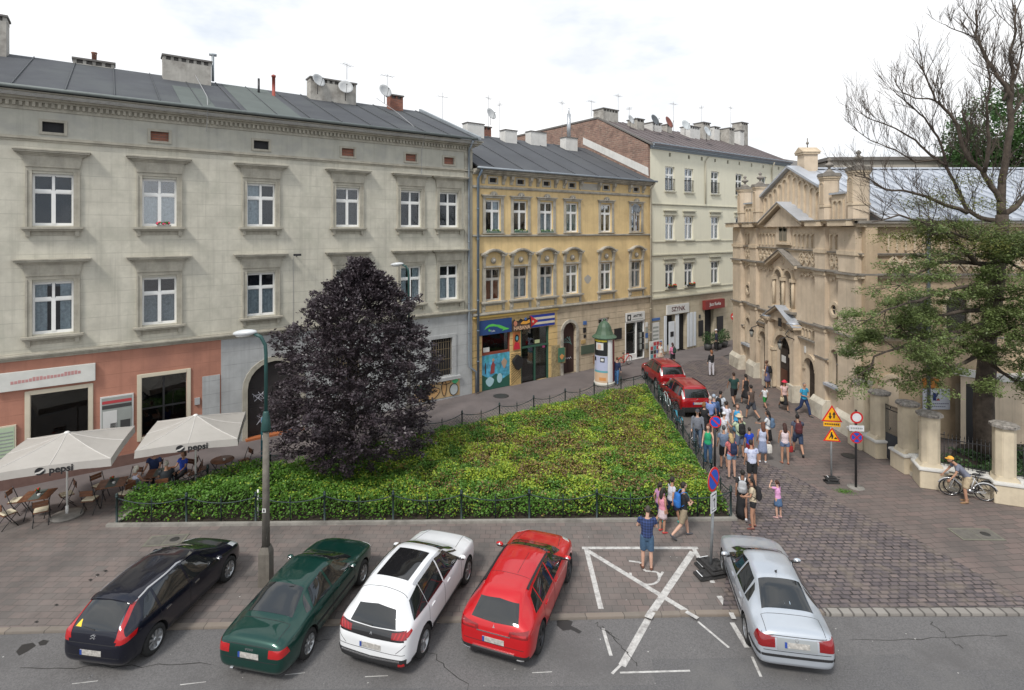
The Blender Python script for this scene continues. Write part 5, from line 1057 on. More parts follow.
# ================================================================== garden triangle
A_, B_, C_, A2_ = Vector((-13.2, 18.3)), Vector((7.42, 18.72)), Vector((8.3, 34.0)), Vector((-13.2, 19.25))
sheet('soil', [tuple(A_), tuple(B_), tuple(C_), tuple(A2_)], .03, M_SOIL)
strip('kerb', (-13.4, 18.12), (7.6, 18.52), .14, -.05, .09, M_CONC); strip('kerb', (7.58, 18.54), (8.45, 34.3), .14, -.05, .093, M_CONC); strip('kerb', (8.4, 34.3), (-13.3, 19.3), .14, -.05, .096, M_CONC); strip('kerb', (-13.25, 19.3), (-13.25, 18.28), .14, -.05, .093, M_CONC)
def vnoise(x, y, s, seed):
    r = np.random.default_rng(seed); g = r.random((64, 64)); u = (x / s) % 63; v = (y / s) % 63; i = u.astype(int); j = v.astype(int); fu = u - i; fv = v - j
    fu = fu * fu * (3 - 2 * fu); fv = fv * fv * (3 - 2 * fv)
    return g[i, j] * (1 - fu) * (1 - fv) + g[i + 1, j] * fu * (1 - fv) + g[i, j + 1] * (1 - fu) * fv + g[i + 1, j + 1] * fu * fv
def intri(x, y, m=.12):
    def s(a, b): d = (b - a).normalized(); return (x - a.x) * (-d.y) + (y - a.y) * d.x
    return np.minimum(np.minimum(np.minimum(s(A_, B_), s(B_, C_)), s(C_, A2_)), s(A2_, A_)), None
N = 520000
x = RNG.uniform(-13.2, 8.3, N); y = RNG.uniform(18.3, 34, N); d, _ = intri(x, y); k = d > .03; x, y, d = x[k], y[k], d[k]
n1 = vnoise(x + 40, y + 3, .55, 1); n2 = vnoise(x + 40, y + 3, 1.7, 2); n3 = vnoise(x + 40, y, 4.5, 3)
edge = np.clip(d / .22, 0, 1) ** .5
hh = (.46 + .34 * n1 + .16 * n2) * (1 + .25 * (x < -9)) * edge * (.72 + .28 * np.clip((27 - y) / 8, 0, 1)); 
keep = RNG.random(len(x)) < np.clip(.55 + .7 * n1, 0, 1) * np.clip(26.0 / y, .5, 1) ** 2 * .78
x, y, hh, n1, n2, n3, d = [q[keep] for q in (x, y, hh, n1, n2, n3, d)]
side_ = (d < .45) & (RNG.random(len(d)) < .75)
z = np.where(side_, hh * RNG.random(len(x)) ** .6, hh * (1 - .42 * RNG.random(len(x)) ** 1.5)) + .04
P = np.stack([x, y, z], 1)
brown = vnoise(x + 20, y, 1.1, 5) * .55 + vnoise(x + 20, y, .35, 6) * .45; center = np.clip((x + 6) / 5, 0, 1) * np.clip(d / 1.2, 0, 1)
isb = RNG.random(len(x)) < np.clip((brown - .34) * 2.3, 0, .66) * center
yel = RNG.random(len(x)) < np.where(d < .5, .35, 1) * np.clip((vnoise(x, y + 9, .8, 8) - .22) * 1.7, 0.05, .8) * np.clip((x + 9) / 7, .12, 1)
mi = np.where(isb, 2, np.where(yel, 1, 0)); red = RNG.random(len(x)) < .35; mi = np.where(isb & red, 3, mi)
ML = [mat('shrub_leaf', (.085, .190, .024), .55, var=.35, scale=1.3, island=.35, trans=.25), mat('shrub_leaf_yellow', (.29, .37, .04), .55, var=.3, scale=1.5, island=.35, trans=.25), mat('shrub_leaf_rust', (.20, .14, .045), .6, var=.3, scale=2, island=.3, trans=.15), mat('shrub_leaf_dark', (.085, .05, .025), .6, var=.3, island=.3)]
o = leaves('ground_cover', P, .085, None, up=.5, aspect=.62, mats=ML, mi=mi); tag(o, 'dense clipped shrubs, green, yellow and rust, filling the fenced triangular bed', 'shrubs', kind='stuff')
# twigs seen in the gaps
# ------------------------------------------------------------------ bed fences: posts, sagging chain, wire mesh
M_FP = flat('fence_green', (.018, .035, .035), .5)
def chain_fence(a_, b_, n, label, mesh=True, h_=1.02):
    a_, b_ = Vector(a_), Vector(b_); dv = b_ - a_; e = empty('chain_fence', (a_.x, a_.y, 0), math.atan2(dv.y, dv.x), label, 'fence', 'chain fences round the shrub bed'); L = dv.length
    for i in range(n + 1):
        m = MB().use(M_FP); m.lathe([(.07, 0), (.07, .05), (.035, .07), (.033, h_ - .12), (.055, h_ - .11), (.05, h_ - .07), (.035, h_ - .06), (.05, h_ - .02), (.02, h_ + .03)], 8); m.build('post', e, loc=(L * i / n, 0, 0))
    s = L / n
    for i in range(n):
        m = MB().use(M_FP); pts = []
        for j in range(11): u = j / 10; pts.append((L * i / n + s * u, 0, h_ - .14 - .20 * 4 * u * (1 - u)))
        m.tube(pts, .018, 5); m.build('chain', e)
        if mesh:
            m = MB().use(M_FP); x0 = L * i / n; st_ = .17; k = int(s / st_)
            for j in range(-6, k + 1):
                for sg_ in (1, -1):
                    pp = []
                    for q in range(7):
                        z = q * .12; xx = j * st_ + (z if sg_ > 0 else .72 - z)
                        if 0 <= xx <= s:
                            u = xx / s
                            if z <= h_ - .14 - .8 * u * (1 - u) - .02: pp.append((x0 + xx, 0, z + .05))
                    if len(pp) > 1: m.tube([pp[0], pp[-1]], .0055, 3, cap=False)
            m.build('wire_mesh', e)
    m = MB().use(M_FP)
    for i in range(n): m.lathe([(.02, 0), (.02, h_ - .3), (.03, h_ - .24), (.001, h_ - .1)], 6, (L * (i + .5) / n, 0, 0))
    m.build('spike', e)
    return e
chain_fence((-13.15, 18.3), (7.45, 18.72), 9, 'post and chain fence along the front of the shrub bed', False)
chain_fence((8.3, 34.1), (-13.15, 19.3), 12, 'post and chain fence with wire mesh between shrub bed and the house fronts')
chain_fence((7.5, 18.85), (8.35, 33.9), 7, 'post and chain fence right of the bed, beside the parked bicycles')
# ================================================================== purple plum tree
def limb(mb, p0, d0, L, r0, rng, curl=.25, n=6, grav=0.0):
    pts = [Vector(p0)]; d = Vector(d0).normalized()
    for i in range(n):
        d = (d + Vector((rng.uniform(-curl, curl), rng.uniform(-curl, curl), rng.uniform(-curl, curl) + grav))).normalized(); pts.append(pts[-1] + d * (L / n))
    mb.tube(pts, [r0 * (1 - .8 * i / n) for i in range(n + 1)], 6); return pts
rp = random.Random(11)
tp = Vector((-6.35, 21.6, 0)); tr = empty('plum_tree', tp, 0, 'round purple-leaved tree growing in the shrub bed before the grey house', 'tree')
mb = MB().use(mat('dark_bark', (.045, .035, .03), .95, var=.3, scale=6, bump=.6)); trunk = [(0, 0, 0), (.03, .0, .6), (-.02, .05, 1.3), (.04, .02, 2.2), (0, 0, 3.4), (.05, 0, 5.2), (0, 0, 7.0)]
mb.tube(trunk, [.24, .19, .17, .15, .12, .07, .03], 10)
cl = []
for i in range(46):
    z = 1.2 + 5.6 * (i / 46) ; a = i * 2.399; el = .25 + .9 * (z / 7.5); Lr = float(np.interp(z + .8, [1, 2.7, 4, 5.5, 7, 8.5], [2.3, 2.9, 2.7, 1.9, 1.0, .3])) * rp.uniform(.6, .85)
    pts = limb(mb, (0, 0, z), (math.cos(a), math.sin(a), el), Lr, .06, rp, .22)
    for j in range(2, 7):
        p = pts[j]; cl.append(p)
        if j > 2: q = limb(mb, p, (rp.uniform(-1, 1), rp.uniform(-1, 1), rp.uniform(0, .8)), rp.uniform(.2, .45), .02, rp, .3, 4); cl.append(q[-1]); cl.append(q[2])
mb.build('trunk', tr)
ZE, RE = [.6, .9, 1.5, 2.7, 3.9, 5.1, 5.85, 6.65, 7.45, 8.4, 8.9], [.3, 1.5, 2.6, 3.35, 3.4, 3.1, 2.75, 2.25, 1.5, .45, .05]
m_ = 1050; z = .95 + 7.5 * RNG.random(m_) ** .85; a = RNG.random(m_) * 2 * PI; env = np.interp(z, ZE, RE) * (1 + .12 * np.sin(3 * a + 1.7 * z) + .10 * np.sin(5 * a - 2.9 * z + 1) + .06 * RNG.normal(size=m_))
inner = np.where(RNG.random(m_) < .25, .35, .72); L = .35 + .55 * RNG.random(m_); rs = np.maximum(.02, env * inner + RNG.normal(size=m_) * .12); rs = np.minimum(rs, np.maximum(.02, env - L * .8))
S = np.stack([rs * np.cos(a) + .15 + .03 * z, rs * np.sin(a), z - .1], 1); D = np.stack([np.cos(a + RNG.normal(size=m_) * .5), np.sin(a + RNG.normal(size=m_) * .5), .15 + .30 * RNG.random(m_) + np.clip((z - 5.5) / 3, 0, 1) * 1.3], 1); D /= np.linalg.norm(D, axis=1)[:, None]
top = z > 7.2; L[top] *= .8
P, DD = sprays(S, D, L, 92, .30); k = (P[:, 2] > .95 + .35 * np.sin(2.3 * np.arctan2(P[:, 1], P[:, 0]) + 1)) & ((np.hypot(P[:, 0], P[:, 1]) > .7) | (P[:, 2] > 1.3)); P, DD = P[k], DD[k]
core = np.stack([RNG.normal(size=4000) * .9 + .2, RNG.normal(size=4000) * .9, 1.6 + 4.6 * RNG.random(4000)], 1); P = np.concatenate([P, core]); DD = np.concatenate([DD, RNG.normal(size=(4000, 3))])
leaves('crown', P, .115, mat('plum_leaf', (.048, .037, .043), .42, var=.35, scale=1.6, island=.5, trans=.12, spec=.6), tr, up=.9, aspect=.55, droop=DD + np.array([0, 0, -.25]))
# ================================================================== big half-bare tree in the temple garden
rb = random.Random(5)
TX, TY = 20.0, 23.0
bt = empty('old_tree', (TX, TY, 0), 0, 'large half-dead tree with bare upper boughs and feathery green lower branches in the temple garden', 'tree')
M_BK = mat('brown_bark', (.075, .058, .045), .95, var=.4, scale=5, bump=.8, bscale=25)
def PT(px_, py_, dy=0.0):     # place a surveyed branch point at depth TY+dy
    z = TY + dy; return Vector(((px_ - CX) / F * z - TX, dy, H - (py_ - HY) * z / F))
wood = MB().use(M_BK); tips = []; greens = []
def bough(pts, r0, r1, twigs=8, tl=1.4, leafy=0.0, up=.35):
    twigs = int(twigs * (1.5 if leafy < .4 else 1))
    P_ = [PT(*p) for p in pts]; Q = []
    for i in range(len(P_) - 1):
        for j in range(3): Q.append(P_[i].lerp(P_[i + 1], j / 3) + Vector([rb.uniform(-.03, .03) for _ in range(3)]))
    Q.append(P_[-1]); N_ = len(Q); wood.tube(Q, [r0 + (r1 - r0) * (i / (N_ - 1)) ** .8 for i in range(N_)], 8)
    for k in range(twigs):
        i = int(N_ * (.15 + .85 * k / twigs)); i = min(i, N_ - 2); d = (Q[i + 1] - Q[i]).normalized(); sd_ = Vector((rb.uniform(-1, 1), rb.uniform(-1, 1), rb.uniform(-.2, 1))).normalized()
        twig(Q[i], (d * .9 + sd_ * .9 + Vector((0, 0, up))).normalized(), tl * rb.uniform(.7, 1.4), max(.010, min(.022, r1)), 2, leafy)
    return Q
def twig(p, d, L, r, depth, leafy):
    pts = [p]; n = 5; dd = d
    for i in range(n):
        d = (d + Vector((rb.uniform(-.13, .13), rb.uniform(-.13, .13), rb.uniform(-.07, .14) * (1 if not leafy else -.3)))).normalized(); pts.append(pts[-1] + d * L / n)
    wood.tube(pts, [max(.0045, r * (1 - .8 * i / n)) for i in range(n + 1)], 4, cap=False)
    if leafy and rb.random() < leafy: greens.append((pts[2], d, L * .75)); greens.append((pts[-1], d, L * .35))
    if depth > 0:
        for i in (1, 2, 3, 4):
            s_ = Vector((rb.uniform(-1, 1), rb.uniform(-1, 1), rb.uniform(-.3, .9) if not leafy else rb.uniform(-.2, .3))); twig(pts[i], (d + s_ * .62).normalized(), L * .62, r * .5, depth - 1, leafy)
bough([(985, 452), (984, 400), (988, 340), (996, 280), (1001, 240), (1002, 215)], .40, .215, 0)
bough([(1002, 215), (1002, 190), (1006, 155), (1011, 120), (1010, 96), (1003, 83), (995, 72)], .165, .07, 12, 1.1)
bough([(995, 72), (987, 60), (980, 44), (976, 34), (976, 10)], .09, .03, 9, 1.0); bough([(1011, 96), (1013, 75), (1010, 55), (1016, 30), (1015, 5)], .08, .03, 9, 1.0); bough([(976, 38), (962, 32), (950, 28), (943, 24)], .03, .012, 5, .6)
bough([(1003, 204), (992, 187), (982, 170), (970, 160), (965, 150), (968, 132), (962, 110)], .12, .035, 12, 1.3)
bough([(970, 160), (962, 145), (958, 125), (945, 108), (935, 100), (928, 82), (922, 66)], .10, .02, 12, 1.1); bough([(935, 100), (915, 98), (902, 92), (895, 80)], .04, .012, 7, .8)
bough([(984, 172, -1), (990, 140, -1.4), (986, 110, -1.6), (990, 80, -1.8), (985, 50, -2)], .08, .02, 10, 1.0)
bough([(1001, 222), (980, 218, .6), (967, 210, 1), (958, 190, 1.2), (947, 166, 1.3), (938, 137, 1.4), (925, 118, 1.4), (910, 105, 1.5), (896, 94, 1.5)], .11, .02, 14, 1.2)
bough([(947, 166, 1.3), (930, 155, 1.5), (915, 140, 1.7), (895, 128, 1.9), (872, 120, 2), (857, 112, 2)], .07, .012, 14, 1.0)
bough([(938, 160, 1.3), (915, 162, 1.5), (895, 150, 1.5), (870, 140, 1.6), (852, 128, 1.6)], .05, .012, 13, .9)
bough([(967, 212, -.8), (945, 205, -1), (925, 196, -1.2), (905, 190, -1.3), (885, 190, -1.4), (868, 178, -1.5), (855, 176, -1.5)], .09, .015, 14, .9)
bough([(995, 270), (975, 262, -.8), (955, 240, -1.2), (930, 225, -1.5), (900, 215, -1.8), (872, 222, -2)], .12, .02, 12, 1.0, .3)
bough([(1004, 215), (1018, 205), (1030, 190), (1045, 160), (1050, 120)], .14, .03, 9, 1.3); bough([(1010, 120), (1022, 100), (1035, 80), (1040, 50)], .07, .02, 7, 1.0); bough([(1002, 100), (1015, 80), (1022, 50), (1020, 20)], .06, .02, 7, .9)
bough([(1006, 240), (1020, 236), (1040, 220), (1060, 190)], .2, .05, 5, 1.2, .3)
# leafy lower limbs
LB = [[(996, 275), (975, 285, -1), (950, 290, -2), (920, 300, -3), (885, 310, -3.5), (858, 326, -3.8)], [(990, 320), (965, 330, -1), (935, 335, -2), (905, 345, -2.8), (875, 356, -3.2), (868, 372, -3.2)],
      [(996, 265), (965, 262, -.6), (940, 262, -1.2), (915, 275, -1.8), (895, 290, -2)], [(1000, 240), (970, 240, -1), (950, 232, -1.5), (925, 234, -1.8)], [(990, 340), (1005, 330, -1.5), (1020, 325, -2.5), (1040, 330, -3)],
      [(988, 350), (965, 362, -1.5), (945, 370, -2.2), (920, 378, -2.6)], [(998, 260), (1010, 262, -1.5), (1022, 270, -2), (1040, 280, -2.5)], [(990, 310), (960, 312, -1.2), (930, 318, -2), (900, 326, -2.2), (880, 340, -2.4)], [(998, 300), (1015, 298, -1.5), (1032, 305, -2.5)], [(1000, 235), (1014, 242, -1), (1032, 250, -2)], [(988, 360), (1000, 372, -1.6), (1015, 380, -2), (1030, 384, -2.4)]]
for i_, b in enumerate(LB): bough(b, .10, .02, 13, .85, .45 if i_ in (2, 3, 6) else .95, .0)
wood.build('trunk', bt)
gs = [g for g in greens if 2.3 < g[0].z < 10.2]; rb.shuffle(gs); gs = gs[:1500]
S = np.array([tuple(g[0]) for g in gs]); D = np.array([tuple(g[1]) for g in gs]); D[:, 2] *= .4; L = np.array([g[2] for g in gs]) + .25
P, DD = sprays(S, D, L, 50, .36, .55)
leaves('crown', P, .11, mat('pinnate_leaf', (.125, .165, .055), .5, var=.35, scale=.9, island=.45, trans=.3), bt, up=1.4, aspect=.40, droop=DD * .6)
# yellowish thin foliage higher up
Pt = np.array([tuple(PT(*q)) for q in [(920, 236, -1), (935, 240, -1), (905, 240, -1), (950, 242, -.8), (965, 235, -.5), (985, 205, -.5), (935, 222, -1), (970, 180, 0), (925, 200, -1), (945, 196, -.5), (1000, 230, -1), (890, 236, -1), (978, 250, -1), (1012, 250, -1.5), (925, 205, -1), (985, 245, -2), (1018, 240, -1)]])
n = 6500; idx = RNG.integers(0, len(Pt), n); P = Pt[idx] + RNG.normal(size=(n, 3)) * np.array([.5, .5, .16])
leaves('sparse_foliage', P, .09, mat('yellowing_leaf', (.12, .13, .03), .55, var=.3, island=.4, trans=.3), bt, up=1.2, aspect=.45)
# ---- far green tree behind the temple, and low garden planting
rf = random.Random(3)
ft = empty('green_tree', (47, 52, 0), 0, 'full green tree standing far behind the temple roof at the right edge', 'tree'); mb = MB().use(M_BK); mb.tube([(0, 0, 0), (.2, 0, 6), (0, 0, 12), (.3, 0, 21)], [.5, .4, .28, .1], 8)
C = []
for i in range(16):
    q = limb(mb, (0, 0, rf.uniform(12, 18)), (math.cos(i * 2.4), math.sin(i * 2.4), .8), rf.uniform(3, 5), .14, rf, .25); C += [tuple(p) for p in q[2:]]
mb.build('trunk', ft)
for i in range(130):
    a = rf.uniform(0, 2 * PI); u = rf.uniform(-1, 1); s_ = math.sqrt(1 - u * u) * rf.uniform(.7, 1.05); C.append((4.9 * s_ * math.cos(a), 4.9 * s_ * math.sin(a), 18.4 + 5.2 * u * rf.uniform(.8, 1)))
C = np.array(C); n = 26000; idx = RNG.integers(0, len(C), n); P = C[idx] + RNG.normal(size=(n, 3)) * np.array([.55, .55, .4])
leaves('crown', P, .28, mat('broad_leaf', (.05, .11, .028), .55, var=.3, scale=.4, island=.4, trans=.25), ft, up=.8)
n = 14000; x = RNG.uniform(17.2, 24, n); y = RNG.uniform(18.3, 24.4, n); k = (y > 20.9 - (x - 17.0) * .44) & (vnoise(x, y, .8, 4) > .35); x, y = x[k], y[k]; P = np.stack([x, y, .05 + .55 * RNG.random(len(x)) * vnoise(x, y, .6, 9)], 1)
o = leaves('undergrowth', P, .11, mat('ivy_leaf', (.03, .07, .018), .6, var=.3, island=.4), None, up=.6); tag(o, 'dark leafy undergrowth behind the plastered boundary wall', 'undergrowth', kind='stuff')
for q, h_ in ((G(150, 512), .0),): pass
n = 500; P = np.array([[*tuple(G(845, 492))[:2], 0]]) + RNG.normal(size=(n, 3)) * np.array([.16, .1, .03]); P[:, 2] = np.abs(P[:, 2]) + .01
o = leaves('grass', P, .05, MATS['shrub_leaf'], None, up=.2, aspect=.25); tag(o, 'small tuft of weeds in the pavers beside the yellow warning sign foot', 'weeds', kind='stuff')
# ================================================================== vehicles
def paint(name, col, metal=.25, rough=.32): return mat(name, col, rough, metal, var=.03, scale=1.5, coat=.85, spec=.35)
M_CG = mat('car_glass', (.012, .014, .015), .04, var=0, spec=.7, coat=.6); M_TYRE = mat('tyre', (.018, .018, .018), .85, var=.2, scale=20); M_RIM = mat('alloy', (.42, .43, .44), .3, metal=.8, var=.05); M_RIMD = mat('dark_alloy', (.05, .05, .055), .35, metal=.5, var=.1)
M_TRIM = flat('black_plastic', (.02, .02, .021), .6); M_TL = mat('tail_lens', (.40, .008, .010), .12, var=.12, scale=12, coat=1); M_TLD = mat('tail_lens_dark', (.22, .006, .008), .1, var=.15, scale=12, coat=1); M_HL = mat('head_lens', (.55, .58, .6), .08, var=.1, coat=1)
M_CHR = mat('chrome', (.55, .55, .56), .22, metal=1, var=0); M_PLATE = mat('number_plate', (.42, .40, .37), .5, var=.4, scale=14); M_PLB = flat('plate_blue', (.02, .06, .3))
def grid(keys, xs, j): return np.interp(xs, [k[0] for k in keys], [k[j] for k in keys])
class Car:
    """x forward from the rear bumper, y left, z up. keys: (x, half_width, z_bottom, z_belt, z_top, half_width_top)"""
    def __init__(s, name, keys, wheels, r, m, label, lower=None, arch_trim=None, W=None, arch_r=None, rim=None, group=None, rim_style='multi'):
        s.m = m; s.keys = keys; L = keys[-1][0]; s.L = L
        kx = sorted({round(k[0], 3) for k in keys}); xs = []
        for a, b in zip(kx, kx[1:]):
            n = max(1, int((b - a) / .11)); xs += [a + (b - a) * i / n for i in range(n)]
        xs.append(kx[-1]); xs = np.array(xs); w_, zb, hb, zt, wt = (grid(keys, xs, j) for j in (1, 2, 3, 4, 5))
        sm_ = lambda a: np.convolve(np.pad(a, 1, mode='edge'), [.2, .6, .2], mode='valid')
        w_, zb, wt = sm_(w_), sm_(zb), sm_(wt)
        vs = []; rows = []
        for i, x in enumerate(xs):
            e = min(.13, .42 * max(.02, zt[i] - hb[i])); d = zt[i] - hb[i]
            half = [(0, zb[i]), (.55 * w_[i], zb[i]), (.88 * w_[i], zb[i] + .01), (.975 * w_[i], zb[i] + .09), (w_[i], zb[i] + .42 * (hb[i] - zb[i])), (.995 * w_[i], hb[i] - .12), (.955 * w_[i], hb[i] - .015),
                    (.955 * w_[i] + (wt[i] - .955 * w_[i]) * (.10 if d > .15 else .3), hb[i] + .1 * d), (.955 * w_[i] + (wt[i] - .955 * w_[i]) * .55, hb[i] + (d - e) * .58), (wt[i], zt[i] - e), (wt[i] * .90, zt[i] - e * .42), (wt[i] * .6, zt[i] - e * .1), (0, zt[i])]
            ring = [(x, y, z) for y, z in half] + [(x, -y, z) for y, z in half[-2:0:-1]]; rows.append(ring); vs += ring
        n = len(rows[0]); N = len(rows); fs = []
        for i in range(N - 1):
            for k in range(n): fs.append((i * n + k, (i + 1) * n + k, (i + 1) * n + (k + 1) % n, i * n + (k + 1) % n))
        for end in (0, N - 1):
            h = (n - 2) // 2   # bridge left/right halves so the caps are quads
            for k in range(h):
                a, b = end * n + k, end * n + k + 1; c, d_ = end * n + (n - k - 1) % n, end * n + (n - k) % n
                f = [a, b, c, d_] if k > 0 else [a, b, c]
                fs.append(tuple(f) if end == 0 else tuple(reversed(f)))
            a = end * n + h; fs.append((a, a + 1, a + 2) if end == 0 else (a + 2, a + 1, a))
        me = bpy.data.meshes.new('t'); me.from_pydata(vs, [], fs); bm = bmesh.new(); bm.from_mesh(me); bmesh.ops.remove_doubles(bm, verts=bm.verts, dist=1e-4); bmesh.ops.recalc_face_normals(bm, faces=bm.faces); bm.to_mesh(me); bm.free()
        o = bpy.data.objects.new('t', me); COL.objects.link(o); sd_ = o.modifiers.new('s', 'SUBSURF'); sd_.levels = 2; sd_.render_levels = 2
        cut = []
        ar = arch_r or r + .055; hw = W / 2
        for wx in wheels:
            for sgn_ in (1, -1):
                c = MB(); c.M = Matrix.Translation((wx, sgn_ * (hw - .02), r)) @ Matrix.Rotation(PI / 2, 4, 'X'); c.lathe([(ar, -.27), (ar, .27)], 32); co = c.build('t2'); cut.append(co)
                b = o.modifiers.new('b', 'BOOLEAN'); b.operation = 'DIFFERENCE'; b.solver = 'EXACT'; b.object = co
        dg = bpy.context.evaluated_depsgraph_get(); bme = bpy.data.meshes.new_from_object(o.evaluated_get(dg))
        for q in cut: bpy.data.objects.remove(q)
        bpy.data.objects.remove(o)
        bme.materials.clear(); bme.materials.append(m); bme.materials.append(lower or m); bme.materials.append(M_TRIM)
        lo = (lambda p: False) if lower is None else None
        for p in bme.polygons:
            p.use_smooth = True; c = p.center; mi_ = 0
            inw = any((c.x - wx) ** 2 + (c.z - r) ** 2 < (ar + .004) ** 2 for wx in wheels) and abs(p.normal.z * (c.z - r) + p.normal.x * 0) >= 0 and abs(p.normal.y) < .5 and abs(c.y) > hw - .34 and c.z < r + ar + .01
            ring_ = any((c.x - wx) ** 2 + (c.z - r) ** 2 < (ar + .003) ** 2 for wx in wheels)
            if ring_ : mi_ = 2
            elif lower is not None and c.z < s.lower_z(c.x, arch_trim, wheels, r, ar): mi_ = 1
            elif c.z < .2: mi_ = 2
            p.material_index = mi_
        bme.name = 'body'; bv = [v.co.copy() for v in bme.vertices]; s.bvh = BVHTree.FromPolygons(bv, [tuple(p.vertices) for p in bme.polygons])
        s.root = empty(name, (0, 0, 0), 0, label, 'car', group); s.body = meshobj('body', bme, s.root)
        # split normals by angle so cut edges stay crisp
        try:
            bme.set_sharp_from_angle(angle=R(38))
        except Exception: pass
        s.hw = hw
        for wx in wheels:
            for sgn_ in (1, -1): s.wheel((wx, sgn_ * (hw - .115), r), r, sgn_, rim or M_RIM, rim_style)
    def lower_z(s, x, at, wheels, r, ar):
        z = at or 0
        return z
    def wheel(s, p, r, sg_, rm, style):
        w_ = MB().use(M_TYRE); M0 = Matrix.Translation(p) @ Matrix.Rotation(-PI / 2 * sg_, 4, 'X'); w_.M = M0; rr_ = r * .66
        w_.lathe([(rr_ * .6, -.1), (rr_, -.105), (r - .03, -.1), (r, -.07), (r, .07), (r - .03, .1), (rr_, .105), (rr_ * .99, .08), (rr_ * .97, -.09)], 28); o = w_.build('wheel', s.root)
        q = MB().use(rm); q.M = M0; q.lathe([(rr_ * .90, .05), (rr_ * .93, .085), (rr_ * 1.0, .095), (rr_ * 1.01, .105), (rr_ * 1.02, .09), (rr_ * 1.0, .03)], 28); q.use(M_TRIM); q.lathe([(rr_ * .95, .0), (.01, .005)], 20); q.use(rm)
        n = {'multi': 9, 'five': 5, 'cap': 7}[style]
        for i in range(n):
            a = 2 * PI * i / n
            for da in ((-.12, .12) if style == 'five' else (0,)):
                c, s_ = math.cos(a + da), math.sin(a + da); wd = .022 if style != 'cap' else .035
                px_, py_ = -s_ * wd, c * wd
                q.add([(c * .03 + px_, s_ * .03 + py_, .085), (c * .03 - px_, s_ * .03 - py_, .085), (c * rr_ * .95 - px_ * 1.2, s_ * rr_ * .95 - py_ * 1.2, .082), (c * rr_ * .95 + px_ * 1.2, s_ * rr_ * .95 + py_ * 1.2, .082),
                       (c * .03 + px_, s_ * .03 + py_, .04), (c * .03 - px_, s_ * .03 - py_, .04), (c * rr_ * .95 - px_ * 1.2, s_ * rr_ * .95 - py_ * 1.2, .04), (c * rr_ * .95 + px_ * 1.2, s_ * rr_ * .95 + py_ * 1.2, .04)],
                      [(0, 1, 2, 3), (0, 3, 7, 4), (1, 5, 6, 2), (3, 2, 6, 7), (0, 4, 5, 1)], False)
        q.lathe([(.06, .04), (.055, .09), (.001, .1)], 12); q.build('rim', o)
    def patch(s, name, m, view, lower, upper, off=.006, n=20, k=12, parent=None, thick=.012):
        """conformal panel. view 'rear'/'front': (y,z); 'left'/'right': (x,z); 'top': (x,y); 'rl'/'rr' rear corner"""
        D = {'rear': Vector((1, 0, 0)), 'front': Vector((-1, 0, 0)), 'left': Vector((0, -1, 0)), 'right': Vector((0, 1, 0)), 'top': Vector((0, 0, -1))}[view]
        def samp(pl, u):
            L_ = [0]
            for a, b in zip(pl, pl[1:]): L_.append(L_[-1] + math.dist(a, b))
            t_ = u * L_[-1]
            for i in range(len(pl) - 1):
                if t_ <= L_[i + 1] + 1e-9: f = (t_ - L_[i]) / max(1e-9, L_[i + 1] - L_[i]); return (pl[i][0] + (pl[i + 1][0] - pl[i][0]) * f, pl[i][1] + (pl[i + 1][1] - pl[i][1]) * f)
            return pl[-1]
        V = {}; vs = []; base = []
        for i in range(n + 1):
            a, b = samp(lower, i / n), samp(upper, i / n)
            for j in range(k + 1):
                f = j / k; p = (a[0] + (b[0] - a[0]) * f, a[1] + (b[1] - a[1]) * f)
                o_ = Vector((-9 if view == 'rear' else 15, p[0], p[1])) if view in ('rear', 'front') else (Vector((p[0], 9 if view == 'left' else -9, p[1])) if view in ('left', 'right') else Vector((p[0], p[1], 9)))
                h = s.bvh.ray_cast(o_, D, 30)
                if h[0] is None: continue
                nn = h[1] if h[1].dot(D) < 0 else -h[1]
                V[(i, j)] = len(vs); vs.append(h[0] + nn * off); base.append(h[0] - nn * thick)
        nb = len(vs); fs = []
        for i in range(n):
            for j in range(k):
                q = [V.get((i, j)), V.get((i + 1, j)), V.get((i + 1, j + 1)), V.get((i, j + 1))]
                if None in q: continue
                P_ = [vs[t_] for t_ in q]
                if max((P_[0] - P_[1]).length, (P_[1] - P_[2]).length, (P_[2] - P_[3]).length, (P_[3] - P_[0]).length) > .30: continue
                if (P_[1] - P_[0]).cross(P_[2] - P_[0]).dot(D) > 0: q = q[::-1]
                fs.append(tuple(q))
        # skirt
        ec = {}
        for f in fs:
            for a, b in zip(f, f[1:] + f[:1]): ec[(min(a, b), max(a, b))] = ec.get((min(a, b), max(a, b)), 0) + 1
        allv = vs + base
        for (a, b), c in ec.items():
            if c == 1: fs.append((a, b, b + nb, a + nb))
        mb = MB().use(m); mb.smooth = True; mb.add(allv, fs, True); o = mb.build(name, parent or s.root)
        try: o.data.set_sharp_from_angle(angle=R(40))
        except Exception: pass
        return o
    def both(s, name, m, view, lower, upper, **kw):
        """mirror a left-side or +y rear patch to the other side"""
        a = s.patch(name, m, view, lower, upper, **kw)
        if view == 'left': b = s.patch(name, m, 'right', lower, upper, **kw)
        else:
            f = (lambda p: (-p[0], p[1])) if view in ('rear', 'front') else (lambda p: (p[0], -p[1])); b = s.patch(name, m, view, [f(p) for p in lower], [f(p) for p in upper], **kw)
        return a, b
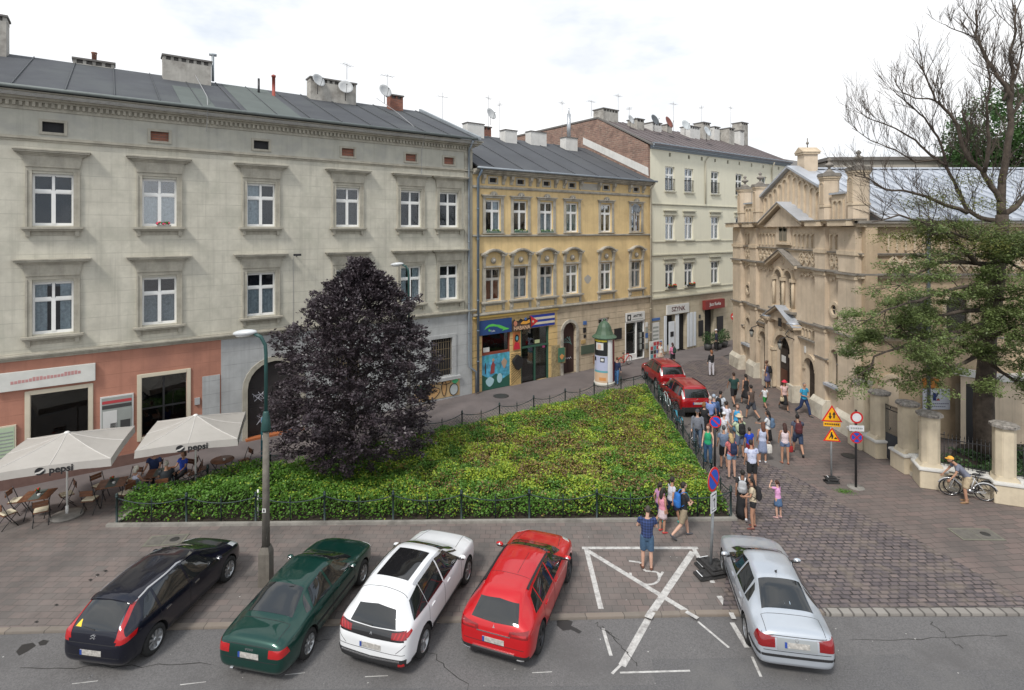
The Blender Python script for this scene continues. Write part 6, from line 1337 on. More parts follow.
    def mirror_(s, x, z, m, y=None, sc=1.0):
        for sg_ in (1, -1):
            q = MB().use(m); yy = sg_ * ((y or s.hw) + .09 * sc); q.ball((x, yy, z), (.06 * sc, .105 * sc, .065 * sc), 12, 8); q.use(M_TRIM); q.tube([(x, sg_ * ((y or s.hw) - .08), z - .05), (x, yy, z - .04)], .03, 6); o = q.build('side_mirror', s.root)
            g = MB().use(M_CHR); g.lathe([(.001, 0), (.07 * sc, 0), (.07 * sc, .004), (.001, .004)], 10); g.M = None; go = g.build('mirror_glass', o); go.rotation_euler = (0, -PI / 2, 0); go.scale = (.6, 1, 1); go.location = (x - .0605 * sc, yy, z)
    def line(s, view, pts, w_=.008, m=None, name='panel_gap', off=.0025, n=16):
        """narrow seam along a polyline"""
        for a, b in zip(pts, pts[1:]):
            d = Vector((b[0] - a[0], b[1] - a[1])); q = Vector((-d.y, d.x)).normalized() * w_ / 2
            s.patch(name, m or M_TRIM, view, [(a[0] - q.x, a[1] - q.y), (b[0] - q.x, b[1] - q.y)], [(a[0] + q.x, a[1] + q.y), (b[0] + q.x, b[1] + q.y)], off=off, n=n, k=1, thick=.004)
    def plate(s, z, w_=.5, view='rear', h_=.11):
        o = s.patch('number_plate', M_PLATE, view, [(-w_ / 2, z), (w_ / 2, z)], [(-w_ / 2, z + h_), (w_ / 2, z + h_)], off=.014, n=6, k=2)
        s.patch('plate_band', M_PLB, view, [(w_ / 2 - .05, z), (w_ / 2, z)], [(w_ / 2 - .05, z + h_), (w_ / 2, z + h_)], off=.017, n=1, k=2, parent=o); return o
    def place(s, rear_wheel_world, yaw, local_wheel, pitch=0.0, z=0.0):
        """yaw measured from +Y toward +X"""
        th = PI / 2 - yaw; c, q = math.cos(th), math.sin(th); lx, ly = local_wheel; rear_wheel_world = Vector(rear_wheel_world[:2]) + Vector((.10, .22)) * (1 if rear_wheel_world[1] < 20 else 0)
        s.root.location = (rear_wheel_world.x - (c * lx - q * ly), rear_wheel_world.y - (q * lx + c * ly), z); s.root.rotation_euler = (0, -pitch, th)
    def wiper(s, view, a, b): s.line(view, [a, b], .016, M_TRIM, 'wiper', .02, 6)
def doors(c, xs, z0, z1, handles, z_h, m=None):
    for x0, x1 in xs:
        c.line('left', [(x0, z1), (x0, z0), (x1, z0), (x1, z1)]); c.line('right', [(x0, z1), (x0, z0), (x1, z0), (x1, z1)])
    for hx in handles: c.both('door_handle', m or c.m, 'left', [(hx, z_h), (hx + .16, z_h)], [(hx, z_h + .03), (hx + .16, z_h + .03)], off=.022, n=4, k=2)
# ---- 1. dark blue hatchback
P_BL = paint('paint_midnight_blue', (.005, .006, .016), .4)
K = [(0, .62, .42, .62, .64, .55), (.03, .70, .30, .70, .74, .60), (.10, .77, .24, .90, .96, .64), (.16, .80, .22, .93, 1.05, .66), (.42, .86, .20, .95, 1.30, .60), (.62, .875, .19, .95, 1.415, .56), (.9, .885, .19, .93, 1.45, .58), (1.5, .887, .19, .91, 1.475, .60), (2.1, .887, .19, .89, 1.46, .60), (2.6, .885, .19, .88, 1.36, .585), (3.0, .88, .19, .87, 1.17, .60), (3.4, .87, .19, .85, .965, .66), (3.6, .86, .19, .83, .91, .66), (3.9, .82, .20, .76, .83, .60), (4.12, .74, .22, .66, .73, .5), (4.24, .60, .30, .56, .60, .4), (4.27, .48, .36, .5, .52, .3)]
c = Car('hatchback', K, (.84, 3.45), .32, P_BL, 'dark blue hatchback with tall slanted red tail lights, leftmost of the parked row', W=1.77)
c.patch('rear_window', M_CG, 'rear', [(-.54, .985), (0, .965), (.54, .985)], [(-.47, 1.33), (0, 1.36), (.47, 1.33)])
c.both('tail_light', M_TL, 'rear', [(.54, .80), (.57, .88), (.56, 1.1), (.495, 1.33)], [(.80, .78), (.77, .86), (.66, 1.0), (.63, 1.1), (.545, 1.33)], n=26, k=8); c.both('tail_light', M_TL, 'left', [(.02, .74), (.34, .82)], [(.06, .86), (.40, .92)], off=.005)
c.both('side_window', M_CG, 'left', [(.55, .99), (.98, .965)], [(.80, 1.27), (1.0, 1.33)]); c.both('side_window', M_CG, 'left', [(1.06, .965), (1.92, .925)], [(1.06, 1.34), (1.92, 1.37)]); c.both('side_window', M_CG, 'left', [(1.99, .925), (3.0, .89)], [(1.99, 1.37), (2.45, 1.30)])
c.patch('windscreen', M_CG, 'top', [(2.62, -.60), (3.30, -.70)], [(2.62, .60), (3.30, .70)], n=12, k=12); c.line('left', [(.55, 1.31), (1.0, 1.385), (1.9, 1.405), (2.5, 1.34), (3.2, 1.04)], .02, M_CHR, 'window_trim', .006); c.line('right', [(.55, 1.31), (1.0, 1.385), (1.9, 1.405), (2.5, 1.34)], .02, M_CHR, 'window_trim', .006)
doors(c, [(1.02, 1.95), (1.95, 3.05)], .32, .9, (1.15, 2.1), .80, M_CHR); c.plate(.50, .52); c.line('rear', [(-.78, .73), (.78, .73)], .01); c.line('rear', [(-.76, .47), (.76, .47)], .012); c.patch('spoiler', P_BL, 'top', [(.54, -.52), (.70, -.54)], [(.54, .52), (.70, .54)], off=.035)
for k_ in (0, .045): c.line('rear', [(-.055, .82 + k_), (0, .85 + k_), (.055, .82 + k_)], .02, M_CHR, 'badge', .012, 3)
c.wiper('rear', (0, .975), (.30, 1.0)); c.patch('warning_sticker', flat('sticker_yellow', (.8, .55, .03)), 'rear', [(.36, 1.0), (.5, 1.0)], [(.41, 1.1), (.43, 1.1)], off=.007, n=2, k=2)
c.both('headlight', M_HL, 'top', [(3.72, .62), (4.10, .52)], [(3.72, .78), (4.05, .70)]); c.mirror_(2.92, .97, P_BL, .86)
text_obj('C4', .09, M_CHR, 'badge', c.root, .003).location = (-.0, 0, 0); bpy.data.objects.remove([o for o in c.root.children if o.name.startswith('badge')][-1]) if False else None
for o in list(c.root.children):
    if o.name.startswith('badge') and abs(o.location.x) == 0 and len(o.data.vertices) > 60 and o.data.name.startswith('Mesh'): bpy.data.objects.remove(o)
pp = G(146.2, 660, -.04); c.place(pp, R(8.5), (.84, -.885), math.atan(.042 / 2.61), -.042 - .013)
# ---- 2. green saloon
P_GR = paint('paint_forest_green', (.004, .045, .034), .4)
K = [(0, .66, .42, .66, .68, .50), (.03, .74, .30, .80, .84, .56), (.10, .80, .24, .88, .96, .62), (.3, .845, .21, .90, 1.0, .64), (.60, .862, .20, .915, 1.03, .62), (.74, .865, .20, .92, 1.075, .60), (1.20, .866, .20, .925, 1.33, .53), (1.42, .866, .20, .925, 1.395, .53), (1.8, .867, .20, .92, 1.415, .55), (2.35, .867, .20, .91, 1.405, .555), (2.7, .866, .20, .90, 1.28, .55), (3.28, .86, .20, .885, .985, .62), (3.45, .855, .20, .875, .945, .64), (3.9, .835, .20, .82, .88, .60), (4.25, .77, .22, .72, .78, .52), (4.42, .66, .28, .62, .68, .4), (4.48, .52, .38, .52, .56, .3)]
c = Car('saloon_car', K, (.98, 3.60), .315, P_GR, 'dark green saloon parked between the blue hatchback and the white crossover', W=1.733, rim_style='multi')
c.patch('rear_window', M_CG, 'top', [(.74, -.565), (1.35, -.47)], [(.74, .565), (1.35, .47)], n=20, k=20, off=.006)
c.both('tail_light', M_TL, 'rear', [(.48, .66), (.78, .66)], [(.48, .82), (.79, .82)], off=.006); c.both('tail_light', M_TL, 'left', [(.03, .66), (.28, .68)], [(.03, .81), (.22, .82)], off=.006)
c.both('side_window', M_CG, 'left', [(1.02, .98), (1.18, .97)], [(1.16, 1.16), (1.26, 1.24)]) ; c.both('side_window', M_CG, 'left', [(1.25, .97), (1.98, .955)], [(1.42, 1.27), (1.98, 1.33)]); c.both('side_window', M_CG, 'left', [(2.06, .955), (3.0, .93)], [(2.06, 1.33), (2.52, 1.24)])
c.patch('windscreen', M_CG, 'top', [(2.52, -.55), (3.26, -.66)], [(2.52, .55), (3.26, .66)], n=12, k=12)
doors(c, [(1.22, 2.02), (2.02, 3.1)], .32, .92, (1.35, 2.2), .80); c.plate(.60, .50); c.line('rear', [(-.8, .56), (.8, .56)], .012); c.line('rear', [(-.79, .845), (.79, .845)], .012); c.line('top', [(.13, -.6), (.60, -.62), (.60, .62), (.13, .6)], .01); c.both('side_strip', M_TRIM, 'left', [(1.3, .52), (3.1, .52)], [(1.3, .565), (3.1, .565)], off=.012, n=20, k=2)
for i in range(4):
    q = MB().use(M_CHR); q.M = Matrix.Translation((.01 + .03, -.075 + i * .05, .775)) @ Matrix.Rotation(PI / 2, 4, 'Y'); arch_band(q, 0, 0, .028, .008, -.004, .004, a1=2 * PI, N=12); q.M = None
    # ring emblem rides on the lid
    c.line('rear', [(-.105 + i * .05, .775), (-.085 + i * .05, .795), (-.065 + i * .05, .775), (-.085 + i * .05, .755), (-.105 + i * .05, .775)], .009, M_CHR, 'badge', .006, 2)
c.both('headlight', M_HL, 'front', [(.42, .56), (.72, .56)], [(.42, .68), (.72, .67)]); c.mirror_(2.88, .97, P_GR, .84, .9)
c.patch('exhaust', M_CHR, 'rear', [(.4, .28), (.47, .28)], [(.4, .32), (.47, .32)], off=.03, n=2, k=2)
c.place(G(302.3, 664.7, -.04), R(12.3), (.98, -.866), math.atan(.042 / 2.62), -.055)
# ---- 3. white crossover
P_WH = paint('paint_pearl_white', (.74, .75, .76), .0, .3)
K = [(0, .70, .38, .70, .74, .56), (.03, .80, .30, .82, .88, .62), (.10, .87, .25, .96, 1.05, .68), (.20, .90, .23, 1.03, 1.18, .68), (.45, .915, .22, 1.05, 1.47, .60), (.60, .92, .22, 1.05, 1.575, .60), (1.0, .922, .22, 1.04, 1.61, .63), (1.7, .922, .22, 1.02, 1.625, .64), (2.3, .922, .22, 1.0, 1.595, .63), (2.7, .92, .22, .99, 1.46, .62), (3.2, .915, .22, .98, 1.16, .68), (3.38, .91, .22, .97, 1.09, .70), (3.8, .895, .23, .93, 1.03, .70), (4.15, .86, .25, .86, .95, .64), (4.36, .76, .30, .74, .80, .5), (4.44, .60, .38, .6, .64, .4)]
c = Car('crossover', K, (.86, 3.535), .345, P_WH, 'white crossover with a large black glass roof panel, third in the parked row', lower=M_TRIM, arch_trim=.37, W=1.841, rim=M_RIM, rim_style='five')
c.patch('rear_window', M_CG, 'rear', [(-.57, 1.055), (0, 1.035), (.57, 1.055)], [(-.46, 1.33), (0, 1.37), (.46, 1.33)]); c.patch('rear_trim', mat('gloss_black', (.012, .012, .013), .08, var=0, coat=1), 'rear', [(-.80, .86), (0, .83), (.80, .86)], [(-.76, 1.045), (0, 1.02), (.76, 1.045)], off=.006)
ta, tb = c.both('tail_light', M_TLD, 'rear', [(.50, .885), (.84, .90)], [(.50, 1.0), (.80, 1.04)], off=.010)
for k_ in range(3):
    for sg_, par_ in ((1, ta), (-1, tb)): x = .55 + k_ * .085; c.patch('claw_lamp', M_TL, 'rear', [(sg_ * x, .90), (sg_ * (x + .035), .90)], [(sg_ * (x + .045), 1.01), (sg_ * (x + .08), 1.01)], off=.016, n=2, k=4, parent=par_)
c.both('tail_light', M_TL, 'left', [(.05, .9), (.32, .98)], [(.08, 1.0), (.30, 1.03)], off=.006)
c.patch('bumper', M_TRIM, 'rear', [(-.82, .30), (.82, .30)], [(-.84, .50), (0, .46), (.84, .50)], off=.018); c.patch('chrome_strip', M_CHR, 'rear', [(-.72, .455), (0, .42), (.72, .455)], [(-.72, .485), (0, .45), (.72, .485)], off=.032, k=2)
c.patch('sunroof', mat('roof_glass', (.012, .012, .013), .06, var=0, coat=.6), 'top', [(.98, -.42), (2.12, -.42)], [(.98, .42), (2.12, .42)], off=.005); c.line('top', [(.95, .56), (2.4, .57)], .035, M_CHR, 'roof_rail', .04); c.line('top', [(.95, -.56), (2.4, -.57)], .035, M_CHR, 'roof_rail', .04)
c.both('side_window', M_CG, 'left', [(.46, 1.09), (1.08, 1.06)], [(.62, 1.40), (1.05, 1.50)]); c.both('side_window', M_CG, 'left', [(1.10, 1.06), (1.94, 1.04)], [(1.07, 1.50), (1.94, 1.53)]); c.both('side_window', M_CG, 'left', [(2.0, 1.04), (3.02, 1.02)], [(2.0, 1.53), (2.55, 1.44)])
c.patch('windscreen', M_CG, 'top', [(2.50, -.63), (3.18, -.70)], [(2.50, .63), (3.18, .70)], n=12, k=12); c.both('sill_trim', M_TRIM, 'left', [(1.3, .24), (3.1, .24)], [(1.3, .44), (3.1, .42)], off=.01, n=20, k=4)
doors(c, [(1.12, 1.98), (1.98, 3.05)], .45, 1.02, (1.25, 2.15), .90); c.plate(.62, .52); c.line('rear', [(-.82, .60), (-.5, .585), (.5, .585), (.82, .60)], .01); c.line('rear', [(-.83, .80), (-.62, .62)], .01); c.line('rear', [(.83, .80), (.62, .62)], .01)
c.line('rear', [(-.02, .90), (.0, .95), (.025, .90)], .014, M_CHR, 'badge', .014, 3); c.line('top', [(3.30, -.62), (4.15, -.52)], .01); c.line('top', [(3.30, .62), (4.15, .52)], .01); c.line('top', [(.62, -.60), (.66, .0), (.62, .60)], .012)
c.both('headlight', M_HL, 'top', [(3.98, .62), (4.28, .48)], [(3.95, .80), (4.25, .68)]); c.mirror_(2.95, 1.08, P_WH, .89); c.patch('fog_lamp', M_TL, 'rear', [(-.8, .36), (-.68, .36)], [(-.8, .41), (-.68, .41)], off=.026, n=2, k=2)
c.wiper('rear', (0, 1.05), (.3, 1.06)); c.place(G(419.6, 663.4, -.04), R(17.4), (.86, -.92), math.atan(.042 / 2.675), -.055)
# ---- 4. red compact crossover
P_RD = paint('paint_bright_red', (.50, .006, .010), .1, .3)
K = [(0, .70, .40, .72, .76, .55), (.03, .79, .31, .84, .90, .60), (.10, .85, .25, .94, 1.02, .64), (.22, .88, .22, .98, 1.12, .64), (.50, .90, .20, .985, 1.36, .56), (.66, .902, .20, .98, 1.435, .56), (1.0, .902, .20, .97, 1.475, .59), (1.7, .902, .20, .95, 1.494, .60), (2.3, .902, .20, .93, 1.46, .60), (2.7, .90, .20, .925, 1.33, .585), (3.22, .895, .20, .92, 1.08, .64), (3.42, .89, .20, .92, 1.03, .67), (3.85, .875, .21, .88, .975, .66), (4.15, .82, .24, .80, .88, .58), (4.34, .72, .30, .68, .73, .46), (4.41, .56, .38, .56, .6, .36)]
c = Car('crossover', K, (.82, 3.52), .345, P_RD, 'bright red crossover with dark rear window, between the white crossover and the painted disabled bay', lower=M_TRIM, arch_trim=.30, W=1.804, rim=M_RIMD, rim_style='five')
c.patch('rear_window', M_CG, 'rear', [(-.57, 1.005), (0, .985), (.57, 1.005)], [(-.47, 1.28), (0, 1.31), (.47, 1.28)]); c.both('tail_light', M_TLD, 'rear', [(.36, .80), (.80, .80)], [(.38, .90), (.80, .95)], off=.008); c.both('tail_light', M_TL, 'left', [(.04, .80), (.30, .84)], [(.05, .94), (.26, .93)], off=.006)
for sg_ in (1, -1): c.patch('lamp_bar', M_TL, 'rear', [(sg_ * .44, .835), (sg_ * .76, .84)], [(sg_ * .44, .865), (sg_ * .76, .88)], off=.013, n=5, k=2)
c.patch('chrome_strip', M_CHR, 'rear', [(-.4, .785), (.4, .785)], [(-.4, .805), (.4, .805)], off=.012, k=2); c.patch('bumper', M_TRIM, 'rear', [(-.8, .26), (.8, .26)], [(-.82, .42), (.82, .42)], off=.012); c.patch('chrome_strip', M_CHR, 'rear', [(-.5, .415), (.5, .415)], [(-.5, .445), (.5, .445)], off=.022, k=2)
for sg_ in (1, -1): c.patch('exhaust', M_CHR, 'rear', [(sg_ * .56, .31), (sg_ * .72, .31)], [(sg_ * .56, .345), (sg_ * .72, .345)], off=.026, n=2, k=2)
c.both('side_window', M_CG, 'left', [(.62, 1.03), (1.04, 1.0)], [(.82, 1.27), (1.02, 1.33)]); c.both('side_window', M_CG, 'left', [(1.08, 1.0), (1.92, .975)], [(1.06, 1.34), (1.92, 1.385)]); c.both('side_window', M_CG, 'left', [(1.99, .975), (3.0, .955)], [(1.99, 1.385), (2.5, 1.31)])
c.patch('windscreen', M_CG, 'top', [(2.48, -.60), (3.22, -.68)], [(2.48, .60), (3.22, .68)], n=12, k=12); doors(c, [(1.1, 1.95), (1.95, 3.05)], .36, .96, (1.22, 2.1), .86); c.plate(.58, .52); c.line('rear', [(-.82, .56), (.82, .56)], .01)
c.line('top', [(.85, .53), (2.4, .55)], .04, M_TRIM, 'roof_rail', .03); c.line('top', [(.85, -.53), (2.4, -.55)], .04, M_TRIM, 'roof_rail', .03); c.line('top', [(1.15, -.5), (1.15, .5)], .008); c.line('top', [(1.2, -.17), (2.1, -.17)], .008)
c.line('rear', [(0, .90), (0, .955)], .01, M_CHR, 'badge', .012, 2); c.line('rear', [(0, .92), (-.026, .903)], .01, M_CHR, 'badge', .012, 2); c.line('rear', [(0, .92), (.026, .903)], .01, M_CHR, 'badge', .012, 2)
c.line('top', [(3.35, -.60), (4.1, -.48)], .01); c.line('top', [(3.35, .60), (4.1, .48)], .01); c.both('headlight', M_HL, 'top', [(3.9, .6), (4.2, .46)], [(3.88, .78), (4.2, .64)]); c.mirror_(2.92, 1.02, P_RD, .88); c.wiper('rear', (0, 1.0), (.28, 1.01)); c.both('side_skirt', M_TRIM, 'left', [(1.25, .2), (3.1, .2)], [(1.25, .31), (3.1, .31)], off=.01, n=20, k=3)
c.place(G(538.3, 659.5, -.04), R(20.0), (.82, -.90), math.atan(.042 / 2.7), -.055)
# ---- 5. silver saloon
P_SL = paint('paint_silver_blue', (.49, .53, .58), .4, .33)
K = [(0, .68, .40, .66, .70, .52), (.03, .76, .30, .82, .88, .58), (.10, .82, .24, .92, 1.02, .62), (.3, .855, .21, .94, 1.06, .64), (.55, .868, .20, .945, 1.09, .62), (.70, .87, .20, .95, 1.12, .60), (1.2, .872, .20, .955, 1.38, .53), (1.5, .873, .20, .95, 1.45, .54), (2.0, .873, .20, .94, 1.462, .565), (2.55, .872, .20, .93, 1.43, .57), (2.95, .87, .20, .92, 1.27, .57), (3.42, .862, .20, .90, 1.02, .63), (3.6, .858, .20, .885, .98, .65), (4.05, .84, .20, .84, .91, .62), (4.42, .78, .22, .74, .81, .52), (4.6, .66, .28, .63, .68, .4), (4.67, .52, .38, .54, .58, .3)]
c = Car('saloon_car', K, (1.06, 3.76), .32, P_SL, 'silver blue saloon parked right of the sign post, half on the cobbles', W=1.746, rim_style='cap')
c.patch('rear_window', M_CG, 'top', [(.72, -.565), (1.41, -.47)], [(.72, .565), (1.41, .47)], n=20, k=20, off=.006); c.both('tail_light', M_TLD, 'rear', [(.46, .70), (.80, .68)], [(.46, .90), (.78, .92)], off=.006); c.both('tail_light', M_TLD, 'left', [(.03, .70), (.30, .74)], [(.04, .92), (.24, .93)], off=.006)
c.patch('number_recess', flat('recess_silver', (.30, .32, .33), .4), 'rear', [(-.42, .66), (.42, .66)], [(-.42, .90), (.42, .90)], off=.004); c.plate(.72, .52); c.patch('bumper_strip', M_TRIM, 'rear', [(-.80, .50), (.80, .50)], [(-.80, .55), (.80, .55)], off=.014, k=2); c.both('bumper_strip', M_TRIM, 'left', [(.04, .50), (.62, .50)], [(.04, .55), (.62, .55)], off=.014, k=2)
c.line('rear', [(-.8, .63), (.8, .63)], .012); c.line('rear', [(-.72, .935), (.72, .935)], .012); c.line('top', [(.12, -.62), (.58, -.62), (.58, .62), (.12, .62)], .01); c.both('side_window', M_CG, 'left', [(1.05, 1.0), (1.3, .99)], [(1.22, 1.2), (1.38, 1.28)]); c.both('side_window', M_CG, 'left', [(1.35, .99), (2.08, .975)], [(1.48, 1.32), (2.08, 1.375)]); c.both('side_window', M_CG, 'left', [(2.16, .975), (3.18, .95)], [(2.16, 1.375), (2.72, 1.30)])
c.patch('windscreen', M_CG, 'top', [(2.70, -.56), (3.42, -.67)], [(2.70, .56), (3.42, .67)], n=12, k=12); doors(c, [(1.3, 2.12), (2.12, 3.2)], .32, .94, (1.45, 2.3), .83); c.both('side_strip', M_TRIM, 'left', [(1.35, .53), (3.15, .53)], [(1.35, .565), (3.15, .565)], off=.012, n=20, k=2)
c.line('top', [(1.22, -.52), (1.22, .52)], .0, M_TRIM) if False else None
for a in range(8): c.line('rear', [(.038 * math.cos(a * PI / 4), .94 - .06 + .038 * math.sin(a * PI / 4)), (.038 * math.cos((a + 1) * PI / 4), .88 + .038 * math.sin((a + 1) * PI / 4))], .009, M_CHR, 'badge', .01, 1)
q = MB().use(M_BLK); q.ball((1.62, 0, 1.46), (.05, .025, .02), 10, 6); q.tube([(1.62, 0, 1.46), (1.52, 0, 1.56)], .008, 5); q.build('roof_aerial', c.root); c.both('headlight', M_HL, 'front', [(.42, .58), (.74, .58)], [(.42, .7), (.74, .7)]); c.mirror_(3.0, 1.0, P_SL, .85, .95)
q = MB().use(flat('windscreen_paper', (.4, .5, .6))); q.build if False else None
c.patch('shelf_sticker', MATS['windscreen_paper'], 'top', [(.82, -.10), (.88, -.10)], [(.82, .16), (.88, .16)], off=.006, n=2, k=2)
yaw = R(9.5); th = PI / 2 - yaw; ctr = Vector((6.60, 14.22)); Lh = 2.24; c.root.scale = (.96, .985, .985)
c.root.location = (ctr.x - math.cos(th) * Lh, ctr.y - math.sin(th) * Lh, -.055); c.root.rotation_euler = (0, -math.atan(.05 / 2.7), th)
# ---- 6/7. two red small off-roaders by the bed
P_RS = paint('paint_cherry_red', (.33, .008, .012), .15, .32)
K = [(0, .70, .40, .80, .84, .62), (.03, .78, .33, .92, .98, .66), (.10, .82, .27, 1.0, 1.12, .68), (.20, .84, .25, 1.02, 1.35, .66), (.32, .85, .24, 1.02, 1.54, .64), (.55, .855, .24, 1.02, 1.60, .645), (1.5, .86, .24, 1.0, 1.62, .65), (2.2, .86, .24, .98, 1.585, .65), (2.55, .86, .24, .97, 1.44, .64), (3.0, .855, .24, .96, 1.14, .68), (3.15, .85, .24, .95, 1.06, .69), (3.5, .84, .25, .90, 1.0, .68), (3.75, .80, .28, .82, .9, .6), (3.86, .68, .34, .7, .76, .5)]
def offroader(label):
    c = Car('compact_suv', K, (.72, 3.14), .34, P_RS, label, lower=M_TRIM, arch_trim=.46, W=1.72, rim=M_RIM, rim_style='cap', group='red compact off-roaders beside the shrub bed')
    c.patch('rear_window', M_CG, 'rear', [(-.64, 1.06), (.64, 1.06)], [(-.60, 1.46), (.60, 1.46)]); c.both('tail_light', M_HL, 'rear', [(.68, 1.0), (.76, 1.0)], [(.66, 1.38), (.72, 1.38)], off=.006); c.both('tail_light', M_TL, 'rear', [(.66, .84), (.80, .84)], [(.68, .99), (.78, .99)], off=.006)
    c.patch('bumper', M_TRIM, 'rear', [(-.78, .30), (.78, .30)], [(-.8, .60), (.8, .60)], off=.02); c.plate(.74, .5); c.both('side_window', M_CG, 'left', [(.34, 1.08), (.78, 1.06)], [(.42, 1.46), (.78, 1.5)]); c.both('side_window', M_CG, 'left', [(.84, 1.06), (1.62, 1.04)], [(.84, 1.5), (1.62, 1.52)]); c.both('side_window', M_CG, 'left', [(1.7, 1.04), (2.8, 1.0)], [(1.7, 1.52), (2.4, 1.42)])
    c.patch('windscreen', M_CG, 'top', [(2.4, -.62), (3.0, -.68)], [(2.4, .62), (3.0, .68)], n=10, k=10); doors(c, [(.82, 1.66), (1.66, 2.75)], .5, 1.02, (.95, 1.8), .9); c.line('rear', [(-.03, 1.0), (.03, 1.0)], .03, M_CHR, 'badge', .012, 2); c.mirror_(2.6, 1.08, P_RS, .83); c.line('top', [(.5, .58), (2.2, .58)], .04, M_TRIM, 'roof_rail', .03); c.line('top', [(.5, -.58), (2.2, -.58)], .04, M_TRIM, 'roof_rail', .03)
    return c
c = offroader('nearer of the two cherry red compact off-roaders, its tail beside the group of tourists'); c.place(Vector((8.75, 29.2)), R(-3), (.72, .85), 0, .004)
c2 = copy_tree(c.root); c2['label'] = 'farther cherry red compact off-roader, nose toward the cream house'; c2.location = (c.root.location.x + .12, c.root.location.y + 4.65, .004); c2.rotation_euler = (0, 0, PI / 2 + R(5))
# ================================================================== café: parasols, tables, chairs
M_CANV = mat('cream_canvas', (.50, .475, .44), .85, var=.04, scale=1.5, stain=(.45, .425, .39), sscale=1.2, trans=.18); M_SEAM = flat('canvas_seam', (.60, .58, .55), .85); M_WP = flat('white_pole', (.72, .71, .68), .5)
def parasol(p, rz, label, half=1.64, zr=2.32, za=2.86):
    e = empty('patio_umbrella', p, rz, label, 'parasol', 'cream café parasols')
    m = MB().use(M_CANV); cs = [(-half, -half), (half, -half), (half, half), (-half, half)]; ring = []
    for i in range(4):
        a, b = cs[i], cs[(i + 1) % 4]
        for j in range(8):
            u = j / 8; ring.append((a[0] + (b[0] - a[0]) * u, a[1] + (b[1] - a[1]) * u, zr + .05 * math.sin(PI * u)))
    n = 32; vs = []
    for k in range(7):
        f = k / 6; 
        for r_ in ring: s_ = 1 - f * .985; sag = -.06 * math.sin(PI * f) ; vs.append((r_[0] * s_, r_[1] * s_, r_[2] + (za - r_[2]) * f + sag))
    m.add(vs, [(k * n + i, k * n + (i + 1) % n, (k + 1) * n + (i + 1) % n, (k + 1) * n + i) for k in range(6) for i in range(n)], False)
    m.use(M_SEAM)
    for i in range(0, 32, 4):
        pts = [Vector(vs[k * n + i]) + Vector((0, 0, .006)) for k in range(7)]; m.tube(pts, .012, 4, smooth=False)
    m.use(M_WP); m.ball((0, 0, za), (.09, .09, .05), 10, 5); m.build('canopy', e)
    m = MB().use(M_CANV); vs = []
    for r_ in ring: vs += [(r_[0], r_[1], r_[2] + .004), (r_[0] * 1.012, r_[1] * 1.012, r_[2] - .24 + .012 * math.sin(r_[0] * 9 + r_[1] * 7))]
    m.add(vs, [(2 * i, 2 * i + 1, (2 * i + 3) % 64, (2 * i + 2) % 64) for i in range(32)], False); m.build('valance', e)
    m = MB().use(M_WP); m.tube([(0, 0, .06), (0, 0, za)], .032, 10); m.lathe([(.05, .02), (.05, .35), (.035, .36)], 10); m.build('pole', e)
    m = MB().use(M_WP)
    for c_ in cs: m.tube([(0, 0, za - .12), (c_[0] * .98, c_[1] * .98, zr - .02)], .012, 4); m.tube([(0, 0, 2.0), (c_[0] * .5, c_[1] * .5, (zr + za) / 2 - .1)], .012, 4)
    m.build('rib', e)
    m = MB().use(M_CONC); m.lathe([(.46, 0), (.47, .05), (.4, .09), (.06, .1)], 24); m.build('base', e)
    lg = text_obj('pepsi', .30, M_BLK, 'lettering', e, .003, .008, 1.0); lg.location = (.32, -half * 1.012 - .012, zr - .10)
    m = MB().use(M_BLK); y = -half * 1.012 - .012; m.prism([(-.22 + .13 * math.cos(t_ * PI / 10), zr - .09 + .12 * math.sin(t_ * PI / 10)) for t_ in range(20)], y - .004, y + .002, 'y'); m.use(M_SEAM); m.prism([(-.34, zr - .12), (-.24, zr - .10), (-.11, zr - .02), (-.10, zr - .06), (-.22, zr - .15), (-.33, zr - .155)], y - .009, y - .0045, 'y'); m.build('round_emblem', e)
    return e
parasol((-15.25, 18.85, 0), R(23), 'cream square parasol with soft-drink lettering, left one, cut by the picture edge', 1.62); parasol((-11.85, 20.6, 0), R(21), 'cream square parasol with soft-drink lettering, right one, over the seated guests', 1.56)
M_WD = mat('brown_slats', (.16, .065, .03), .5, var=.3, scale=6, coat=.2); M_CU = flat('cream_cushion', (.66, .60, .45), .9)
def chair(p, rz, label, cushion=True):
    e = empty('folding_chair', (p[0], p[1], 0), rz, label, 'chair', 'brown folding chairs of the café')
    m = MB().use(M_WD)
    for i in range(5): m.box(-.2, .2, -.19 + i * .08, -.125 + i * .08, .44, .46)
    m.build('seat', e)
    if cushion: m = MB().use(M_CU); m.box(-.19, .19, -.18, .18, .465, .505); m.build('cushion', e, bevel=.018)
    m = MB().use(M_WD)
    for z in (.66, .76): m.box(-.2, .2, -.25, -.225, z, z + .085)
    m.build('backrest', e)
    for sx in (-1, 1):
        m = MB().use(M_BLK); m.tube([(sx * .215, .2, .0), (sx * .215, -.06, .42), (sx * .215, -.24, .88)], .013, 6); m.build('leg', e); m = MB().use(M_BLK); m.tube([(sx * .20, -.24, 0), (sx * .20, .16, .45)], .013, 6); m.build('leg', e)
    return e
